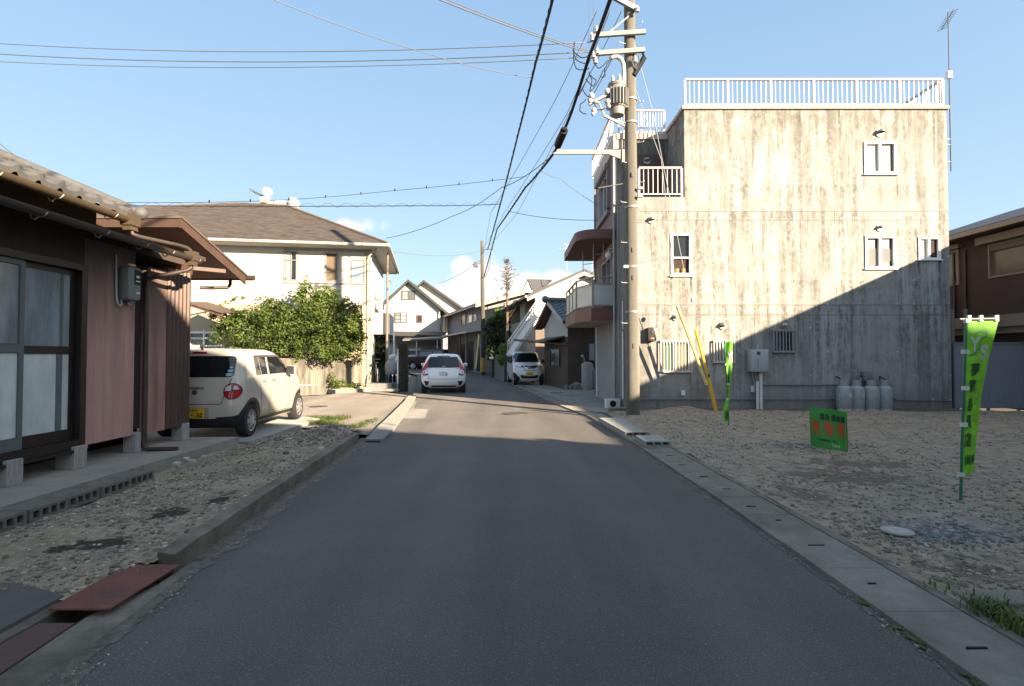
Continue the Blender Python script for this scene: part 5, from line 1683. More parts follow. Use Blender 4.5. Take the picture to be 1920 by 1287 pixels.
# service mast by the white house
mb = MB(); a = at(725, 640, 23.6); b = at(727, 475, 23.6)
mb.tube([Vector((a.x, 23.6, .0)), b], .055, 10, r1=.045); mb.tube([at(727, 527, 23.6), at(733, 527, 23.6), at(734, 533, 23.6)], .03, 6)
solo("service_mast", mb, M("mast_grey_pink", (.17, .14, .12), .6, var=.15), "slim steel service mast behind the white house's corner", "mast", smooth=False)

# ------------------------------------------------------------------ signs and banners
def text_mesh(s, size=1.0):
    cu = bpy.data.curves.new("t", 'FONT'); cu.body = s; cu.size = size; cu.resolution_u = 3
    cu.align_x = 'CENTER'; cu.align_y = 'CENTER'
    o = bpy.data.objects.new("t", cu); COL.objects.link(o)
    dg = bpy.context.evaluated_depsgraph_get(); dg.update()
    me = bpy.data.meshes.new_from_object(o.evaluated_get(dg))
    vs = [v.co.copy() for v in me.vertices]; fs = [tuple(p.vertices) for p in me.polygons]
    COL.objects.unlink(o); bpy.data.objects.remove(o); bpy.data.curves.remove(cu); bpy.data.meshes.remove(me)
    return vs, fs
def put_text(mb, s, size, fn, cx=0.0, cy=0.0, bold=0.0, sx=1.0, rot=0.0, fit=None):
    """lay text into a surface: fn(x, y) gives the point in space"""
    vs, fs = text_mesh(s, 1.0)
    if not vs: return
    x0, x1 = min(v.x for v in vs), max(v.x for v in vs); y0, y1 = min(v.y for v in vs), max(v.y for v in vs)
    mx, my = (x0 + x1) / 2, (y0 + y1) / 2
    k = size / max(1e-6, (y1 - y0))
    kx = k * sx
    if fit: kx = fit / max(1e-6, (x1 - x0))
    c, sn = math.cos(rot), math.sin(rot)
    shifts = [(0, 0)] if bold == 0 else [(bold * a, bold * b) for a, b in ((-1, 0), (1, 0), (0, 1), (0, -1))]
    for i, (ox, oy) in enumerate(shifts):
        P = []
        for v in vs:
            x, y = (v.x - mx) * kx + ox, (v.y - my) * k + oy
            P.append(fn(cx + x * c - y * sn, cy + x * sn + y * c, i * .00015))
        mb.add(P, fs)
m_green = M("green_plastic", (.035, .24, .028), .5, var=.10, scale=3)
m_green_txt = M("dark_green_print", (.008, .045, .012), .6, var=0)
m_red_txt = M("orange_red_print", (.42, .075, .018), .6, var=0)
m_lt_txt = M("pale_green_print", (.30, .48, .26), .6, var=0)
# for-sale board
S00, S10, S11, S01 = at(1520, 836, 7.9), at(1590, 849, 7.6), at(1588, 773, 7.6), at(1518, 763, 7.9)
def sgn(x, y, off=0.0):
    u, v = x + .5, y + .5
    p = S00 * (1 - u) * (1 - v) + S10 * u * (1 - v) + S11 * u * v + S01 * (1 - u) * v
    bend = .02 * math.sin(u * 5 + v * 2)
    nrm = (S10 - S00).cross(S01 - S00).normalized()
    if nrm.y > 0: nrm = -nrm
    return p + nrm * (bend + off)
t = thing("sale_sign", "green for-sale board with red Japanese lettering standing on the gravel lot", "sign", (((S00 + S10) / 2).x, ((S00 + S10) / 2).y, .06))
mb = MB(); n = 14
for i in range(n):
    for j in range(8):
        a = [(i / n - .5, j / 8 - .5), ((i + 1) / n - .5, j / 8 - .5), ((i + 1) / n - .5, (j + 1) / 8 - .5), (i / n - .5, (j + 1) / 8 - .5)]
        mb.quad(*[sgn(x, y, 0) for x, y in a]); mb.quad(*[sgn(x, y, -.006) for x, y in a])
for q0, q1 in (((-.5, -.5), (.5, -.5)), ((.5, -.5), (.5, .5)), ((.5, .5), (-.5, .5)), ((-.5, .5), (-.5, -.5))):
    for i in range(8):
        a = (q0[0] + (q1[0] - q0[0]) * i / 8, q0[1] + (q1[1] - q0[1]) * i / 8); b = (q0[0] + (q1[0] - q0[0]) * (i + 1) / 8, q0[1] + (q1[1] - q0[1]) * (i + 1) / 8)
        mb.quad(sgn(*a), sgn(*b), sgn(*b, -.006), sgn(*a, -.006))
mb.build("board", m_green, t)
f2 = lambda x, y, z=0: sgn(x, y, .004 + z)
mb = MB()
put_text(mb, "書活", .155, f2, -.10, .30, bold=.008, fit=.24); put_text(mb, "倶楽部", .155, f2, .26, .29, bold=.008, fit=.36)
put_text(mb, "不動産売買・仲介", .055, f2, -.02, -.29, bold=.003, fit=.5)
mb.build("lettering", m_green_txt, t)
mb = MB()
for k, ch in enumerate("売物件"): put_text(mb, ch, .36, f2, -.33 + .33 * k, .015, bold=.014, fit=.23)
mb.build("lettering", m_red_txt, t)
mb = MB(); put_text(mb, "0120-000", .05, f2, -.10, -.37, fit=.4) if False else put_text(mb, "Yume", .085, f2, .18, -.385, bold=.003, fit=.22)
mb.build("lettering", m_lt_txt, t)
mb = MB()
for A in (S00, S10):
    tp = (S01 if A is S00 else S11)
    d = Vector((0, .012, 0))
    mb.tube([Vector((A.x + (.02 if A is S00 else -.02), A.y, -.02)) + d, Vector((A.x + (.02 if A is S00 else -.02), A.y, tp.z)) + d], .007, 6)
each(mb, "stake", M("rusty_stake", (.22, .17, .11), .6, var=.2), t)
# nobori banners
m_flag = leaf_mat("green_banner_cloth", (.13, .40, .018), (.17, .46, .028), 1.5)
m_flagpole = M("green_banner_pole", (.012, .13, .075), .35, var=.05)
m_cream_clip = M("white_banner_tab", (.48, .50, .46), .5, var=0)
m_ltxt = M("white_print", (.42, .43, .40), .6, var=0)
m_greylogo = M("leaf_green_print", (.07, .24, .06), .6, var=0)
m_flagtxt = M("black_green_print", (.012, .06, .018), .6, var=0)
FB_Y = 5.25
base = at(1801, 934, FB_Y); base.z = .04
topp = at(1812, 597, FB_Y)
t = thing("banner_flag", "tall green banner flag with white YS letters on the gravel lot's right side", "banner", base)
mb = MB(); mb.tube([base + Vector((0, 0, -.02)), at(1804, 826, FB_Y)], .013, 8); mb.tube([at(1804, 828, FB_Y), topp], .012, 8); mb.build("flagpole", m_flagpole, t)
mb = MB(); mb.tube([at(1800, 598.5, FB_Y), at(1872, 597.5, FB_Y - .02)], .006, 8); mb.build("cross_rod", m_cream_clip, t)
FLc = [(602, 1815, 1870, 0), (640, 1813.5, 1862, .02), (700, 1811, 1850, .10), (740, 1809.5, 1841, .16), (790, 1808, 1833.5, .2), (840, 1806, 1830, .2), (893, 1803.5, 1828, .18)]
LF = [at(a[1], a[0], FB_Y) for a in FLc]; RF = [at(a[2], a[0], FB_Y + a[3]) for a in FLc]
def flag_fn(L_, R_, z0, z1, wob=.012, ph=0.0, slack=0.5):
    zs = [p.z for p in L_]
    def fn(x, y, off=0.0):
        z = z0 + (z1 - z0) * y
        def ip(P): return Vector([float(np.interp(-z, [-q for q in zs], [p[i] for p in P])) for i in range(3)])
        a, b = ip(L_), ip(R_)
        p = a.lerp(b, x); p.z = z + (b.z - a.z) * x * .0
        p.y += wob * math.sin(x * 5 + y * 9 + ph) + slack * .0 - off
        return p
    return fn
zt, zb = LF[0].z, LF[-1].z
ff = flag_fn(LF, RF, zt, zb)
def cloth(fn, nx=14, ny=60):
    mb = MB()
    for i in range(nx):
        for j in range(ny):
            mb.quad(fn(i / nx, j / ny), fn((i + 1) / nx, j / ny), fn((i + 1) / nx, (j + 1) / ny), fn(i / nx, (j + 1) / ny))
    return mb
c = cloth(ff)
c.v = [p for p in c.v]
fo = c.build("cloth", m_flag, t, smooth=True)
tx = lambda x, y, z=0: ff(x, y, .006 + z)
Wf, Hf = .35, zt - zb
def ft_(mb, s, h, cx, cy, w, bold=.0, rot=0.0):
    put_text(mb, s, -h / Hf, tx, cx, cy, bold=bold, fit=w)
mb = MB(); ft_(mb, "Y", .135, .30, .150, .34, .006); ft_(mb, "S", .13, .66, .202, .30, .007); mb.build("logo_letters", m_ltxt, fo)
mb = MB()
def swoosh(pts, w):
    P = [Vector((x, y, 0)) for x, y in pts]
    for i in range(len(P) - 1):
        a, b = P[i], P[i + 1]; d = (b - a).normalized(); nn = Vector((-d.y, d.x, 0))
        w0 = w * math.sin(math.pi * (i + .15) / (len(P) - .7)); w1 = w * math.sin(math.pi * (i + 1.15) / (len(P) - .7))
        q = [a + nn * w0, b + nn * w1, b - nn * w1, a - nn * w0]
        mb.add([ff(p.x, p.y, .0045) for p in q], [(0, 1, 2, 3)])
swoosh([(.24, .105), (.36, .078), (.52, .066), (.66, .072), (.70, .092), (.62, .108), (.5, .11)], .012)
swoosh([(.58, .10), (.50, .135), (.45, .175), (.36, .205), (.22, .222), (.12, .222)], .016)
mb.build("logo_leaf", m_greylogo, fo)
mb = MB()
for k, (ch, y) in enumerate((("夢", .315), ("家", .42), ("島", .545), ("果", .66), ("店", .775))):
    ft_(mb, ch, .115 if k < 2 else .125, .34 if k else .38, y, .36 if k == 0 else .40, .006)
mb.build("lettering", m_flagtxt, fo)
mb = MB()
ft_(mb, "と", .06, .66, .30, .16, .0); ft_(mb, "の", .08, .74, .53, .26, .0); ft_(mb, "十", .05, .70, .66, .16, 0); ft_(mb, "ナ", .07, .72, .765, .22, 0); ft_(mb, "ヤ", .05, .62, .45, .2, 0)
mb.build("lettering", m_greylogo, fo)
mb = MB()
ft_(mb, "開発", .075, .52, .905, .66, .008, -.05)
mb.build("lettering", m_flagtxt, fo)
mb = MB()
for y in (0.0, .20, .435, .67, .99):
    p = ff(0, y); mb.box(p + Vector((-.035, -.022, -.02)), p + Vector((.018, .016, .02)))
for x in (.04, .46, .93):
    p = ff(x, 0); mb.box(p + Vector((-.016, -.012, -.005)), p + Vector((.016, .012, .055)))
each(mb, "tab", m_cream_clip, t)
# second banner, twisted by the wind
B2 = 10.5
b2 = at(1367, 800, B2); 
t = thing("banner_flag", "small twisted green banner flag before the grilled window of the concrete wall", "banner", (b2.x, B2, .06))
mb = MB(); mb.tube([Vector((b2.x, B2, .03)), at(1358, 640, B2)], .012, 8); mb.build("flagpole", m_flagpole, t)
tw = [(640, 1359, 1374, 0), (668, 1360, 1374.5, 0), (690, 1361, 1374, .02), (705, 1362, 1371, .05), (728, 1364, 1368.5, .05), (742, 1363.5, 1366.5, .0), (752, 1361, 1367, -.05), (770, 1356.5, 1368, -.05), (783, 1355.5, 1369, -.02), (791, 1357, 1364, 0)]
L2 = [at(a[1], a[0], B2 - .02 - a[3]) for a in tw]; R2 = [at(a[2], a[0], B2 - .02 + a[3]) for a in tw]
f_2 = flag_fn(L2, R2, L2[0].z, L2[-1].z, .03, 1.0)
c = cloth(f_2, 10, 50); fo2 = c.build("cloth", m_flag, t, smooth=True)
t2 = lambda x, y, z=0: f_2(x, y, .012 + z)
mb = MB(); put_text(mb, "YS", -.13, t2, .6, .20, fit=.75, rot=0, bold=.012); mb.build("logo_letters", m_ltxt, fo2)
mb = MB(); put_text(mb, "夢", -.10, t2, .55, .36, fit=.5, bold=.02); put_text(mb, "家", -.09, t2, .5, .47, fit=.5, bold=.02); put_text(mb, "開", -.06, t2, .5, .92, fit=.6, bold=.03); mb.build("lettering", m_flagtxt, fo2)
mb = MB()
for (x, y) in ((1360, 640), (1361, 684), (1365, 721), (1365, 749)):
    p = at(x, y, B2 - .02); mb.box(p + Vector((-.02, -.03, -.015)), p + Vector((.025, .02, .02)))
each(mb, "tab", m_cream_clip, t)

# ------------------------------------------------------------------ brown house and steel fence on the right
m_brownwall = M("dark_brown_siding", (.062, .036, .030), .75, var=.18, scale=3, bump=.15, bscale=70)
m_beigetrim = M("beige_trim", (.25, .19, .155), .6, var=.1, scale=5)
m_slate = M("dark_slate_roof", (.04, .042, .05), .6, var=.2, scale=8)
XB = 13.6
t = thing("brown_house", "dark brown two-storey house with beige trim behind the steel fence", "house", (XB, 12, 0))
FBh = Fr((XB, 0, 0), (0, -1, 0), (-1, 0, 0))      # u = -Y
wA = (-15.15, -12.6, 3.64, 4.6); wB = (-17.6, -16.15, 3.6, 4.68)
mb = MB(); FBh.wall(mb, -19.5, 3.2, 0, 4.92, [wA, wB], .12)
mb.quad((XB, -3.2, 0), (24, -3.2, 0), (24, -3.2, 4.9), (XB, -3.2, 4.9)); mb.quad((XB, 19.5, 0), (24, 19.5, 0), (24, 19.5, 4.9), (XB, 19.5, 4.9))
mb.build("wall", m_brownwall, t)
window(t, FBh, *wA, m_beigetrim, [(1.05, M("dusty_window", (.17, .145, .11), .2, var=.3, scale=1.3)), (1.2, m_dark_in)], fw=.05, recess=.08)
window(t, FBh, *wB, m_beigetrim, [(1, m_glass_pale)], fw=.06, recess=.08)
mb = MB(); FBh.box(mb, -15.35, -12.5, 4.62, 4.83, .001, .22); FBh.box(mb, -17.7, -16.05, 4.70, 4.83, .001, .12); each(mb, "shutter_box", m_beigetrim, t)
mb = MB(); FBh.box(mb, -15.1, -12.6, 4.40, 4.61, -.075, .01); mb.build("shutter", M("shutter_brown", (.15, .10, .085), .6, var=.1), t)
mb = MB()
for (u, w) in ((-15.95, .07), (-16.35, .06)): FBh.box(mb, u, u + w, 2.55, 4.6, .001, .05)
each(mb, "downpipe", M("pipe_brown", (.028, .02, .018), .5, var=.1), t)
mb = MB(); FBh.box(mb, -19.5, 2.2, 2.24, 2.56, .001, .32); FBh.box(mb, -19.5, 2.2, 2.06, 2.235, .001, .22); each(mb, "belt_course", m_beigetrim, t)
mb = MB(); mb.slab([(13.0, -3.4, 5.03), (13.0, 20.1, 5.03), (18.8, 20.1, 6.9), (18.8, -3.4, 6.9)], .10)
mb.slab([(24.6, 20.1, 5.03), (24.6, -3.4, 5.03), (18.81, -3.4, 6.9), (18.81, 20.1, 6.9)], .10)
mb.build("roof", m_slate, t)
mb = MB(); mb.box((12.93, -3.4, 4.86), (13.06, 20.1, 4.99)); mb.build("eave_gutter", m_beigetrim, t)
mb = MB(); mb.prism([(13.07, -3.3, 4.90), (13.59, -3.3, 4.90), (13.59, -3.3, 4.88), (13.07, -3.3, 4.88)], (0, 23.3, 0)); mb.build("soffit", M("soffit_brown", (.14, .07, .055), .7, var=.1), t)
m_fence = M("grey_steel_fence", (.25, .265, .29), .5, var=.1, scale=2.5, stretch=(6, 1, 1))
t = thing("steel_fence", "grey flat steel panel fence raised on feet beside the concrete building", "fence", (12.4, 14.0, 0))
mb = MB()
x = 11.62
k = 0
while x < 13.5:
    mb.box((x, 14.0, .07), (min(13.55, x + .9) - .004, 14.03, 1.74)); x += .9
each(mb, "panel", m_fence, t)
mb = MB(); mb.box((11.6, 13.985, 1.741), (13.56, 14.045, 1.80)); mb.box((11.58, 13.99, .05), (11.618, 14.04, 1.74)); mb.build("top_rail", M("fence_rail", (.20, .205, .22), .5, var=.1), t)
mb = MB()
for x in (11.7, 12.5, 13.3): mb.box((x, 14.031, 0), (x + .05, 14.09, 1.7)); 
each(mb, "fence_post", m_galv, t)
for x, w in ((1808, "beige pipe post behind the steel fence, beside the concrete wall's edge"), (1834, "beige pipe post behind the steel fence, over the tall banner's rod")):
    mb = MB(); a = at(x, 585, 13.9); mb.tube([Vector((a.x, 14.3, 0)), Vector((a.x, 14.3, at(x, 580, 14.3).z))], .055, 10)
    solo("fence_pipe", mb, m_beigetrim, w, "pipe", smooth=False)
# weeds along the right gutter
def blades(mb, c, n, h, spread, rr, w=.008):
    for k in range(n):
        a = rr.random() * 6.28
        b = c + Vector((rr.gauss(0, spread), rr.gauss(0, spread), 0))
        l = h * (.4 + .8 * rr.random())
        d = Vector((math.cos(a), math.sin(a), 0)); s = Vector((-d.y, d.x, 0)) * w
        m_ = b + d * l * .25 + Vector((0, 0, l * .7)); e = b + d * l * .7 + Vector((0, 0, l))
        mb.add([b - s, b + s, m_ + s * .8, m_ - s * .8, e], [(0, 1, 2, 3), (3, 2, 4)])
m_grass = leaf_mat("weed_green", (.055, .095, .02), (.14, .17, .035), 3)
m_moss = M("moss", (.06, .085, .018), .95, var=.5, scale=30, bump=.8, bscale=90)
rr = random.Random(11)
mb = MB()
for k in range(120):
    y = 1.6 + 1.45 * rr.random(); blades(mb, Vector((2.60 + abs(rr.gauss(0, .05)), y, .03)), 9, .06, .03, rr, .004)
for k in range(16): blades(mb, Vector((2.66 + rr.gauss(0, .05), 2.62 + rr.gauss(0, .10), .03)), 16, .13, .04, rr, .006)
for k in range(12): blades(mb, Vector((2.64 + rr.gauss(0, .04), 2.98 + rr.gauss(0, .10), .03)), 12, .08, .04, rr, .005)
tag(mb.build("grass", m_grass, None, fix=False), "small weeds growing along the near right gutter", "weeds", kind='stuff')
mb = MB()
for k in range(300):
    y = 1.0 + 2.2 * rr.random() ** .8
    if nz(y, 0, 4.5, 3) < .0: continue
    x = lerp_edge(R_EDGE, y) - .01 + rr.gauss(0, .012)
    s = .006 + .010 * rr.random()
    vs, fs = TEMPL[k % 5]; mb.add([Vector((x + v.x * s, y + v.y * s * 1.8, .012 + v.z * s * .5)) for v in vs], fs)
tag(mb.build("moss", m_moss, None), "moss in the joint between asphalt and right gutter", "moss", kind='stuff')
# small paved corner on the near right
mb = MB(); mb.prism([(2.62, -2, -.05), (6, -2, -.05), (6, 2.92, -.05), (2.66, 3.02, -.05)], (0, 0, .085))
structure("paving", mb, M("old_asphalt_corner", (.10, .095, .09), .9, var=.2, scale=3, bump=.4, bscale=90))
mb = MB(); mb.bevbox((2.62, 3.03, .0), (2.98, 3.22, .055), .01)
solo("concrete_piece", mb, m_conc, "loose flat concrete piece at the lot's near corner by the gutter", "concrete piece")
# unseen tree, added out of view: its crown frays the shadow edge on the road
t = thing("shadow_tree", "slender leafy garden tree beside the neighbouring gable house", "tree", (9.7, -2.5, 0))
rt2 = random.Random(77)
mb = MB(); mb.tube([(9.7, -2.5, -.1), (9.72, -2.48, 2.6), (9.65, -2.5, 6.0)], .09, 10, r1=.03)
for k in range(14):
    z = 4.1 + 2.1 * rt2.random(); a = rt2.random() * 6.28; l = .5 + .5 * rt2.random()
    mb.tube([(9.68, -2.5, z), (9.68 + l * math.cos(a), -2.5 + l * math.sin(a), z + .35)], .022, 5, r1=.008)
mb.build("trunk", M("shadow_tree_bark", (.11, .08, .055), .9, var=.3, scale=10), t)
mb = MB()
for k in range(520):
    a, q = rt2.random() * 6.28, rt2.gauss(0, .5)
    p = Vector((9.68 + q * math.cos(a), -2.5 + q * math.sin(a), 5.25 + rt2.gauss(0, .55)))
    d = Vector((rt2.gauss(0, 1), rt2.gauss(0, 1), rt2.gauss(0, 1))).normalized(); e = d.orthogonal().normalized(); f = d.cross(e)
    s = .06 + .05 * rt2.random()
    mb.add([p - e * s, p - f * s * .5, p + e * s, p + f * s * .5], [(0, 1, 2, 3)])
mb.build("crown", leaf_mat("shadow_tree_leaf", (.02, .045, .008), (.07, .11, .016), 2), t, fix=False)
# house behind the viewer on the right: it throws the shade over lot and road
t = thing("neighbour_house", "plain house with a gable roof across the lot behind the viewer", "house", (7, -9, 0))
mb = MB(); mb.box((3.4, -15, -.1), (14.6, -4.0, 5.0)); mb.prism([(3.4, -4.0, 5.0), (14.6, -4.0, 5.0), (14.6, -4.0, 5.08), (6.0, -4.0, 7.25), (3.4, -4.0, 6.4)], (0, -11, 0)); mb.build("wall", m_cream, t)
mb = MB(); mb.slab([(6.0, -3.7, 7.62), (6.0, -15.6, 7.62), (15.1, -15.6, 5.22), (15.1, -3.55, 5.22)], .14); mb.slab([(5.99, -15.6, 7.62), (5.99, -3.7, 7.62), (2.4, -3.7, 6.50), (2.4, -15.6, 6.50)], .14); mb.build("roof", m_slate, t)
FN = Fr((0, -4.0, 0), (-1, 0, 0), (0, 1, 0))
for u in (-10.5, -7.5): window(t, FN, u, u + 1.6, 1.0, 2.2, m_white_al, [(1, m_glass), (1, m_glass)], recess=-.002, out=.06)
# ------------------------------------------------------------------ foliage
def leaf_cloud(mb, blobs, n, size, rr, shell=.55, flat=.35):
    """leaf-sized quads spread through a set of ellipsoids (centre, radii)"""
    vols = [b[1][0] * b[1][1] * b[1][2] for b in blobs]
    tot = sum(vols)
    for (c, r), v in zip(blobs, vols):
        c = Vector(c)
        for k in range(max(6, int(n * v / tot))):
            d = Vector((rr.gauss(0, 1), rr.gauss(0, 1), rr.gauss(0, 1))).normalized()
            t = (shell + (1 - shell) * rr.random()) if rr.random() < .8 else rr.random()
            t *= 1 + .22 * noise.noise(d * 2.3 + c)
            p = c + Vector((d.x * r[0], d.y * r[1], d.z * r[2])) * t
            nn = (d + Vector((rr.gauss(0, .6), rr.gauss(0, .6), rr.gauss(0, .6) + flat))).normalized()
            a = nn.orthogonal().normalized()
            a.rotate(Matrix.Rotation(rr.random() * 6.28, 3, nn))
            b = nn.cross(a)
            s = size * (.55 + .8 * rr.random())
            w = .42
            mb.add([p - a * s, p - b * s * w + nn * s * .12, p + a * s, p + b * s * w + nn * s * .12], [(0, 1, 2, 3)])
m_bush = leaf_mat("garden_bush_leaf", (.018, .042, .006), (.105, .15, .018), 2.4)
m_bush_lt = leaf_mat("fresh_green_leaf", (.05, .10, .010), (.12, .155, .02), 1.5)
m_dkbush = leaf_mat("dark_evergreen_leaf", (.014, .028, .008), (.045, .065, .014), 1.2)
m_bark = M("bark", (.10, .075, .055), .9, var=.35, scale=12, bump=.6, bscale=30)
rr = random.Random(21)

# ------------------------------------------------------------------ white two-storey house at the left
m_wht = M("white_stucco", (.52, .50, .465), .85, var=.05, scale=1.5, bump=.12, bscale=120)
m_crm = M("pale_cream_stucco", (.42, .365, .26), .85, var=.07, scale=1.5, bump=.12, bscale=120)
m_shingle = M("brown_shingle", (.05, .040, .033), .8, var=.3, scale=3, stretch=(1.2, 4, 4), col2=(.028, .023, .02), mixs=1.6, bump=.3, bscale=25)
m_offwhite = M("offwhite_trim", (.40, .37, .335), .6, var=.08, scale=6)
ang = R(9)
C0 = Vector((-6.05, 22.8, 0))
U = Vector((math.cos(ang), math.sin(ang), 0)); Nn = Vector((math.sin(ang), -math.cos(ang), 0))
WH = thing("white_house", "white two-storey stucco house with brown hip roof behind the garden bush", "house", C0)
FW = Fr(C0, U, Nn)          # u runs right; corner at u = 0
FW2 = Fr(C0, -Nn, U)        # right-hand side wall, u = depth
def fwuv(px, py):
    """wall coordinates of a pixel on the front wall"""
    v = Vector(((px - CX) / F_PX, 0, 0)); 
    d = at(px, py, 1.0) - Vector((0, 0, CAM_H)); o = Vector((0, 0, CAM_H))
    t = (C0 - o).dot(Nn) / d.dot(Nn)
    p = o + d * t
    return (p - C0).dot(U), p.z
def fwr(x0, y0, x1, y1):
    a, b = fwuv(x0, y0), fwuv(x1, y1); return (a[0], b[0], b[1], a[1])
Wn1, Wn2, Wn3 = fwr(536, 471, 557, 527), fwr(610, 474, 634, 529), fwr(355, 622, 412, 650)
zl = 3.62; ze = 6.02
mb = MB(); FW.wall(mb, -19.3, 0, zl, ze, [Wn1, Wn2], .12); FW2.wall(mb, 0, 6.2, zl, ze); mb.build("upper_wall", m_wht, WH)
mb = MB(); FW.wall(mb, -19.3, -.0, -.1, zl - .02, [Wn3], .1); FW2.wall(mb, 0, 6.2, -.1, zl - .02)
mb.build("lower_wall", m_crm, WH)
mb = MB(); FW.box(mb, -19.3, .012, zl - .03, zl + .012, -.02, .018); FW2.box(mb, -.012, 6.2, zl - .03, zl + .012, .001, .018); mb.build("belt_line", m_offwhite, WH)
mb = MB(); FW.box(mb, -.36, .05, -.1, zl - .031, .001, .06); FW.box(mb, -.30, -.02, zl + .013, ze, .001, .03); mb.build("corner_pilaster", m_crm, WH)
m_whf = M('shadow_line_grey', (.21, .205, .20), .5, var=.05)  # white frames greyed: shadow lines around them put into the colour
m_curt2 = M('dim_beige_curtain', (.17, .125, .085), .85, var=.3, scale=5, stretch=(14, 14, .6))
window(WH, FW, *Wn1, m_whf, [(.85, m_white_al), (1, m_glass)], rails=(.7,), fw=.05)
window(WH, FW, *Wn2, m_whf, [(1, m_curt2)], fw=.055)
Wn4 = fwr(659, 487, 684, 532)
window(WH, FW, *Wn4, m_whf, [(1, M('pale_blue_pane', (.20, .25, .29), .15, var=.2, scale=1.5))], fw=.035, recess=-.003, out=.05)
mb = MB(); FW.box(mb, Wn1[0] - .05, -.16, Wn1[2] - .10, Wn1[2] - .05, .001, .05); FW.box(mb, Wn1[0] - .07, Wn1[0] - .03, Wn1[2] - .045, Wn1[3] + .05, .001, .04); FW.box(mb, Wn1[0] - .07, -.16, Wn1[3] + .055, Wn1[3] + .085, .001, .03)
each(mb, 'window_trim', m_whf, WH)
window(WH, FW, *Wn3, m_white_al, [(1, m_greypane), (1, m_greypane)], rails=(.5,), fw=.05)
mb = MB()
for z in (2.15, 2.35): FW.box(mb, Wn3[0], Wn3[1], z, z + .03, .08, .11)
for u in np.linspace(Wn3[0], Wn3[1] - .04, 3): FW.box(mb, u, u + .04, 1.9, 2.5, .085, .115)
mb.build("window_guard", m_white_al, WH)
oh = .72
def hp(u, w, z): return FW.p(u, z, w)
E = [hp(-20, oh, ze + .12), hp(oh, oh, ze + .12), hp(oh, -6.9, ze + .12), hp(-20, -6.9, ze + .12)]
Rd = [hp(-6.5, -3.1, 8.55), hp(-4.25, -3.1, 8.55)]
mb = MB(); mb.quad(E[0], E[1], Rd[1], Rd[0]); mb.add([E[1], E[2], Rd[1]], [(0, 1, 2)]); mb.quad(E[2], E[3], Rd[0], Rd[1]); mb.add([E[3], E[0], Rd[0]], [(0, 1, 2)])
mb.build("roof", m_shingle, WH)
mb = MB()
for a, b in ((Rd[0], E[0]), (Rd[1], E[1]), (Rd[0], Rd[1]), (Rd[1], E[2])): mb.tube([a + Vector((0, 0, .02)), b + Vector((0, 0, .02))], .06, 6)
each(mb, "hip_cap", M("hip_cap_brown", (.085, .062, .05), .8, var=.2), WH)
mb = MB()
FW.box(mb, -20, oh, ze - .03, ze + .115, oh - .04, oh); 
FW.box(mb, oh - .04, oh, ze - .03, ze + .115, -6.9, oh - .041)
mb.build("fascia", m_offwhite, WH)
mb = MB(); mb.tube([hp(-20, oh + .07, ze + .06), hp(oh + .08, oh + .07, ze + .03)], .065, 10); mb.tube([hp(oh + .07, oh + .0, ze + .03), hp(oh + .07, -6.9, ze + .06)], .065, 10); mb.build("gutter", m_offwhite, WH, auto=50)
mb = MB()
for u in np.arange(-13, .5, .85): mb.box(hp(u, oh + .135, ze + .02), hp(u + .03, oh + .15, ze + .1))
each(mb, "gutter_bracket", M("bracket_brown", (.22, .15, .11), .6, var=.1), WH)
mb = MB(); FW.box(mb, -20, oh - .045, ze - .03, ze - .005, -6.9, oh - .045); mb.build("soffit", M("soffit_white", (.52, .49, .45), .8, var=.05), WH)
mb = MB(); mb.tube([hp(.25, .35, ze - .05), hp(-.1, .12, ze - .35), hp(-.12, .07, ze - .5), hp(-.12, .07, .2)], .045, 8); mb.build("downpipe", m_offwhite, WH, auto=60)
mb = MB(); FW2.box(mb, .9, 3.6, 2.4, 3.35, .001, .75); mb.build("porch_box", m_wht, WH)
mb = MB(); FW2.box(mb, 1.0, 3.5, .1, 2.39, .001, .03); mb.build("entrance_recess", M("teal_grey_door", (.16, .20, .21), .6, var=.25, scale=3), WH)
mb = MB()
for u, w in ((.98, .68), (1.6, .68), (3.5, .68)): FW2.box(mb, u, u + .1, .1, 2.395, w - .1, w)
each(mb, "porch_post", M("teal_white_post", (.40, .47, .48), .5, var=.1), WH)
# rooftop white hoods and aerial
mb = MB()
r0 = at(487, 386, 26.0); mb.bevbox(at(488, 389, 25.8), at(512, 374, 26.4), .08); mb.bevbox(at(512, 388, 25.9), at(541, 380, 26.3), .05); mb.bevbox(at(540, 389, 25.8), at(563, 376, 26.4), .10)
mb.bevbox(at(486, 380, 25.7), at(512, 377, 26.4), .03)
mb.build("roof_vent", m_offwhite, WH, auto=50)
t = thing("tv_antenna", "TV aerial with a small dish standing on the white house's roof hood", "antenna", at(505, 376, 26))
mb = MB(); mb.tube([at(510, 376, 26), at(474, 359, 26)], .03, 6)
for k in range(5): 
    p = at(474 + k * 5.5, 359 + k * 2.6, 26); mb.bar(p + Vector((0, -.3, .05)), p + Vector((0, .3, -.05)), .018)
mb.tube([at(468, 352, 26), at(469, 368, 26)], .02, 6); mb.tube([at(468, 354, 26), at(474, 360, 26)], .02, 6)
mb.build("yagi", m_wire_g, t)
mb = MB(); c = at(501, 362, 26)
mb.lathe([(.001, .0), (.12, .02), (.2, .07), (.23, .12), (.22, .125), (.001, .03)], (0, 0, 0), 18)
mt = Matrix.Translation(c) @ Matrix.Rotation(R(70), 4, Vector((.7, .5, 0)))
mb.v = [mt @ p for p in mb.v]; mb.tube([c, at(506, 376, 26)], .02, 6); mb.build("dish", m_white_al, t, auto=40)
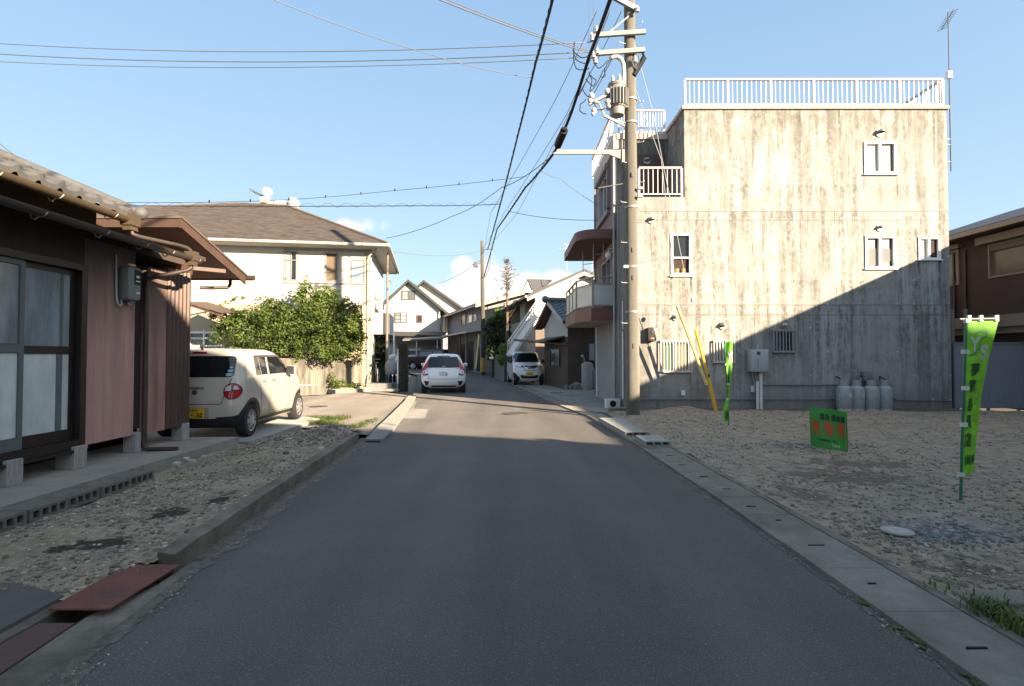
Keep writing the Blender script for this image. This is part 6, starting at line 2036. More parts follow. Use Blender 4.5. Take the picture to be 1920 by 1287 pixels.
# lean-to carport frame at far left of the house
t = thing("side_canopy", "small brown sloping canopy frame between the brown cladding and the bush", "canopy", at(385, 590, 19.5))
mb = MB(); a, b = at(352, 571, 19.5), at(418, 592, 19.5)
mb.bar(a, b, .06, .10); mb.bar(a + Vector((0, 1.2, .1)), b + Vector((0, 1.2, .1)), .06, .08); mb.bar(at(352, 592, 19.5), at(392, 584, 19.5), .05); each(mb, "frame_bar", m_brown, t)
mb = MB(); mb.prism([a + Vector((0, -.1, .07)), b + Vector((0, -.1, .07)), b + Vector((0, 1.3, .2)), a + Vector((0, 1.3, .2))], (0, 0, .02)); mb.build("sheet", m_brownmetal, t)
# stained garden wall
Wa, Wb = Vector((-10.2, 18.55, 0)), Vector((-6.28, 22.3, 0))
Uw = (Wb - Wa).normalized(); Nw = Vector((Uw.y, -Uw.x, 0))
m_gwall = M("stained_garden_wall", (.215, .20, .17), .9, var=.35, scale=2.5, stretch=(4, 4, .5), col2=(.095, .086, .07), mixs=1.3, mixlo=.42, mixhi=.62, bump=.35, bscale=30)
t = thing("garden_wall", "weather-stained concrete garden wall in front of the white house", "wall", Wa)
FG = Fr(Wa, Uw, Nw); Lw = (Wb - Wa).length
mb = MB(); FG.box(mb, 0, Lw - 1.55, -.1, 1.30, -.14, 0); mb.build("wall", m_gwall, t)
mb = MB(); FG.box(mb, Lw - 1.55, Lw, -.1, 1.26, -.20, -.06); mb.build("wall_step", m_gwall, t)
mb = MB(); FG.box(mb, 0, Lw, 1.302, 1.34, -.22, .01) if False else FG.box(mb, -.0, Lw - 1.56, 1.301, 1.345, -.155, .015); mb.build("coping", m_conc, t)
mb = MB()
FG.box(mb, Lw - 3.4, Lw - 1.9, .30, .33, .001, .012); FG.box(mb, Lw - 2.9, Lw - 2.86, -.05, .299, .001, .012); mb.build("lime_pipe", M("lime_marks", (.55, .52, .46), .9, var=.2), t)
mb = MB(); mb.prism([FG.p(Lw - 1.5, -.05, .75), FG.p(Lw + .9, -.05, 1.0), FG.p(Lw + 1.2, -.05, .2), FG.p(Lw - 1.45, -.05, .0)], (0, 0, .17))
solo("flower_bed_kerb", mb, m_conc_lt, "low pale kerb of a planting strip before the garden wall", "kerb")
mb = MB(); 
for k in range(18): 
    u = Lw - 1.3 + 2.2 * rr.random(); w = .15 + .6 * rr.random(); p = FG.p(u, .13, w); s = .05 + .12 * rr.random(); vs, fs = TEMPL[k % 5]
    mb.add([Vector((p.x + v.x * s, p.y + v.y * s, p.z + v.z * s * .4)) for v in vs], fs)
tag(mb.build("rubble", M("yellow_stone", (.24, .20, .13), .9, var=.3, scale=8)), "yellowish stones on the planting strip before the garden wall", "rubble", kind='stuff')
mb = MB(); leaf_cloud(mb, [(FG.p(Lw - 1.15, .33, .35), (.35, .3, .20)), (FG.p(Lw - 1.4, .5, .2), (.16, .15, .3)), (FG.p(Lw - .6, .25, .5), (.4, .3, .1))], 420, .06, rr)
tag(mb.build("weed_clump", m_bush_lt, None, fix=False), "bright green weeds at the foot of the garden wall", "weeds", kind='stuff')
# the big garden bush leaning over the wall
def bl(px, py, Y, rx, ry, rz): return (at(px, py, Y), (rx, ry, rz))
t = thing("garden_bush", "big loose green bush hanging over the stained garden wall", "bush", (-8.5, 21.8, 0))
blobs = [bl(455, 622, 20.6, .95, .8, .95), bl(430, 600, 20.8, .6, .6, .5), bl(500, 600, 21, 1.1, .9, .85), bl(545, 625, 20.9, 1.2, 1.0, 1.05), bl(590, 615, 21, 1.15, .9, .95), bl(640, 625, 21.6, 1.1, .9, .95), bl(665, 640, 21.7, .55, .6, .8),
         bl(600, 580, 21.2, .75, .7, .7), bl(655, 595, 21.6, .6, .6, .5), bl(500, 655, 20.4, 1.4, .5, .45), bl(590, 660, 20.6, 1.2, .5, .35), bl(520, 580, 21.3, .6, .6, .35)]
mb = MB(); leaf_cloud(mb, [(c, (r[0] * .88, r[1] * .88, r[2] * .88)) for c, r in blobs], 13500, .066, rr)
sub_ = []
for c, r in blobs:
    for k in range(9):
        d = Vector((rr.gauss(0, 1), -abs(rr.gauss(0, 1)), rr.gauss(0, 1))).normalized(); q = .16 + .2 * rr.random()
        sub_.append((c + Vector((d.x * r[0], d.y * r[1], d.z * r[2])) * (.85 + .2 * rr.random()), (q, q, q * .8)))
leaf_cloud(mb, sub_, 9500, .058, rr, shell=.3); mb.build("foliage", m_bush, t, fix=False)
mb = MB()
sprig = [bl(572, 548, 21.2, .35, .3, .55), bl(560, 560, 21.1, .3, .3, .3), bl(610, 558, 21.3, .6, .5, .45), bl(572, 523, 21.2, .10, .1, .25), bl(645, 575, 21.6, .45, .4, .35), bl(660, 610, 21.3, .5, .4, .6)]
leaf_cloud(mb, sprig, 2600, .075, rr)
for (x, y) in ((425, 566), (440, 562), (455, 560), (483, 560), (492, 557), (510, 562), (690, 600), (682, 660), (650, 560), (630, 548), (440, 560), (415, 575)):
    leaf_cloud(mb, [bl(x, y, 21, .16, .15, .10)], 26, .06, rr)
mb.build("shoots", m_bush_lt, t, fix=False)
mb = MB()
for k in range(12):
    x0, x1 = 500 + 130 * rr.random(), 440 + 230 * rr.random()
    mb.tube([at(x0, 690, 21.4), at((x0 + x1) / 2, 650, 21.3), at(x1, 600 - 30 * rr.random(), 21.2)], .03, 6, r1=.012)
mb.tube([at(575, 600, 21.2), at(570, 520, 21.2)], .015, 5, r1=.006)
each(mb, "branch", m_bark, t)
# grass at the parking pad
mb = MB()
for k in range(260):
    x, y = 560 + 75 * rr.random(), 783 + 14 * rr.random()
    p = gnd(x - (y - 783) * 2.0 + 20, y, -.01)
    if nz(p.x, p.y, 2, 4) < -.15: continue
    blades(mb, p, 9, .07, .06, rr, .008)
for k in range(150):
    tt = rr.random(); p = gnd(620 + 80 * tt, 795 + 12 * math.sin(tt * 3) - 10 * tt, .0) + Vector((rr.gauss(0, .06), rr.gauss(0, .1), 0)); blades(mb, p, 5, .05, .05, rr, .007)
tag(mb.build("grass", m_grass, None, fix=False), "strip of sunlit grass by the pale parking pad", "grass", kind='stuff')
# entrance: tiled step, bicycle, covered scooter, gate pillar with ivy, green netting
mb = MB()
mb.box((-6.0, 21.95, 0), (-4.95, 22.9, .30)); mb.box((-6.0, 21.6, 0), (-4.6, 21.94, .10))
solo("tiled_step", mb, M("tiled_step", (.22, .205, .185), .6, var=.15, scale=6), "pale tiled entrance step beside the white house's corner", "step")
t = thing("scooter", "scooter under a pale grey cover in the shaded entrance", "scooter", (-4.95, 23.2, .3))
def blobmesh(rings, n=20):
    mb = MB(); vs, fs = [], []
    for (z, cx, cy, rx, ry, q) in rings:
        for k in range(n):
            a = 2 * math.pi * k / n
            ca, sa = math.cos(a), math.sin(a)
            e = 2 / q
            vs.append(Vector((cx + rx * abs(ca) ** e * (1 if ca >= 0 else -1), cy + ry * abs(sa) ** e * (1 if sa >= 0 else -1), z)))
    for i in range(len(rings) - 1):
        for k in range(n): fs.append((i * n + k, i * n + (k + 1) % n, (i + 1) * n + (k + 1) % n, (i + 1) * n + k))
    fs.append(tuple(range(n - 1, -1, -1))); fs.append(tuple((len(rings) - 1) * n + k for k in range(n)))
    mb.add(vs, fs); return mb
sx, sy = at(736, 700, 23.1).x, 23.1
z_ = lambda y: at(736, y, sy).z
mb = blobmesh([(z_(702), sx, sy, .26, .55, 3), (z_(690), sx, sy, .27, .55, 3), (z_(680), sx + .01, sy, .25, .5, 3), (z_(676), sx, sy, .18, .4, 2.4)])
for p in mb.v: p.x += .02 * math.sin(p.y * 9 + p.z * 7)
mb.build("cover", M("grey_sheet", (.27, .30, .31), .6, var=.12, scale=3), t, smooth=True)
mb = blobmesh([(z_(677), sx - .02, sy - .1, .08, .1, 2), (z_(671), sx, sy - .1, .16, .2, 2), (z_(666), sx + .03, sy - .1, .12, .2, 2), (z_(664), sx + .06, sy - .1, .04, .08, 2)]); mb.build("headset_cover", m_white_al, t, smooth=True)
mb = MB(); mb.lathe([(.14, -.04), (.2, -.03), (.2, .03), (.14, .04)], (sx, sy - .4, .42), 18, axis='X'); mb.lathe([(.14, -.04), (.2, -.03), (.2, .03), (.14, .04)], (sx, sy + .4, .42), 18, axis='X'); each(mb, "wheel", m_hose, t, auto=40)
def bicycle(loc, rotz, label):
    t = thing("bicycle", label, "bicycle", loc, rotz)
    for y in (-.52, .52):
        mb = MB(); mb.tube([(0, y + .31 * math.cos(a), .33 + .31 * math.sin(a)) for a in [2 * math.pi * k / 28 for k in range(29)]], .018, 6); w = mb.build("wheel", m_hose, t, local=True)
        mb = MB()
        for k in range(9): a = 2 * math.pi * k / 9; mb.tube([(0, y, .33), (0, y + .3 * math.cos(a), .33 + .3 * math.sin(a))], .004, 4)
        mb.build("spokes", m_galv, w, local=True)
    mb = MB()
    for a, b in (((0, -.52, .33), (0, -.12, .32)), ((0, -.12, .32), (0, -.22, .82)), ((0, -.2, .75), (0, .36, .68)), ((0, -.12, .32), (0, .38, .62)), ((0, .34, .9), (0, .52, .33)), ((0, -.52, .33), (0, -.2, .72))): mb.tube([a, b], .016, 6)
    mb.build("frame", M("bike_frame", (.10, .12, .13), .4, var=.05), t, local=True)
    mb = MB(); mb.tube([(-.27, .26, .98), (-.1, .36, 1.0), (.1, .36, 1.0), (.27, .26, .98)], .013, 6); mb.tube([(0, .34, .9), (0, .35, 1.0)], .014, 6); mb.build("handlebar", m_galv, t, local=True)
    mb = MB(); mb.bevbox((-.08, -.36, .83), (.08, -.1, .88), .02); mb.build("saddle", m_hose, t, local=True)
    return t
p = at(704, 700, 22.75); bicycle((p.x, 22.7, .30), R(25), "dark bicycle parked in the shade on the tiled step")
t = thing("gate_pillar", "dark stone gate pillar wrapped in brown ivy at the roadside", "gate pillar", (at(756, 740, 21.2).x, 21.3, 0))
gx = at(756, 740, 22.1).x
mb = MB(); mb.bevbox((gx - .20, 22.0, -.05), (gx + .16, 22.35, 1.95), .015); mb.build("pillar", M("dark_stone", (.04, .035, .029), .9, var=.4, scale=8, bump=.5), t)
mb = MB(); leaf_cloud(mb, [((gx - .04, 22.15, 1.68), (.26, .28, .30)), ((gx + .12, 21.98, 1.2), (.09, .15, .9)), ((gx + .17, 21.9, .45), (.12, .16, .5))], 900, .035, rr); mb.build("ivy", leaf_mat("brown_ivy", (.05, .035, .02), (.05, .06, .02), 4), t, fix=False)
mb = MB(); gx2 = at(767, 740, 20.9).x; mb.prism([(gx2 - .15, 20.6, 0), (gx2 + .2, 20.7, 0), (gx2 + .15, 21.0, 0), (gx2 - .15, 21.0, 0)], (0, 0, .02))
mb = MB(); mb.box((-6.35, 24.9, .2), (-5.65, 24.94, 1.55))
solo("netting_screen", mb, M("green_netting", (.02, .09, .07), .8, var=.3, scale=12), "dark green netting screen behind the covered scooter", "screen")
mb = MB(); a = at(738.5, 685, 23.6); mb.tube([Vector((a.x, 23.6, .3)), Vector((a.x, 23.6, at(738, 621, 23.6).z))], .035, 8)
solo("white_pipe", mb, m_white_al, "tall thin white pipe post behind the covered scooter", "pipe", smooth=False)
mb = MB(); mb.tube([Vector((at(746, 680, 22).x, 22, .3)), Vector((at(746, 655, 22).x, 22, at(746, 655, 22).z))], .03, 8)
solo("white_pipe", mb, m_white_al, "short white pipe post beside the dark gate pillar", "pipe", smooth=False)
t = thing("shrub", "dark shrub in the shade beside the white house's porch", "shrub", (at(715, 680, 24.5).x, 24.5, .1))
mb = MB(); leaf_cloud(mb, [bl(714, 655, 24.5, .4, .4, .75), bl(722, 640, 24.6, .35, .3, .4)], 900, .07, rr); mb.build("foliage", m_dkbush, t, fix=False)
mb = MB(); p = at(715, 690, 24.5); mb.tube([(p.x, 24.5, 0), (p.x, 24.5, 1.6)], .03, 6); mb.build("stem", m_bark, t)

# ------------------------------------------------------------------ houses down the road
def quadwall(mb, a, b, z0, z1): mb.quad((a[0], a[1], z0), (b[0], b[1], z0), (b[0], b[1], z1), (a[0], a[1], z1))
# twin-gabled white house
YG = 48.0
g = lambda x, y, Y=YG: at(x, y, Y)
t = thing("gabled_house", "white house with two steep grey gables at the end of the road", "house", (g(790, 700).x, YG, .3))
FH = Fr((0, YG, 0), (1, 0, 0), (0, -1, 0))
def gr(x0, y0, x1, y1, Y=YG): a, b = g(x0, y0, Y), g(x1, y1, Y); return (a.x, b.x, b.z, a.z)
mb = MB(); mb.poly([g(720, 720), g(826, 720), g(826, 577), g(765, 527), g(720, 564)]); mb.quad(g(826, 720), g(826, 720) + Vector((0, 9, 0)), g(826, 577) + Vector((0, 9, 0)), g(826, 577))
mb.build("wall", m_wht, t)
Y2 = 51.0
mb = MB(); mb.poly([g(800, 720, Y2), g(864, 720, Y2), g(864, 577, Y2), g(795, 528, Y2), g(760, 560, Y2)]); mb.build("rear_wall", m_wht, t)
m_grroof = M("grey_roof", (.048, .046, .046), .7, var=.15, scale=3)
mb = MB()
d = Vector((0, 7, 0))
for a, b in ((g(765, 524, YG - .5), g(839, 586, YG - .5)), (g(711, 574, YG - .5), g(765, 524, YG - .5))): mb.slab([a, b, b + d, a + d], .22)
for a, b in ((g(794, 525, Y2 - .5), g(873, 580, Y2 - .5)), (g(760, 556, Y2 - .5), g(794, 525, Y2 - .5))): mb.slab([a, b, b + d * 1.3, a + d * 1.3], .22)
mb.build("roof", m_grroof, t)
m_wfr = M("dark_window_frame", (.09, .085, .08), .5, var=.05)
window(t, FH, *gr(753, 545, 779, 563), m_wfr, [(1, m_glass_pale), (1, m_greypane)], fw=.08, recess=-.003, out=.06)
window(t, FH, *gr(740, 586, 763, 606), m_wfr, [(1, m_glass_pale), (1, m_frost_w)], rails=(.35, .7), fw=.08, recess=-.003, out=.06)
window(t, FH, *gr(781, 591, 792, 606), m_wfr, [(1, m_maroon)], fw=.09, recess=-.003, out=.06)
FH2 = Fr((0, Y2, 0), (1, 0, 0), (0, -1, 0))
window(t, FH2, *gr(828, 588, 831, 603, Y2), m_wfr, [(1, m_greypane)], fw=.05, recess=-.003, out=.05)
window(t, FH2, *gr(848, 587, 858, 610, Y2), m_wfr, [(1, m_glass_pale)], fw=.08, recess=-.003, out=.05)
mb = MB(); mb.tube([g(823.5, 585, YG - .2), g(824, 640, YG - .2)], .05, 6); mb.build("downpipe", m_grey_al, t)
mb = MB(); mb.slab([g(722, 621, YG - .3), g(836, 623, YG - .3), g(836, 623, YG - 2.2) + Vector((0, 0, -.25)), g(722, 621, YG - 2.2) + Vector((0, 0, -.25))], .15); mb.build("pent_roof", m_grroof, t)
mb = MB(); FH.box(mb, g(722, 0).x, g(826, 0).x, 2.3, 3.6, .001, .03); mb.build("lower_band", M("grey_beige_wall", (.30, .26, .23), .85, var=.1), t)
t = thing("carport", "thin flat carport over the dark parked car at the end of the road", "carport", (g(795, 700, 45).x, 45, .3))
mb = MB(); mb.slab([g(755, 637, 44) , g(832, 633, 44), g(845, 628, 47.5), g(760, 632, 47.5)], .12); mb.build("carport_roof", M("carport_grey", (.16, .155, .15), .5, var=.1), t)
for x, Y in ((781, 44.2), (820, 44.2)):
    mb = MB(); p = g(x, 690, Y); mb.tube([(p.x, Y, .25), (p.x, Y, g(x, 636, Y).z)], .06, 8); mb.build("carport_post", m_grey_al, t)
# mauve-grey house side-on to the road
A, Bp = Vector((-2.15, 38, 0)), Vector((-6.0, 49.5, 0))
Uu = (A - Bp).normalized(); Nu = Vector((-Uu.y, Uu.x, 0)); 
if Nu.x > 0: Nu = -Nu
FM = Fr(Bp, Uu, Nu); LM = (A - Bp).length
m_mgrey = M("mauve_grey_wall", (.30, .265, .255), .85, var=.1, scale=2)
m_lgrey = M("light_grey_wall", (.36, .345, .335), .85, var=.1, scale=2)
t = thing("mauve_house", "mauve-grey two-storey house with shallow brown roof behind the distant pole", "house", (A.x, A.y, .15))
def mwin(x0, y0, x1, y1):
    def uv(px, py):
        d = at(px, py, 1.0) - Vector((0, 0, CAM_H)); o = Vector((0, 0, CAM_H)); k = (Bp - o).dot(Nu) / d.dot(Nu); p = o + d * k
        return (p - Bp).dot(Uu), p.z
    a, b = uv(x0, y0), uv(x1, y1); return (min(a[0], b[0]), max(a[0], b[0]), min(a[1], b[1]), max(a[1], b[1]))
mb = MB(); FM.wall(mb, 0, LM, .1, 5.15)
B2v = A + (-Nu) * 7.5
mb2 = MB(); top = A + (-Nu) * 4.6
mb2.poly([(A.x, A.y, .1), (B2v.x, B2v.y, .1), (B2v.x, B2v.y, 6.0), (top.x, top.y, 6.35), (A.x, A.y, 5.1)])
mb.build("wall", m_mgrey, t); mb2.build("gable_wall", m_lgrey, t)
for r in ((866, 588, 874, 610), (878, 592, 886, 604), (889, 591, 894, 601)): window(t, FM, *mwin(*r), m_wfr if r[0] == 866 else m_white_al, [(1, m_dark_in if r[0] == 866 else m_greypane)], fw=.07, recess=-.003, out=.06)
mb = MB()
e0, e1 = FM.p(-.6, 5.08, .7), FM.p(LM + .9, 5.08, .7)
r0, r1 = FM.p(-.6, 6.62, -4.4), FM.p(LM + .9, 6.62, -4.4)
mb.slab([e0, e1, r1, r0], .10); mb.build("roof", M("taupe_roof", (.20, .165, .135), .7, var=.1, scale=3), t)
mb = MB(); mb.prism([e1 + Vector((0, 0, -.1)), r1 + Vector((0, 0, -.1)), r1 + Vector((0, 0, -.34)), e1 + Vector((0, 0, -.28))], -Uu * .05); mb.prism([e0 + Vector((0, 0, -.1)), e1 + Vector((0, 0, -.1)), e1 + Vector((0, 0, -.2)), e0 + Vector((0, 0, -.2))], -Nu * .05); mb.build("bargeboard", M("tan_bargeboard", (.46, .34, .24), .6, var=.08), t)
mb = MB(); mb.prism([e1 + Vector((0, 0, -.12)) - Uu * .06, r1 + Vector((0, 0, -.12)) - Uu * .06, FM.p(LM + .01, 6.48, -4.4), FM.p(LM + .01, 4.95, .7)], (0, 0, -.02)); mb.build("soffit", M("tan_soffit", (.46, .33, .22), .7, var=.08), t)
mb = MB(); mb.slab([FM.p(1.0, 3.15, 1.25), FM.p(LM + .2, 3.15, 1.25), FM.p(LM + .2, 3.35, .001), FM.p(1.0, 3.35, .001)], .12); mb.build("pent_roof", M("white_edge_roof", (.35, .34, .34), .5, var=.1), t)
mb = MB()
for r in ((822, 640, 833, 700), (856, 648, 872, 690), (878, 640, 888, 692), (893, 650, 900, 690)): u0, u1, v0, v1 = mwin(*r); FM.box(mb, u0, u1, .3, v1, .001, .03)
each(mb, "dark_opening", m_dark_in, t)
mb = MB()
for px in (843, 888, 902): u0 = mwin(px, 640, px + 2, 650)[0]; FM.box(mb, u0, u0 + .12, .2, 3.1, 1.0, 1.12)
each(mb, "porch_post", m_brown, t)
# beige apartment house with outdoor stair
A2, B3 = Vector((1.32, 30, 0)), Vector((-.15, 38.5, 0))
U3 = (A2 - B3).normalized(); N3 = Vector((-U3.y, U3.x, 0)); 
if N3.x > 0: N3 = -N3
F3 = Fr(B3, U3, N3); L3 = (A2 - B3).length
G3f = Fr(A2, -N3, U3)         # gable end facing the viewer, u to the right
m_beige = M("beige_render", (.44, .385, .30), .85, var=.1, scale=2); m_wgable = M("white_gable_render", (.64, .62, .57), .85, var=.06, scale=2)
t = thing("beige_apartments", "beige apartment house with white gable and outdoor stair beyond the tiled house", "building", (A2.x, A2.y, .0))
def uvon(F_, O_, N_, U_, px, py):
    d = at(px, py, 1.0) - Vector((0, 0, CAM_H)); o = Vector((0, 0, CAM_H)); k = (O_ - o).dot(N_) / d.dot(N_); p = o + d * k
    return (p - O_).dot(U_), p.z
a0 = uvon(F3, B3, N3, U3, 960, 575); 
holes = []
for r in ((959, 575, 975, 604), (984, 566, 1007, 597)):
    a, b = uvon(F3, B3, N3, U3, r[0], r[1]), uvon(F3, B3, N3, U3, r[2], r[3]); holes.append((min(a[0], b[0]), max(a[0], b[0]), b[1], a[1]))
holes = [(max(.2, h[0]), min(L3 - .1, h[1]), h[2], h[3]) for h in holes if h[1] - h[0] > .2]
ez = 4.95
mb = MB(); F3.wall(mb, 0, L3, 0, ez, holes, .9); mb.build("wall", m_beige, t)
mb = MB()
for h in holes: F3.box(mb, h[0] + .02, h[1] - .02, h[2] + .001, h[3] - .001, -.89, -.86)
each(mb, "corridor_wall", M("corridor_tan", (.30, .22, .15), .8, var=.2, scale=2), t)
ap = uvon(G3f, A2, U3, -N3, 1092, 510); ed = uvon(G3f, A2, U3, -N3, 1122, 524)
mb = MB(); mb.poly([G3f.p(0, 3.3), G3f.p(6.2, 3.3), G3f.p(6.2, 5.0), G3f.p(ap[0], ap[1]), G3f.p(0, ez)]); mb.build("gable_wall", m_wgable, t)
mb = MB(); mb.quad(G3f.p(0, 0), G3f.p(6.2, 0), G3f.p(6.2, 3.29), G3f.p(0, 3.29)); mb.build("lower_wall", M('lower_beige', (.20, .165, .13), .85, var=.15, scale=2), t)
mb = MB()
pk = G3f.p(ap[0], ap[1] + .12, .4); lf = G3f.p(-.55, ez - .12, .4); rt_ = G3f.p(ap[0] + 2.6, ap[1] - 1.0, .4)
bk = -U3 * 9.2
mb.slab([lf, pk, pk + bk, lf + bk], .16); mb.slab([pk, rt_, rt_ + bk, pk + bk], .16); mb.build("roof", M("charcoal_roof", (.045, .045, .05), .65, var=.15, scale=3), t)
mb = MB(); mb.prism([lf + Vector((0, 0, -.165)), pk + Vector((0, 0, -.165)), pk + Vector((0, 0, -.36)), lf + Vector((0, 0, -.36))], bk * .01); mb.prism([pk + Vector((0, 0, -.165)), rt_ + Vector((0, 0, -.165)), rt_ + Vector((0, 0, -.36)), pk + Vector((0, 0, -.36))], bk * .01)
mb.tube([lf + Vector((-.06, 0, -.1)), lf + Vector((-.06, 0, -.1)) + bk], .07, 8); mb.build("fascia", m_offwhite, t)
dm = G3f.p(-.1, 5.3, -4.0)
mb = MB(); q0, q1, q2 = at(996, 543, 33.5), at(979, 546, 33.5), at(989, 523.5, 33.5); q3, q4 = at(1036, 525, 35.5), at(1010, 553, 33.5)
dd = Vector((2.0, 1.2, 0)); mb.add([q1, q0 + Vector((.1, 0, -.15)), q2, q3, q4, q1 + Vector((.2, 1.5, 0))], [(0, 5, 3, 2), (1, 4, 3, 2), (0, 1, 4, 5)])
mb.build("dormer_roof", M("dormer_grey", (.05, .05, .054), .65, var=.1), t)
mb = MB(); mb.add([q1 + Vector((0, -.05, -.1)), q0 + Vector((.05, -.05, -.2)), q2 + Vector((0, -.02, -.12)), q1 + Vector((0, .4, -.1)), q0 + Vector((0, .4, -.2)), q2 + Vector((0, .4, -.12))], [(0, 1, 2), (3, 5, 4), (0, 2, 5, 3), (1, 4, 5, 2)]); mb.build("dormer_gable", m_wgable, t)
# outdoor stair: stringers, treads, balusters
s0, s1 = at(1005, 592, 28.6), at(952, 668, 28.2)
mb = MB(); off = Vector((.15, 1.0, 0))
for o_ in (Vector(), off): mb.bar(s0 + o_, s1 + o_, .07, .24); mb.bar(s0 + o_ + Vector((0, 0, .75)), s1 + o_ + Vector((0, 0, .75)), .05, .05)
for k in range(15):
    p = s0.lerp(s1, (k + .5) / 15); mb.box(p + Vector((-.06, .04, -.01)), p + off + Vector((.08, -.04, .02)))
for k in range(17):
    p = s0.lerp(s1, k / 16)
    for o_ in (Vector(), off): mb.bar(p + o_, p + o_ + Vector((0, 0, .75)), .025)
mb.build("stair", m_white_al, t)
for k, (x, y0, y1) in enumerate(((1062, 505, 457), (1110, 512, 478))):
    tt = thing("tv_antenna", ["TV aerial with crossed arms beyond the white gable, left of the round canopy", "TV aerial just under the brown canopy beyond the white gable"][k], "antenna", at(x, y0, 33))
    mb = MB(); mb.tube([at(x, y0 + 22, 33), at(x, y1, 33)], .035, 6); mb.build("mast", m_grey_al, tt)
    mb = MB(); mb.bar(at(x - 16, y1 + 11, 33), at(x + 9, y1 + 10, 33), .03); mb.bar(at(x - 5, y1, 32.8), at(x + 4, y1 + 3, 33.2), .03)
    for q in range(5): c = at(x - 14 + q * 5, y1 + 11, 33); mb.bar(c + Vector((0, -.3, 0)), c + Vector((0, .3, 0)), .02)
    mb.build("yagi", m_grey_al, tt)
# tiled single-storey house with a brown carport
rot = R(12)
UX, UYv = Vector((math.cos(rot), math.sin(rot), 0)), Vector((-math.sin(rot), math.cos(rot), 0))
Og = Vector((2.1, 22.0, 0))
def tl(a, b, z): return Og + UX * a + UYv * b + Vector((0, 0, z))
t = thing("tile_house", "small house with blue-grey tiled roof and white gable behind the carport", "house", tl(.3, 2, 0))
mb = MB(); b0, b1, bm_, ez2, rz = .45, 4.1, 2.25, 2.75, 3.92
mb.poly([tl(.35, b0, 2.25), tl(.35, b1, 2.25), tl(.35, b1, ez2 + .02), tl(.35, bm_, rz - .15), tl(.35, b0, ez2 + .02)]); mb.build("gable_wall", m_wht, t)
mb = MB(); mb.quad(tl(.35, b0, 0), tl(.35, b1, 0), tl(.35, b1, 2.25), tl(.35, b0, 2.25)); mb.quad(tl(.35, b0, 0), tl(7, b0, 0), tl(7, b0, 2.7), tl(.35, b0, 2.7)); mb.build("wall", M("brown_wall", (.085, .058, .046), .8, var=.2, scale=3), t)
m_bluetile = M("blue_grey_tile", (.085, .105, .108), .45, var=.25, scale=5)
sl = (tl(0, bm_, rz) - tl(0, 0, 2.86)).normalized()
tile_roof(t, tl(-.02, 0, 2.86), UX, sl, 22, 8, .30, .305, m_bluetile, roll=.05, name="tile_roof")
mb = MB(); mb.slab([tl(-.02, 4.5, 2.86), tl(6.6, 4.5, 2.86), tl(6.6, bm_, rz), tl(-.02, bm_, rz)], .08); mb.slab([tl(-.02, .02, 2.83), tl(6.6, .02, 2.83), tl(6.6, bm_, rz - .035), tl(-.02, bm_, rz - .035)], .06); mb.build("roof_deck", m_brown, t)
mb = MB(); mb.tube([tl(-.1, bm_, rz + .06), tl(6.6, bm_, rz + .06)], .13, 10); mb.ball(tl(-.12, bm_, rz + .08), .17, 10); mb.build("ridge_tile", m_bluetile, t, auto=40)
mb = MB(); mb.prism([tl(-.06, -.05, 2.88), tl(-.06, bm_, rz + .02), tl(-.06, bm_, rz - .14), tl(-.06, -.05, 2.72)], UX * .04); mb.build("bargeboard", m_offwhite, t)
mb = MB(); mb.prism([tl(-.06, 4.55, 2.85), tl(-.06, bm_, rz + .0), tl(-.06, bm_, rz - .16), tl(-.06, 4.55, 2.69)], UX * .04); mb.prism([tl(-.01, 4.5, 2.74), tl(-.01, bm_, rz - .09), tl(.34, bm_, rz - .09), tl(.34, 4.5, 2.74)], (0, 0, -.02)); mb.build("verge_board", M("red_brown_board", (.14, .07, .05), .65, var=.2), t)
mb = MB(); mb.slab([tl(.34, .8, 2.3), tl(.34, 3.9, 2.3), tl(-.5, 3.9, 2.1), tl(-.5, .8, 2.1)], .06); mb.build("pent_roof", m_brown, t)
FT = Fr(tl(.35, 4.1, 0), -UYv, -UX)
window(t, FT, 1.1, 2.6, .95, 1.75, m_brown_al, [(1, m_greypane), (1, m_dark_in)], fw=.05, recess=-.003, out=.05)
FT2 = Fr(tl(.35, b0, 0), UX, -UYv)
mb = MB(); FT2.box(mb, .95, 1.6, 1.25, 1.95, .001, .28); mb.build("wall_unit", M("grey_unit", (.28, .31, .34), .5, var=.08), t)
t = thing("carport", "dark brown flat carport beside the white compact van", "carport", (2.3, 24.3, 0))
mb = MB()
cr = [at(962, 638, 26.5), at(1000, 632, 29), at(1077, 648, 23.6), at(1040, 650, 22.4)]
cr = [Vector((.05, 26.6, 2.27)), Vector((1.2, 28.6, 2.32)), Vector((2.85, 23.9, 2.0)), Vector((2.3, 22.5, 1.98))]
mb.slab(cr, .10); mb.build("carport_roof", M("carport_brown", (.07, .05, .042), .5, var=.15), t)
for (px, Y) in ((1057, 24.3), (1026, 27.3)):
    mb = MB(); p = at(px, 700, Y); mb.box((p.x - .07, Y - .07, .0), (p.x + .07, Y + .07, 2.02)); mb.build("carport_post", m_brown, t)
t = thing("storage_tank", "tall grey cylindrical tank standing in the recess beyond the balcony", "tank", (3.42, 22.0, .02))
tx_, ty_ = at(1101, 700, 22.0).x, 22.0
ORIGIN[t] = Vector((tx_, ty_, .02)); t.location = (tx_, ty_, .02)
mb = MB(); mb.lathe([(.19, .0), (.19, .10), (.235, .11), (.24, .3), (.24, 1.02), (.225, 1.10), (.12, 1.16), (.01, 1.17)], (tx_, ty_, .02), 28); mb.build("tank_body", M("tank_grey", (.30, .29, .27), .55, var=.15, scale=3), t, auto=40)
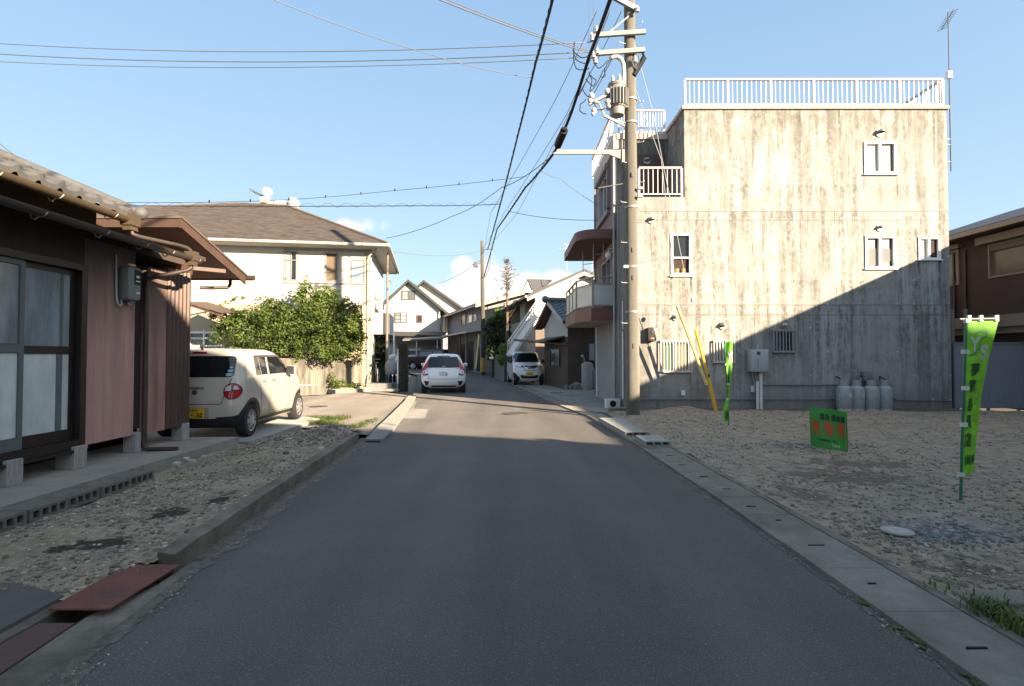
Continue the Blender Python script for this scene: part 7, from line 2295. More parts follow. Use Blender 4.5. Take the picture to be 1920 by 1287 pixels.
mb = MB(); mb.tube([(tx_ - .12, ty_, 1.15), (tx_ - .14, ty_ - .05, 1.35), (tx_ - .2, ty_ - .05, 1.4)], .03, 8); mb.ball((tx_ - .2, ty_ - .05, 1.42), .06, 10); mb.tube([(tx_ + .16, ty_ - .1, 1.1), (tx_ + .27, ty_ - .1, .8), (tx_ + .27, ty_ - .1, .1)], .03, 8); mb.build("tank_pipe", m_galv, t, smooth=True)
mb = MB()
for k, (x, y, s) in enumerate(((1070, 722, .16), (1080, 716, .22), (1088, 724, .15), (1062, 722, .14))):
    p = at(x, y, 22.6); vs, fs = TEMPL[k]; mb.add([Vector((p.x + v.x * s, p.y + v.y * s, .03 + s * .5 + v.z * s)) for v in vs], fs)
tag(mb.build("garden_rocks", M("garden_rock", (.23, .22, .19), .9, var=.3)), "rounded garden rocks before the brown wall", "rocks", kind='stuff')
for (x, y, w, l) in ((1075, 740, .28, "middle of the three pale flat tiles on the shaded apron"), (1097, 737, .24, "smallest pale flat tile on the shaded apron, nearest the white post"), (1058, 741, .3, "pale flat tile on the shaded apron nearest the road gutter")):
    mb = MB(); p = gnd(x, y, .028); mb.box((p.x - w / 2, p.y - .1, .024), (p.x + w / 2, p.y + .12, .034))
    solo("pale_tile", mb, m_conc_lt, l, "tile", "pale tiles on the apron")
# low block wall with dark bush, topiary and the tall pruned tree
t = thing("block_wall", "low grey block wall with dark pillar past the white compact van", "wall", (-1.1, 31, .05))
mb = MB(); a, b = Vector((-1.0, 32.8, 0)), Vector((-.35, 29.2, 0)); mb.bar(a + Vector((0, 0, .75)), b + Vector((0, 0, .75)), .15, 1.5); mb.build("wall", m_gwall, t)
mb = MB(); mb.box((-1.25, 32.8, 0), (-.93, 33.1, 1.65)); mb.box((-.42, 28.9, 0), (-.15, 29.18, 1.55)); each(mb, "pillar", M("dark_pillar", (.07, .06, .055), .8, var=.2), t)
t = thing("evergreen_shrub", "dense dark evergreen shrub behind the low block wall", "shrub", (-.9, 33.5, 0))
mb = MB(); leaf_cloud(mb, [bl(928, 640, 33.5, .75, .8, 1.3), bl(918, 615, 33.6, .5, .5, .55), bl(942, 605, 33.4, .6, .6, .7), bl(948, 640, 32.6, .45, .5, 1.2), bl(932, 660, 32.8, .7, .5, .6)], 4200, .11, rr); mb.build("foliage", m_dkbush, t, fix=False)
mb = MB(); leaf_cloud(mb, [bl(940, 592, 33.2, .5, .4, .35), bl(922, 600, 33.3, .4, .4, .28), bl(932, 583, 33.3, .25, .3, .25)], 600, .09, rr); mb.build("sunlit_shoots", m_bush_lt, t, fix=False)
mb = MB(); mb.tube([(-.9, 33.5, 0), (-.85, 33.5, 3)], .07, 8); mb.build("trunk", m_bark, t)
t = thing("topiary", "round clipped topiary shrub beside the white compact van", "shrub", (at(945, 690, 29.6).x, 29.6, .05))
mb = MB(); leaf_cloud(mb, [bl(946, 655, 29.6, .38, .38, .36), bl(944, 672, 29.6, .36, .36, .40), bl(940, 676, 29.5, .22, .3, .3)], 2600, .045, rr, shell=.85); mb.build("foliage", leaf_mat("topiary_leaf", (.10, .16, .03), (.16, .21, .04), 3), t, fix=False)
mb = MB(); p = at(945, 690, 29.6); mb.tube([(p.x, 29.6, 0), (p.x, 29.6, 1.3)], .05, 8); mb.build("trunk", m_bark, t)
t = thing("pruned_tree", "tall pruned tree with a sparse tuft of foliage on its bare trunk", "tree", (at(951, 690, 31).x, 31, .05))
mb = MB(); mb.tube([at(950, 700, 31), at(951, 600, 31), at(951, 540, 31), at(951, 486, 31)], .10, 12, r1=.025); mb.build("trunk", M('tan_bark', (.16, .115, .08), .9, var=.3, scale=10), t, smooth=True)
mb = MB()
for k in range(52):
    y = 488 + 52 * rr.random() ** .8
    s = rr.choice((-1, 1)); l = (4 + 15 * rr.random()) * (.35 + .65 * (1 - abs(y - 518) / 34))
    if l < 1: l = 1.5
    a = at(951, y, 31); b = at(951 + s * l, y - 4 - 3 * rr.random(), 31 + rr.gauss(0, .25))
    mb.tube([a, a.lerp(b, .5) + Vector((0, 0, .03)), b], .018, 5, r1=.007)
for (x0, y0, x1, y1) in ((951, 585, 966, 560), (951, 580, 940, 570), (951, 590, 968, 575), (952, 600, 972, 570)): mb.tube([at(x0, y0, 31), at(x1, y1, 31)], .02, 5, r1=.008)
mb.build("twigs", m_bark, t)
mb = MB(); 
for k in range(60):
    y = 487 + 58 * rr.random(); w = 17 * (1 - abs(y - 517) / 40)
    leaf_cloud(mb, [bl(951 + rr.gauss(0, max(1, w * .5)), y, 31 + rr.gauss(0, .2), .12, .12, .10)], 8, .05, rr)
leaf_cloud(mb, [bl(949, 553, 31, .2, .2, .16), bl(968, 565, 31, .2, .2, .1), bl(966, 574, 31, .25, .2, .08)], 110, .06, rr)
mb.build("foliage", leaf_mat("brownish_leaf", (.06, .06, .03), (.11, .10, .05), 2), t, fix=False)
# small lamp-like white dome seen on the block wall
mb = MB(); mb.ball(at(922, 672, 31.5), .16, 12, .6)
solo("white_lamp", mb, m_white_al, "small white dome lamp on the low block wall's pillar", "lamp", smooth=True)
# ------------------------------------------------------------------ cars: stacked rounded slices, cut wheel arches, inset panels
def paint(name, col, rough=.28):
    return M(name, col, rough, var=.02, scale=4, coat=.6)
m_tyre = M("tyre_rubber", (.016, .016, .017), .8, var=.15, scale=20)
m_rim = M("silver_wheel_cover", (.46, .46, .47), .32, var=.04, metal=.55)
m_trim = M("black_trim", (.022, .022, .024), .5, var=.1)
m_cglass = glass_mat("car_glass", (.012, .014, .016), .03)
m_seam = M("panel_gap", (.05, .047, .042), .7, var=0)
m_red = M("red_lamp", (.36, .008, .012), .12, var=.1, scale=20, coat=.5)
m_clearlamp = M("clear_lamp", (.55, .56, .58), .12, var=.15, scale=25, coat=.5)
m_chrome = M("chrome", (.62, .62, .62), .12, var=0, metal=.9)
m_plate_y = M("yellow_plate", (.62, .40, .015), .45, var=.03)
m_plate_w = M("white_plate", (.62, .63, .62), .45, var=.03)
m_ink = M("plate_ink", (.02, .018, .012), .6, var=0)
m_ink_g = M("plate_ink_green", (.02, .09, .05), .6, var=0)
m_sticker = M("pale_blue_sticker", (.28, .46, .55), .5, var=0)
m_seat = M("grey_seat", (.05, .048, .046), .8, var=.2)

def car_mesh(keys, bow_r=.05, bow_f=.12, N=None, rows=64):
    """keys: (z, rear y, front y, half width, rear corner radius, front corner radius)"""
    K = np.array(keys, float)
    dist = np.concatenate([[0], np.cumsum(np.linalg.norm(np.diff(K[:, :4], axis=0), axis=1) + 1e-4)])
    fine = np.linspace(0, dist[-1], 600)
    cols = np.stack([np.interp(fine, dist, K[:, i]) for i in range(6)], 1)
    ker = np.hanning(33); ker /= ker.sum()
    pad = 16
    sm = np.stack([np.convolve(np.concatenate([2 * c[0] - c[pad:0:-1], c, 2 * c[-1] - c[-2:-pad - 2:-1]]), ker, 'valid') for c in cols.T], 1)
    sm[0], sm[-1] = cols[0], cols[-1]
    S = sm[np.linspace(0, 599, rows).astype(int)]
    na, ns, nf = 7, 46, 18
    V, Fc = [], []
    ring_n = None
    for (z, yr, yf, w, rr_, rf) in S:
        pts = []
        rr_ = min(rr_, w * .95, (yf - yr) * .48); rf = min(rf, w * .95, (yf - yr) * .48)
        for k in range(nf): pts.append((-(w - rr_) + 2 * (w - rr_) * k / nf, yr))
        for k in range(na): a = -math.pi / 2 + math.pi / 2 * k / na; pts.append((w - rr_ + rr_ * math.cos(a), yr + rr_ + rr_ * math.sin(a)))
        for k in range(ns): pts.append((w, yr + rr_ + (yf - rf - yr - rr_) * k / ns))
        for k in range(na): a = math.pi / 2 * k / na; pts.append((w - rf + rf * math.cos(a), yf - rf + rf * math.sin(a)))
        for k in range(nf): pts.append(((w - rf) - 2 * (w - rf) * k / nf, yf))
        for k in range(na): a = math.pi / 2 + math.pi / 2 * k / na; pts.append((-(w - rf) + rf * math.cos(a), yf - rf + rf * math.sin(a)))
        for k in range(ns): pts.append((-w, yf - rf - (yf - rf - yr - rr_) * k / ns))
        for k in range(na): a = math.pi + math.pi / 2 * k / na; pts.append((-(w - rr_) + rr_ * math.cos(a), yr + rr_ + rr_ * math.sin(a)))
        ring_n = len(pts)
        for x, y in pts:
            q = (x / w) ** 2
            t = (y - yr) / max(1e-6, yf - yr)
            yy = y + bow_r * q * max(0, 1 - t * 4) - bow_f * q * max(0, (t - .75) * 4)
            V.append((x, yy, z))
    m = ring_n
    for i in range(rows - 1):
        for k in range(m): Fc.append((i * m + k, i * m + (k + 1) % m, (i + 1) * m + (k + 1) % m, (i + 1) * m + k))
    Fc.append(tuple(range(m - 1, -1, -1)))
    c = np.mean(V[-m:], axis=0); V.append((c[0], c[1], c[2] + .006)); ci = len(V) - 1
    for k in range(m): Fc.append(((rows - 1) * m + k, (rows - 1) * m + (k + 1) % m, ci))
    return V, Fc

class Car:
    def __init__(s, name, label, loc, rotz, keys, mpaint, wheels, rw, tw=.165, bow_r=.05, bow_f=.12, arch=.05, arch_trim=None, rim=None, group=None):
        s.root = thing(name, label, "car", loc, rotz, group)
        V, Fc = car_mesh(keys, bow_r, bow_f)
        s.bvh = BVHTree.FromPolygons(V, Fc)
        me = bpy.data.meshes.new("body"); me.from_pydata(V, [], Fc)
        bm = bmesh.new(); bm.from_mesh(me); bmesh.ops.recalc_face_normals(bm, faces=bm.faces[:]); bm.to_mesh(me); bm.free()
        me.materials.append(mpaint)
        tmp = bpy.data.objects.new("body", me); COL.objects.link(tmp)
        W = max(k[3] for k in keys)
        s.W, s.wheels, s.rw = W, wheels, rw
        cm = MB()
        for y in wheels:
            for sd in (-1, 1):
                x0, x1 = sd * (W - tw - .10), sd * (W + .2)
                n = 36
                prof = [(y + (rw + arch) * math.cos(2 * math.pi * k / n), rw + (rw + arch) * math.sin(2 * math.pi * k / n)) for k in range(n)]
                cm.prism([(x0, a, b) for a, b in prof], (x1 - x0, 0, 0))
        cut = cm.build("cutter", m_trim)
        md = tmp.modifiers.new("b", 'BOOLEAN'); md.operation = 'DIFFERENCE'; md.object = cut; md.solver = 'EXACT'
        dg = bpy.context.evaluated_depsgraph_get(); dg.update()
        me2 = bpy.data.meshes.new_from_object(tmp.evaluated_get(dg))
        if len(me2.polygons) < 500: me2 = me
        tmp.modifiers.clear(); tmp.data = me2
        for o in (cut,):
            COL.objects.unlink(o); bpy.data.objects.remove(o)
        me2.polygons.foreach_set('use_smooth', [True] * len(me2.polygons)); me2.set_sharp_from_angle(angle=R(42))
        me2.materials.clear(); me2.materials.append(mpaint)
        s.body = tmp; tmp.parent = s.root; tmp.name = "body"; me2.name = "body"
        ORIGIN[tmp] = Vector()
        # dark wheel housings
        hb = MB()
        for y in wheels:
            for sd in (-1, 1):
                x0 = sd * (W - tw - .095)
                n = 24
                hb.prism([(x0, y + (rw + arch - .004) * math.cos(2 * math.pi * k / n), max(.19, rw + (rw + arch - .004) * math.sin(2 * math.pi * k / n))) for k in range(n)], (-sd * .01, 0, 0))
        hb.build("wheel_housing", m_trim, s.root, local=True)
        rimp = None
        for y in wheels:
            for sd in (-1, 1):
                w = s.wheel(sd, y, rw, tw, rim or m_rim)
        if arch_trim:
            for y in wheels:
                for sd in (-1, 1):
                    P = []
                    for k in range(25):
                        a = R(-18) + R(216) * k / 24
                        P.append([(y + r * math.cos(a), rw + r * math.sin(a)) for r in (rw + arch - .004, rw + arch + arch_trim)])
                    mb = MB()
                    for k in range(24):
                        q = [s.side(sd, *P[k][0], .010), s.side(sd, *P[k][1], .006), s.side(sd, *P[k + 1][1], .006), s.side(sd, *P[k + 1][0], .010)]
                        if all(q): mb.add(q, [(0, 1, 2, 3)])
                    mb.build("arch_trim", m_trim, s.root, local=True)
    def hit(s, o, d, off):
        r = s.bvh.ray_cast(Vector(o), Vector(d))
        if r[0] is None: return None
        n = r[1]
        if n.dot(Vector(d)) > 0: n = -n
        return r[0] + n * off
    def side(s, sd, y, z, off): return s.hit((sd * 3, y, z), (-sd, 0, 0), off)
    def rear(s, x, z, off): return s.hit((x, -3, z), (0, 1, 0), off)
    def front(s, x, z, off): return s.hit((x, 8, z), (0, -1, 0), off)
    def top(s, x, y, off): return s.hit((x, y, 4), (0, 0, -1), off)
    def wheel(s, sd, y, rw, tw, mrim):
        mb = MB()
        xo = sd * (s.W - .012)
        h = tw
        prof = [(rw * .62, 0), (rw * .70, .012), (rw * .93, .006), (rw * .985, -.02), (rw, -.04), (rw, -h + .03), (rw * .95, -h), (rw * .6, -h)]
        prof = [(r, xo + sd * t) for r, t in prof]
        mb.lathe(prof, (0, y, rw), 36, axis='X')
        w = mb.build("wheel", m_tyre, s.root, local=True, auto=40)
        mb = MB()
        prof = [(rw * .665, xo + sd * -.004), (rw * .655, xo + sd * .008), (rw * .58, xo + sd * -.002), (rw * .30, xo + sd * .012), (rw * .14, xo + sd * .016), (.001, xo + sd * .016)]
        mb.lathe(prof, (0, y, rw), 36, axis='X')
        rm = mb.build("rim", mrim, w, local=True, auto=30)
        mb = MB()
        for k in range(7):
            a = 2 * math.pi * k / 7
            c = Vector((xo + sd * .0145, y + rw * .45 * math.cos(a), rw + rw * .45 * math.sin(a)))
            t1, t2 = Vector((0, math.cos(a), math.sin(a))), Vector((0, -math.sin(a), math.cos(a)))
            pts = [c + t1 * (rw * .12 * math.cos(q)) * .9 + t2 * (rw * .055 * math.sin(q)) for q in [2 * math.pi * j / 10 for j in range(10)]]
            mb.prism(pts, (sd * .002, 0, 0))
        mb.build("rim_slot", M("rim_slot", (.05, .05, .05), .6, var=0) if 'rim_slot' not in bpy.data.materials else bpy.data.materials['rim_slot'], rm, local=True)
        return w
    def panel(s, name, fn, poly, mat, off=.006, seg=.06, parent=None, smooth=True):
        """panel laid on the body: poly in the 2D view of fn(a, b, off)"""
        bm = bmesh.new()
        f = bm.faces.new([bm.verts.new((a, b, 0)) for a, b in poly])
        bmesh.ops.triangulate(bm, faces=bm.faces[:])
        for _ in range(6):
            es = [e for e in bm.edges if e.calc_length() > seg]
            if not es: break
            bmesh.ops.subdivide_edges(bm, edges=es, cuts=1)
            bmesh.ops.triangulate(bm, faces=bm.faces[:])
        bad = []
        for v in bm.verts:
            p = fn(v.co.x, v.co.y, off)
            if p is None: bad.append(v)
            else: v.co = p
        if bad: bmesh.ops.delete(bm, geom=bad, context='VERTS')
        mb = MB(); mb.addbm(bm)
        return mb.build(name, mat, parent or s.root, local=True, smooth=smooth)
    def sides(s, name, poly, mat, off=.006, seg=.06, only=None):
        for sd in (-1, 1):
            if only and sd != only: continue
            s.panel(name, lambda a, b, o, sd=sd: s.side(sd, a, b, o), poly, mat, off, seg)
    def line(s, fn, pts, w, mat, off=.004, name="seam"):
        mb = MB()
        for (a, b) in zip(pts[:-1], pts[1:]):
            d = Vector((b[0] - a[0], b[1] - a[1])); n = max(1, int(d.length / .06)); d.normalize(); nn = Vector((-d.y, d.x)) * w / 2
            for i in range(n):
                p0 = Vector(a).lerp(Vector(b), i / n); p1 = Vector(a).lerp(Vector(b), (i + 1) / n)
                q = [fn(*(p0 - nn), off), fn(*(p0 + nn), off), fn(*(p1 + nn), off), fn(*(p1 - nn), off)]
                if all(q): mb.add(q, [(0, 1, 2, 3)])
        return mb.build(name, mat, s.root, local=True)
    def plate(s, y, z, mat, txt, small, mink, sgn=-1, x=0.0, w=.33, h=.165):
        mb = MB(); mb.bevbox((x - w / 2, y, z - h / 2), (x + w / 2, y + sgn * .012, z + h / 2), .004); p = mb.build("number_plate", mat, s.root, local=True)
        mb = MB()
        fl = lambda a, b, o=0: Vector((x + (a if sgn < 0 else -a), y + sgn * (.0135 + o), z + b))
        if txt: put_text(mb, txt, .075, fl, .01, -.03, bold=.003, fit=w * .8)
        if small: put_text(mb, small, .035, fl, 0, .052, fit=w * .42)
        if mb.v: mb.build("plate_number", mink, p, local=True)
def rrect(x0, y0, x1, y1, r, n=5):
    out = []
    for cx, cy, a0 in ((x1 - r, y1 - r, 0), (x0 + r, y1 - r, 90), (x0 + r, y0 + r, 180), (x1 - r, y0 + r, 270)):
        for k in range(n + 1): a = R(a0 + 90 * k / n); out.append((cx + r * math.cos(a), cy + r * math.sin(a)))
    return out
def circ(cx, cy, r, n=28, e=1.0): return [(cx + r * math.cos(2 * math.pi * k / n), cy + r * e * math.sin(2 * math.pi * k / n)) for k in range(n)]

# cream kei hatchback on the parking pad
mp_cream = paint("cream_paint", (.47, .43, .365))
keysL = [(.19, .16, 3.22, .64, .20, .35), (.24, .06, 3.32, .69, .20, .36), (.36, .015, 3.38, .725, .20, .38), (.55, .0, 3.395, .7375, .20, .40), (.75, .02, 3.37, .7375, .20, .42), (.90, .04, 3.32, .733, .20, .42),
         (.985, .055, 3.22, .725, .20, .42), (1.02, .06, 2.95, .72, .20, .40), (1.045, .065, 2.72, .714, .2, .36), (1.08, .07, 2.60, .707, .2, .30), (1.20, .09, 2.43, .685, .2, .24), (1.36, .13, 2.18, .655, .2, .22), (1.44, .16, 2.02, .635, .21, .24), (1.485, .20, 1.88, .605, .22, .26), (1.512, .28, 1.72, .55, .24, .3), (1.527, .45, 1.50, .44, .3, .3), (1.532, .75, 1.25, .25, .2, .2)]
Lp = Car("parked_car", "cream boxy compact car parked beside the brown clad corner, rear three-quarter view", (-5.235, 8.80, .045), R(3.6), keysL, mp_cream, (.47, 2.93), .285, arch_trim=.055)
# dark lower body band
for sd in (-1, 1):
    Lp.panel("sill_trim", lambda a, b, o, sd=sd: Lp.side(sd, a, b, o), [(.86, .235), (2.55, .235), (2.56, .30), (.88, .30)], m_trim, .006)
Lp.panel("rear_bumper_trim", Lp.rear, rrect(-.70, .20, .70, .36, .03), m_trim, .008)
Lp.sides("bumper_trim", [(.0, .22), (.16, .22), (.17, .40), (.10, .42), (.0, .37)], m_trim, .008, .04)
Lp.panel("rear_window", Lp.rear, rrect(-.585, 1.045, .585, 1.395, .06), m_cglass, .006)
mb = MB()
for (x, z, r) in ((.51, 1.085, .052), (.525, 1.15, .04), (.535, 1.205, .026)):
    pts = [Lp.rear(x + r * math.cos(a), z + r * .55 * math.sin(a), .010) for a in [2 * math.pi * k / 16 for k in range(16)]]
    mb.poly(pts)
mb.build("sticker", m_sticker, Lp.root, local=True)
Lp.sides("side_window", [(.70, 1.055), (1.21, 1.055), (1.21, 1.38), (.74, 1.395), (.70, 1.36)], m_cglass)
Lp.sides("side_window", [(1.30, 1.055), (2.24, 1.055), (2.28, 1.10), (2.10, 1.33), (2.02, 1.38), (1.30, 1.385)], m_cglass)
Lp.sides("rain_visor", [(.68, 1.36), (.70, 1.405), (1.25, 1.415), (1.25, 1.375), (.74, 1.385)], M("smoked_visor", (.07, .055, .06), .2, var=0), .02)
Lp.sides("rain_visor", [(1.27, 1.375), (1.27, 1.415), (1.95, 1.41), (2.12, 1.34), (2.24, 1.15), (2.19, 1.15), (2.05, 1.335), (1.93, 1.375)], bpy.data.materials["smoked_visor"], .02)
Lp.sides("window_divider", [(.90, 1.055), (.915, 1.055), (.875, 1.385), (.862, 1.385)], m_offwhite, .009)
for side_x in (.575, -.575):
    t_ = Lp.panel("tail_lamp", Lp.rear, circ(side_x, .81, .115, 28, 1.06), m_red, .020, .03)
    Lp.panel("lamp_ring", Lp.rear, [(side_x + .128 * math.cos(a), .81 + .135 * math.sin(a)) for a in [2 * math.pi * k / 28 for k in range(28)]], m_trim, .012, .03)
    Lp.panel("lamp_reflector", Lp.rear, [(side_x - .105, .815), (side_x - .012, .815), (side_x - .012, .905), (side_x - .06, .90), (side_x - .09, .87)], m_clearlamp, .024, .03)
    Lp.panel("lamp_reflector", Lp.rear, [(side_x + .012, .835), (side_x + .09, .835), (side_x + .06, .895), (side_x + .012, .91)], m_clearlamp, .024, .03)
    Lp.line(Lp.rear, [(side_x - .015, .69), (side_x + .015, .925)], .014, m_trim, .026)
Lp.panel("brake_light", Lp.rear, rrect(-.12, 1.435, .12, 1.465, .012), m_red, .008, .04)
Lp.line(Lp.rear, [(-.56, 1.03), (-.42, .60), (.42, .60), (.56, 1.03)], .012, m_seam)
Lp.line(Lp.rear, [(-.14, .865), (.14, .865)], .035, M("handle_shadow", (.16, .145, .125), .5, var=0), .007, "tailgate_handle")
Lp.panel("emblem", Lp.rear, circ(0, .80, .04), m_chrome, .010, .03)
Lp.line(Lp.rear, [(.22, .648), (.40, .648)], .022, m_grey_al, .008, "model_badge")
Lp.panel("plate_recess", Lp.rear, rrect(-.23, .36, .23, .545, .03), M("cream_shadow_recess", (.30, .27, .225), .5, var=0), .004)
p = Lp.rear(0, .45, .0)
Lp.plate(p.y - .012, .45, m_plate_y, "・・-50", "580", m_ink)
for sd in (1, -1):
    f = lambda a, b, o, sd=sd: Lp.side(sd, a, b, o)
    Lp.line(f, [(.78, 1.045), (.86, .70), (.90, .32), (1.26, .32), (1.26, 1.045)], .010, m_seam)
    Lp.line(f, [(1.26, .32), (2.33, .32), (2.40, .70), (2.34, 1.045)], .010, m_seam)
    Lp.line(f, [(.93, .93), (1.09, .93)], .028, bpy.data.materials["handle_shadow"], .012, "door_handle")
    Lp.line(f, [(1.40, .93), (1.56, .93)], .028, bpy.data.materials["handle_shadow"], .012, "door_handle")
    mb = MB(); mb.bevbox((sd * .73, 2.13, 1.02), (sd * .90, 2.23, 1.20), .035); mr_ = mb.build("mirror", mp_cream, Lp.root, local=True, smooth=True)
    mb = MB(); mb.bevbox((sd * .68, 2.16, 1.03), (sd * .735, 2.24, 1.15), .01); mb.bevbox((sd * .735, 2.118, 1.03), (sd * .89, 2.13, 1.19), .005); mb.build("mirror_base", m_trim, mr_, local=True)
Lp.panel("windscreen", Lp.front, rrect(-.60, 1.09, .60, 1.41, .06), m_cglass, .006)
for x in (-.52, .52): Lp.panel("headlight", Lp.front, circ(x, .78, .12), m_clearlamp, .014, .04)
mb = MB(); mb.tube([(.0, .25, 1.50), (.0, .22, 1.56)], .02, 8); mb.ball((0, .22, 1.565), .028, 8); mb.tube([(.25, .55, 1.52), (.25, .32, 1.70)], .006, 6); mb.build("antenna", m_trim, Lp.root, local=True)
# white hatchback on the road, seen from behind
mp_white = paint("white_paint", (.76, .77, .78))
keysF = [(.20, .22, 3.72, .70, .2, .4), (.27, .10, 3.84, .78, .2, .42), (.42, .02, 3.93, .835, .22, .45), (.60, .0, 3.955, .8475, .24, .48), (.78, .03, 3.90, .845, .24, .5), (.92, .08, 3.78, .825, .22, .5), (1.0, .12, 3.45, .80, .22, .45), (1.06, .15, 3.0, .775, .22, .4), (1.14, .19, 2.75, .745, .22, .34), (1.28, .26, 2.45, .685, .22, .3), (1.40, .32, 2.15, .625, .22, .28), (1.46, .37, 1.95, .58, .22, .28), (1.495, .46, 1.7, .52, .26, .3), (1.515, .62, 1.4, .40, .3, .3), (1.522, .85, 1.2, .22, .2, .2)]
fp_ = at(831, 738, 20.2)
Ft = Car("hatchback", "white hatchback with red tail lamps driving away in the shaded road", (fp_.x, 20.25, .0), R(6.5), keysF, mp_white, (.62, 3.15), .30, tw=.185, bow_r=.16, bow_f=.18)
Ft.panel("rear_window", Ft.rear, [(-.66, .985), (.66, .985), (.60, 1.20), (.535, 1.37), (.50, 1.395), (-.50, 1.395), (-.535, 1.37), (-.60, 1.20)], m_cglass, .006)
Ft.panel("spoiler_lamp", Ft.rear, rrect(-.24, 1.405, .24, 1.435, .012), M("brake_lamp_dark", (.10, .03, .035), .3, var=0), .010)
for sd in (-1, 1):
    P = lambda L_: [(sd * a, b) for a, b in L_]
    Ft.panel("tail_lamp", Ft.rear, P([(.60, .985), (.555, 1.28), (.575, 1.30), (.70, 1.09), (.80, .93), (.82, .82), (.78, .70), (.72, .71), (.70, .80), (.70, .88)]), m_red, .014, .04)
    Ft.panel("lamp_white", Ft.rear, P([(.695, .92), (.785, .85), (.765, .72), (.73, .73), (.71, .83)]), m_clearlamp, .019, .04)
    Ft.panel("lamp_dark", Ft.rear, P([(.605, .775), (.76, .685), (.75, .675), (.60, .70), (.585, .745)]), m_trim, .014, .04)
    Ft.panel("bumper_vent", Ft.rear, P([(.53, .475), (.735, .485), (.71, .40), (.655, .315), (.60, .315)]), m_trim, .010, .04)
    Ft.panel("lamp_inner", Ft.rear, P([(.60, .985), (.44, .965), (.44, .945), (.69, .905), (.70, .93)]), m_clearlamp, .010, .05)
Ft.line(Ft.rear, [(-.62, .97), (-.55, .56), (.55, .56), (.62, .97)], .010, m_seam)
Ft.line(Ft.rear, [(-.46, .285), (.46, .285)], .05, m_trim, .008, "bumper_underside")
Ft.line(Ft.rear, [(-.5, .318), (.5, .318), (.58, .345)], .018, M("bumper_crease", (.40, .40, .41), .4, var=0), .006, "bumper_crease")
p = Ft.rear(0, .76, .0); Ft.plate(p.y - .01, .76, m_plate_w, "・・ 18", "500", m_ink_g)
mb = MB()
for q0, q1 in (((-.035, .985), (-.028, 1.045)), ((.035, .985), (.028, 1.045)), ((-.03, 1.012), (.03, 1.012))):
    a, b = Ft.rear(*q0, .022), Ft.rear(*q1, .022); mb.bar(a, b, .014, .010)
mb.build("emblem", m_chrome, Ft.root, local=True)
Ft.panel("tailgate_garnish", Ft.rear, rrect(-.34, .935, .34, .965, .012), m_chrome, .012)
Ft.line(Ft.rear, [(.02, 1.0), (.33, 1.005)], .02, m_trim, .020, "rear_wiper")
Ft.sides("side_window", [(.75, 1.02), (2.85, 1.02), (2.30, 1.36), (.80, 1.37)], m_cglass)
Ft.panel("windscreen", Ft.front, rrect(-.62, 1.10, .62, 1.40, .06), m_cglass)
mb = MB(); mb.tube([(0, .55, 1.51), (0, .42, 1.60)], .012, 6); mb.build("antenna", m_trim, Ft.root, local=True)
for sd in (-1, 1):
    mb = MB(); mb.bevbox((sd * .80, 2.55, 1.0), (sd * .98, 2.66, 1.13), .035); mb.build("mirror", mp_white, Ft.root, local=True, smooth=True)
# white kei wagon facing us
keysD = [(.19, .15, 3.24, .65, .18, .35), (.25, .05, 3.33, .70, .18, .36), (.40, .01, 3.39, .73, .18, .38), (.60, .0, 3.395, .7375, .18, .38), (.80, .01, 3.36, .735, .18, .38), (.95, .02, 3.28, .728, .18, .36), (1.02, .03, 3.10, .722, .18, .34), (1.08, .04, 2.86, .715, .18, .3), (1.16, .05, 2.74, .70, .18, .26), (1.35, .09, 2.45, .665, .18, .22), (1.52, .14, 2.16, .63, .18, .22), (1.58, .18, 2.0, .60, .2, .24), (1.615, .28, 1.8, .53, .22, .26), (1.635, .5, 1.5, .4, .3, .3), (1.64, .8, 1.2, .22, .2, .2)]
rotD = R(180 + 7)
fd = Vector((math.sin(-rotD), math.cos(rotD), 0))       # heading of the nose
nose = at(993, 718, 25.5); nose.z = .022
cen = Vector((nose.x, 25.5, .022)) - Vector((-math.sin(rotD), math.cos(rotD), 0)) * 3.39
mp_white2 = paint("pearl_white_paint", (.74, .75, .77))
Dz = Car("compact_van", "white compact van with yellow number plate parked nose-out under the brown carport", (cen.x, cen.y, .022), rotD, keysD, mp_white2, (.50, 2.99), .285, tw=.16)
Dz.panel("windscreen", Dz.front, [(-.64, 1.10), (.64, 1.10), (.60, 1.32), (.56, 1.52), (.50, 1.55), (-.50, 1.55), (-.56, 1.52), (-.60, 1.32)], m_cglass)
for sd in (-1, 1):
    P = lambda L_: [(sd * a, b) for a, b in L_]
    Dz.panel("headlight", Dz.front, P([(.34, .845), (.42, .92), (.62, .985), (.66, .95), (.64, .86), (.45, .82)]), m_clearlamp, .012, .04)
    Dz.panel("grille", Dz.front, P([(.0, .80), (.22, .80), (.42, .90), (.36, .945), (.0, .93)]), m_trim, .010, .05)
    Dz.line(Dz.front, P([(.06, .82), (.20, .83), (.30, .945)]), .03, m_chrome, .018, "grille_chrome")
    Dz.line(Dz.front, P([(0, .70), (.30, .715)]), .022, m_trim, .010, "bumper_line")
    Dz.panel("lower_intake", Dz.front, P([(.0, .33), (.34, .34), (.44, .43), (.42, .50), (.0, .44)]), m_trim, .010, .05)
    mb = MB(); mb.bevbox((sd * .72, 2.50, 1.06), (sd * .88, 2.60, 1.24), .035); mb.build("mirror", m_trim, Dz.root, local=True, smooth=True)
mb = MB(); p = Dz.front(0, .875, .015); mb.lathe([(.045, 0), (.055, 0), (.055, .012), (.045, .012)], (0, 0, 0), 20, axis='Y'); mb.box((-.055, 0, -.008), (.055, .014, .008)); mb.v = [q + p for q in mb.v]; mb.build("emblem", m_chrome, Dz.root, local=True)
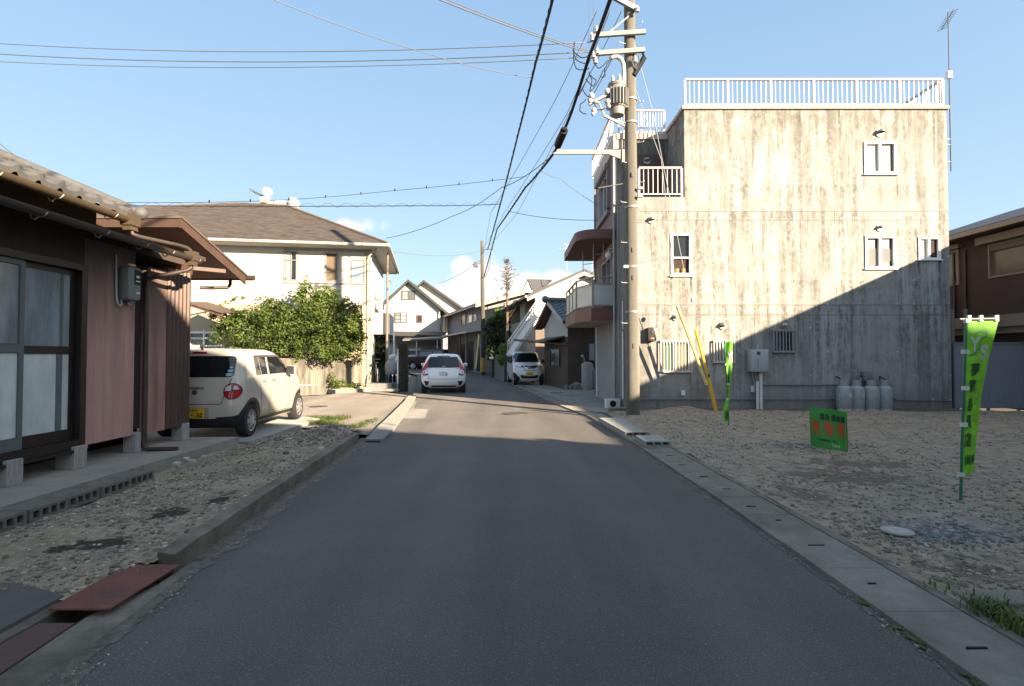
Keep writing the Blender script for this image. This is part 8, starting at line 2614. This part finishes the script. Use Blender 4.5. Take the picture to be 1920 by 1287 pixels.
p = Dz.front(0, .53, 0); Dz.plate(p.y + .004, .55, m_plate_y, "", "", m_ink, sgn=1)
Dz.sides("side_window", [(.35, 1.08), (1.22, 1.08), (1.22, 1.47), (.42, 1.48)], m_cglass)
Dz.sides("side_window", [(1.30, 1.08), (2.36, 1.08), (2.50, 1.16), (2.20, 1.45), (1.30, 1.47)], m_cglass)
for sd in (-1, 1):
    f = lambda a, b, o, sd=sd: Dz.side(sd, a, b, o)
    Dz.line(f, [(1.26, .32), (1.26, 1.5)], .012, m_seam); Dz.line(f, [(1.26, .32), (2.42, .32), (2.45, .8), (2.42, 1.05)], .012, m_seam); Dz.line(f, [(1.4, .97), (1.55, .97)], .028, m_grey_al, .012, "door_handle")
# dark boxy off-roader far down the road, side on
keysJ = [(.38, .10, 3.30, .68, .1, .15), (.45, .03, 3.38, .73, .1, .16), (.70, .0, 3.40, .74, .1, .16), (1.0, .01, 3.38, .735, .1, .16), (1.07, .02, 3.30, .725, .1, .16), (1.10, .03, 2.55, .715, .1, .14), (1.20, .04, 2.40, .70, .1, .12), (1.60, .08, 2.18, .65, .1, .12), (1.68, .12, 2.10, .62, .1, .12), (1.71, .2, 2.0, .55, .1, .12), (1.715, .5, 1.6, .3, .1, .1)]
mp_dark = paint("dark_maroon_paint", (.032, .018, .018))
pj = at(763, 693, 44.0)
Jm = Car("off_roader", "dark boxy off-roader parked side-on under the far carport", (pj.x + 3.3, 44.4, .28), R(90 - 8), keysJ, mp_dark, (.60, 2.75), .33, tw=.18, bow_r=.02, bow_f=.03)
Jm.sides("side_window", [(.25, 1.14), (1.05, 1.14), (1.05, 1.52), (.28, 1.54)], m_glass_pale)
Jm.sides("side_window", [(1.15, 1.14), (2.25, 1.14), (2.10, 1.48), (1.15, 1.52)], m_glass_pale)
Jm.panel("windscreen", Jm.front, rrect(-.58, 1.18, .58, 1.58, .05), m_cglass)
for x in (-.48, .48): Jm.panel("headlight", Jm.front, circ(x, .85, .10), m_clearlamp, .014, .05)
Jm.panel("bumper", Jm.front, rrect(-.66, .47, .66, .66, .03), m_trim, .03)
pv = at(772, 690, 46.8)
Vn = Car("parked_van", "white small van half hidden behind the dark off-roader", (pv.x + 1.7, 47.0, .30), R(90 - 8), [(k[0] * 1.09 if k[0] > .3 else k[0], k[1], k[2], k[3], k[4], k[5]) for k in keysD], mp_white2, (.50, 2.99), .285)
Vn.sides("side_window", [(.35, 1.20), (2.40, 1.20), (2.20, 1.58), (.42, 1.60)], m_cglass)
Vn.panel("windscreen", Vn.front, rrect(-.58, 1.2, .58, 1.62, .06), m_cglass)
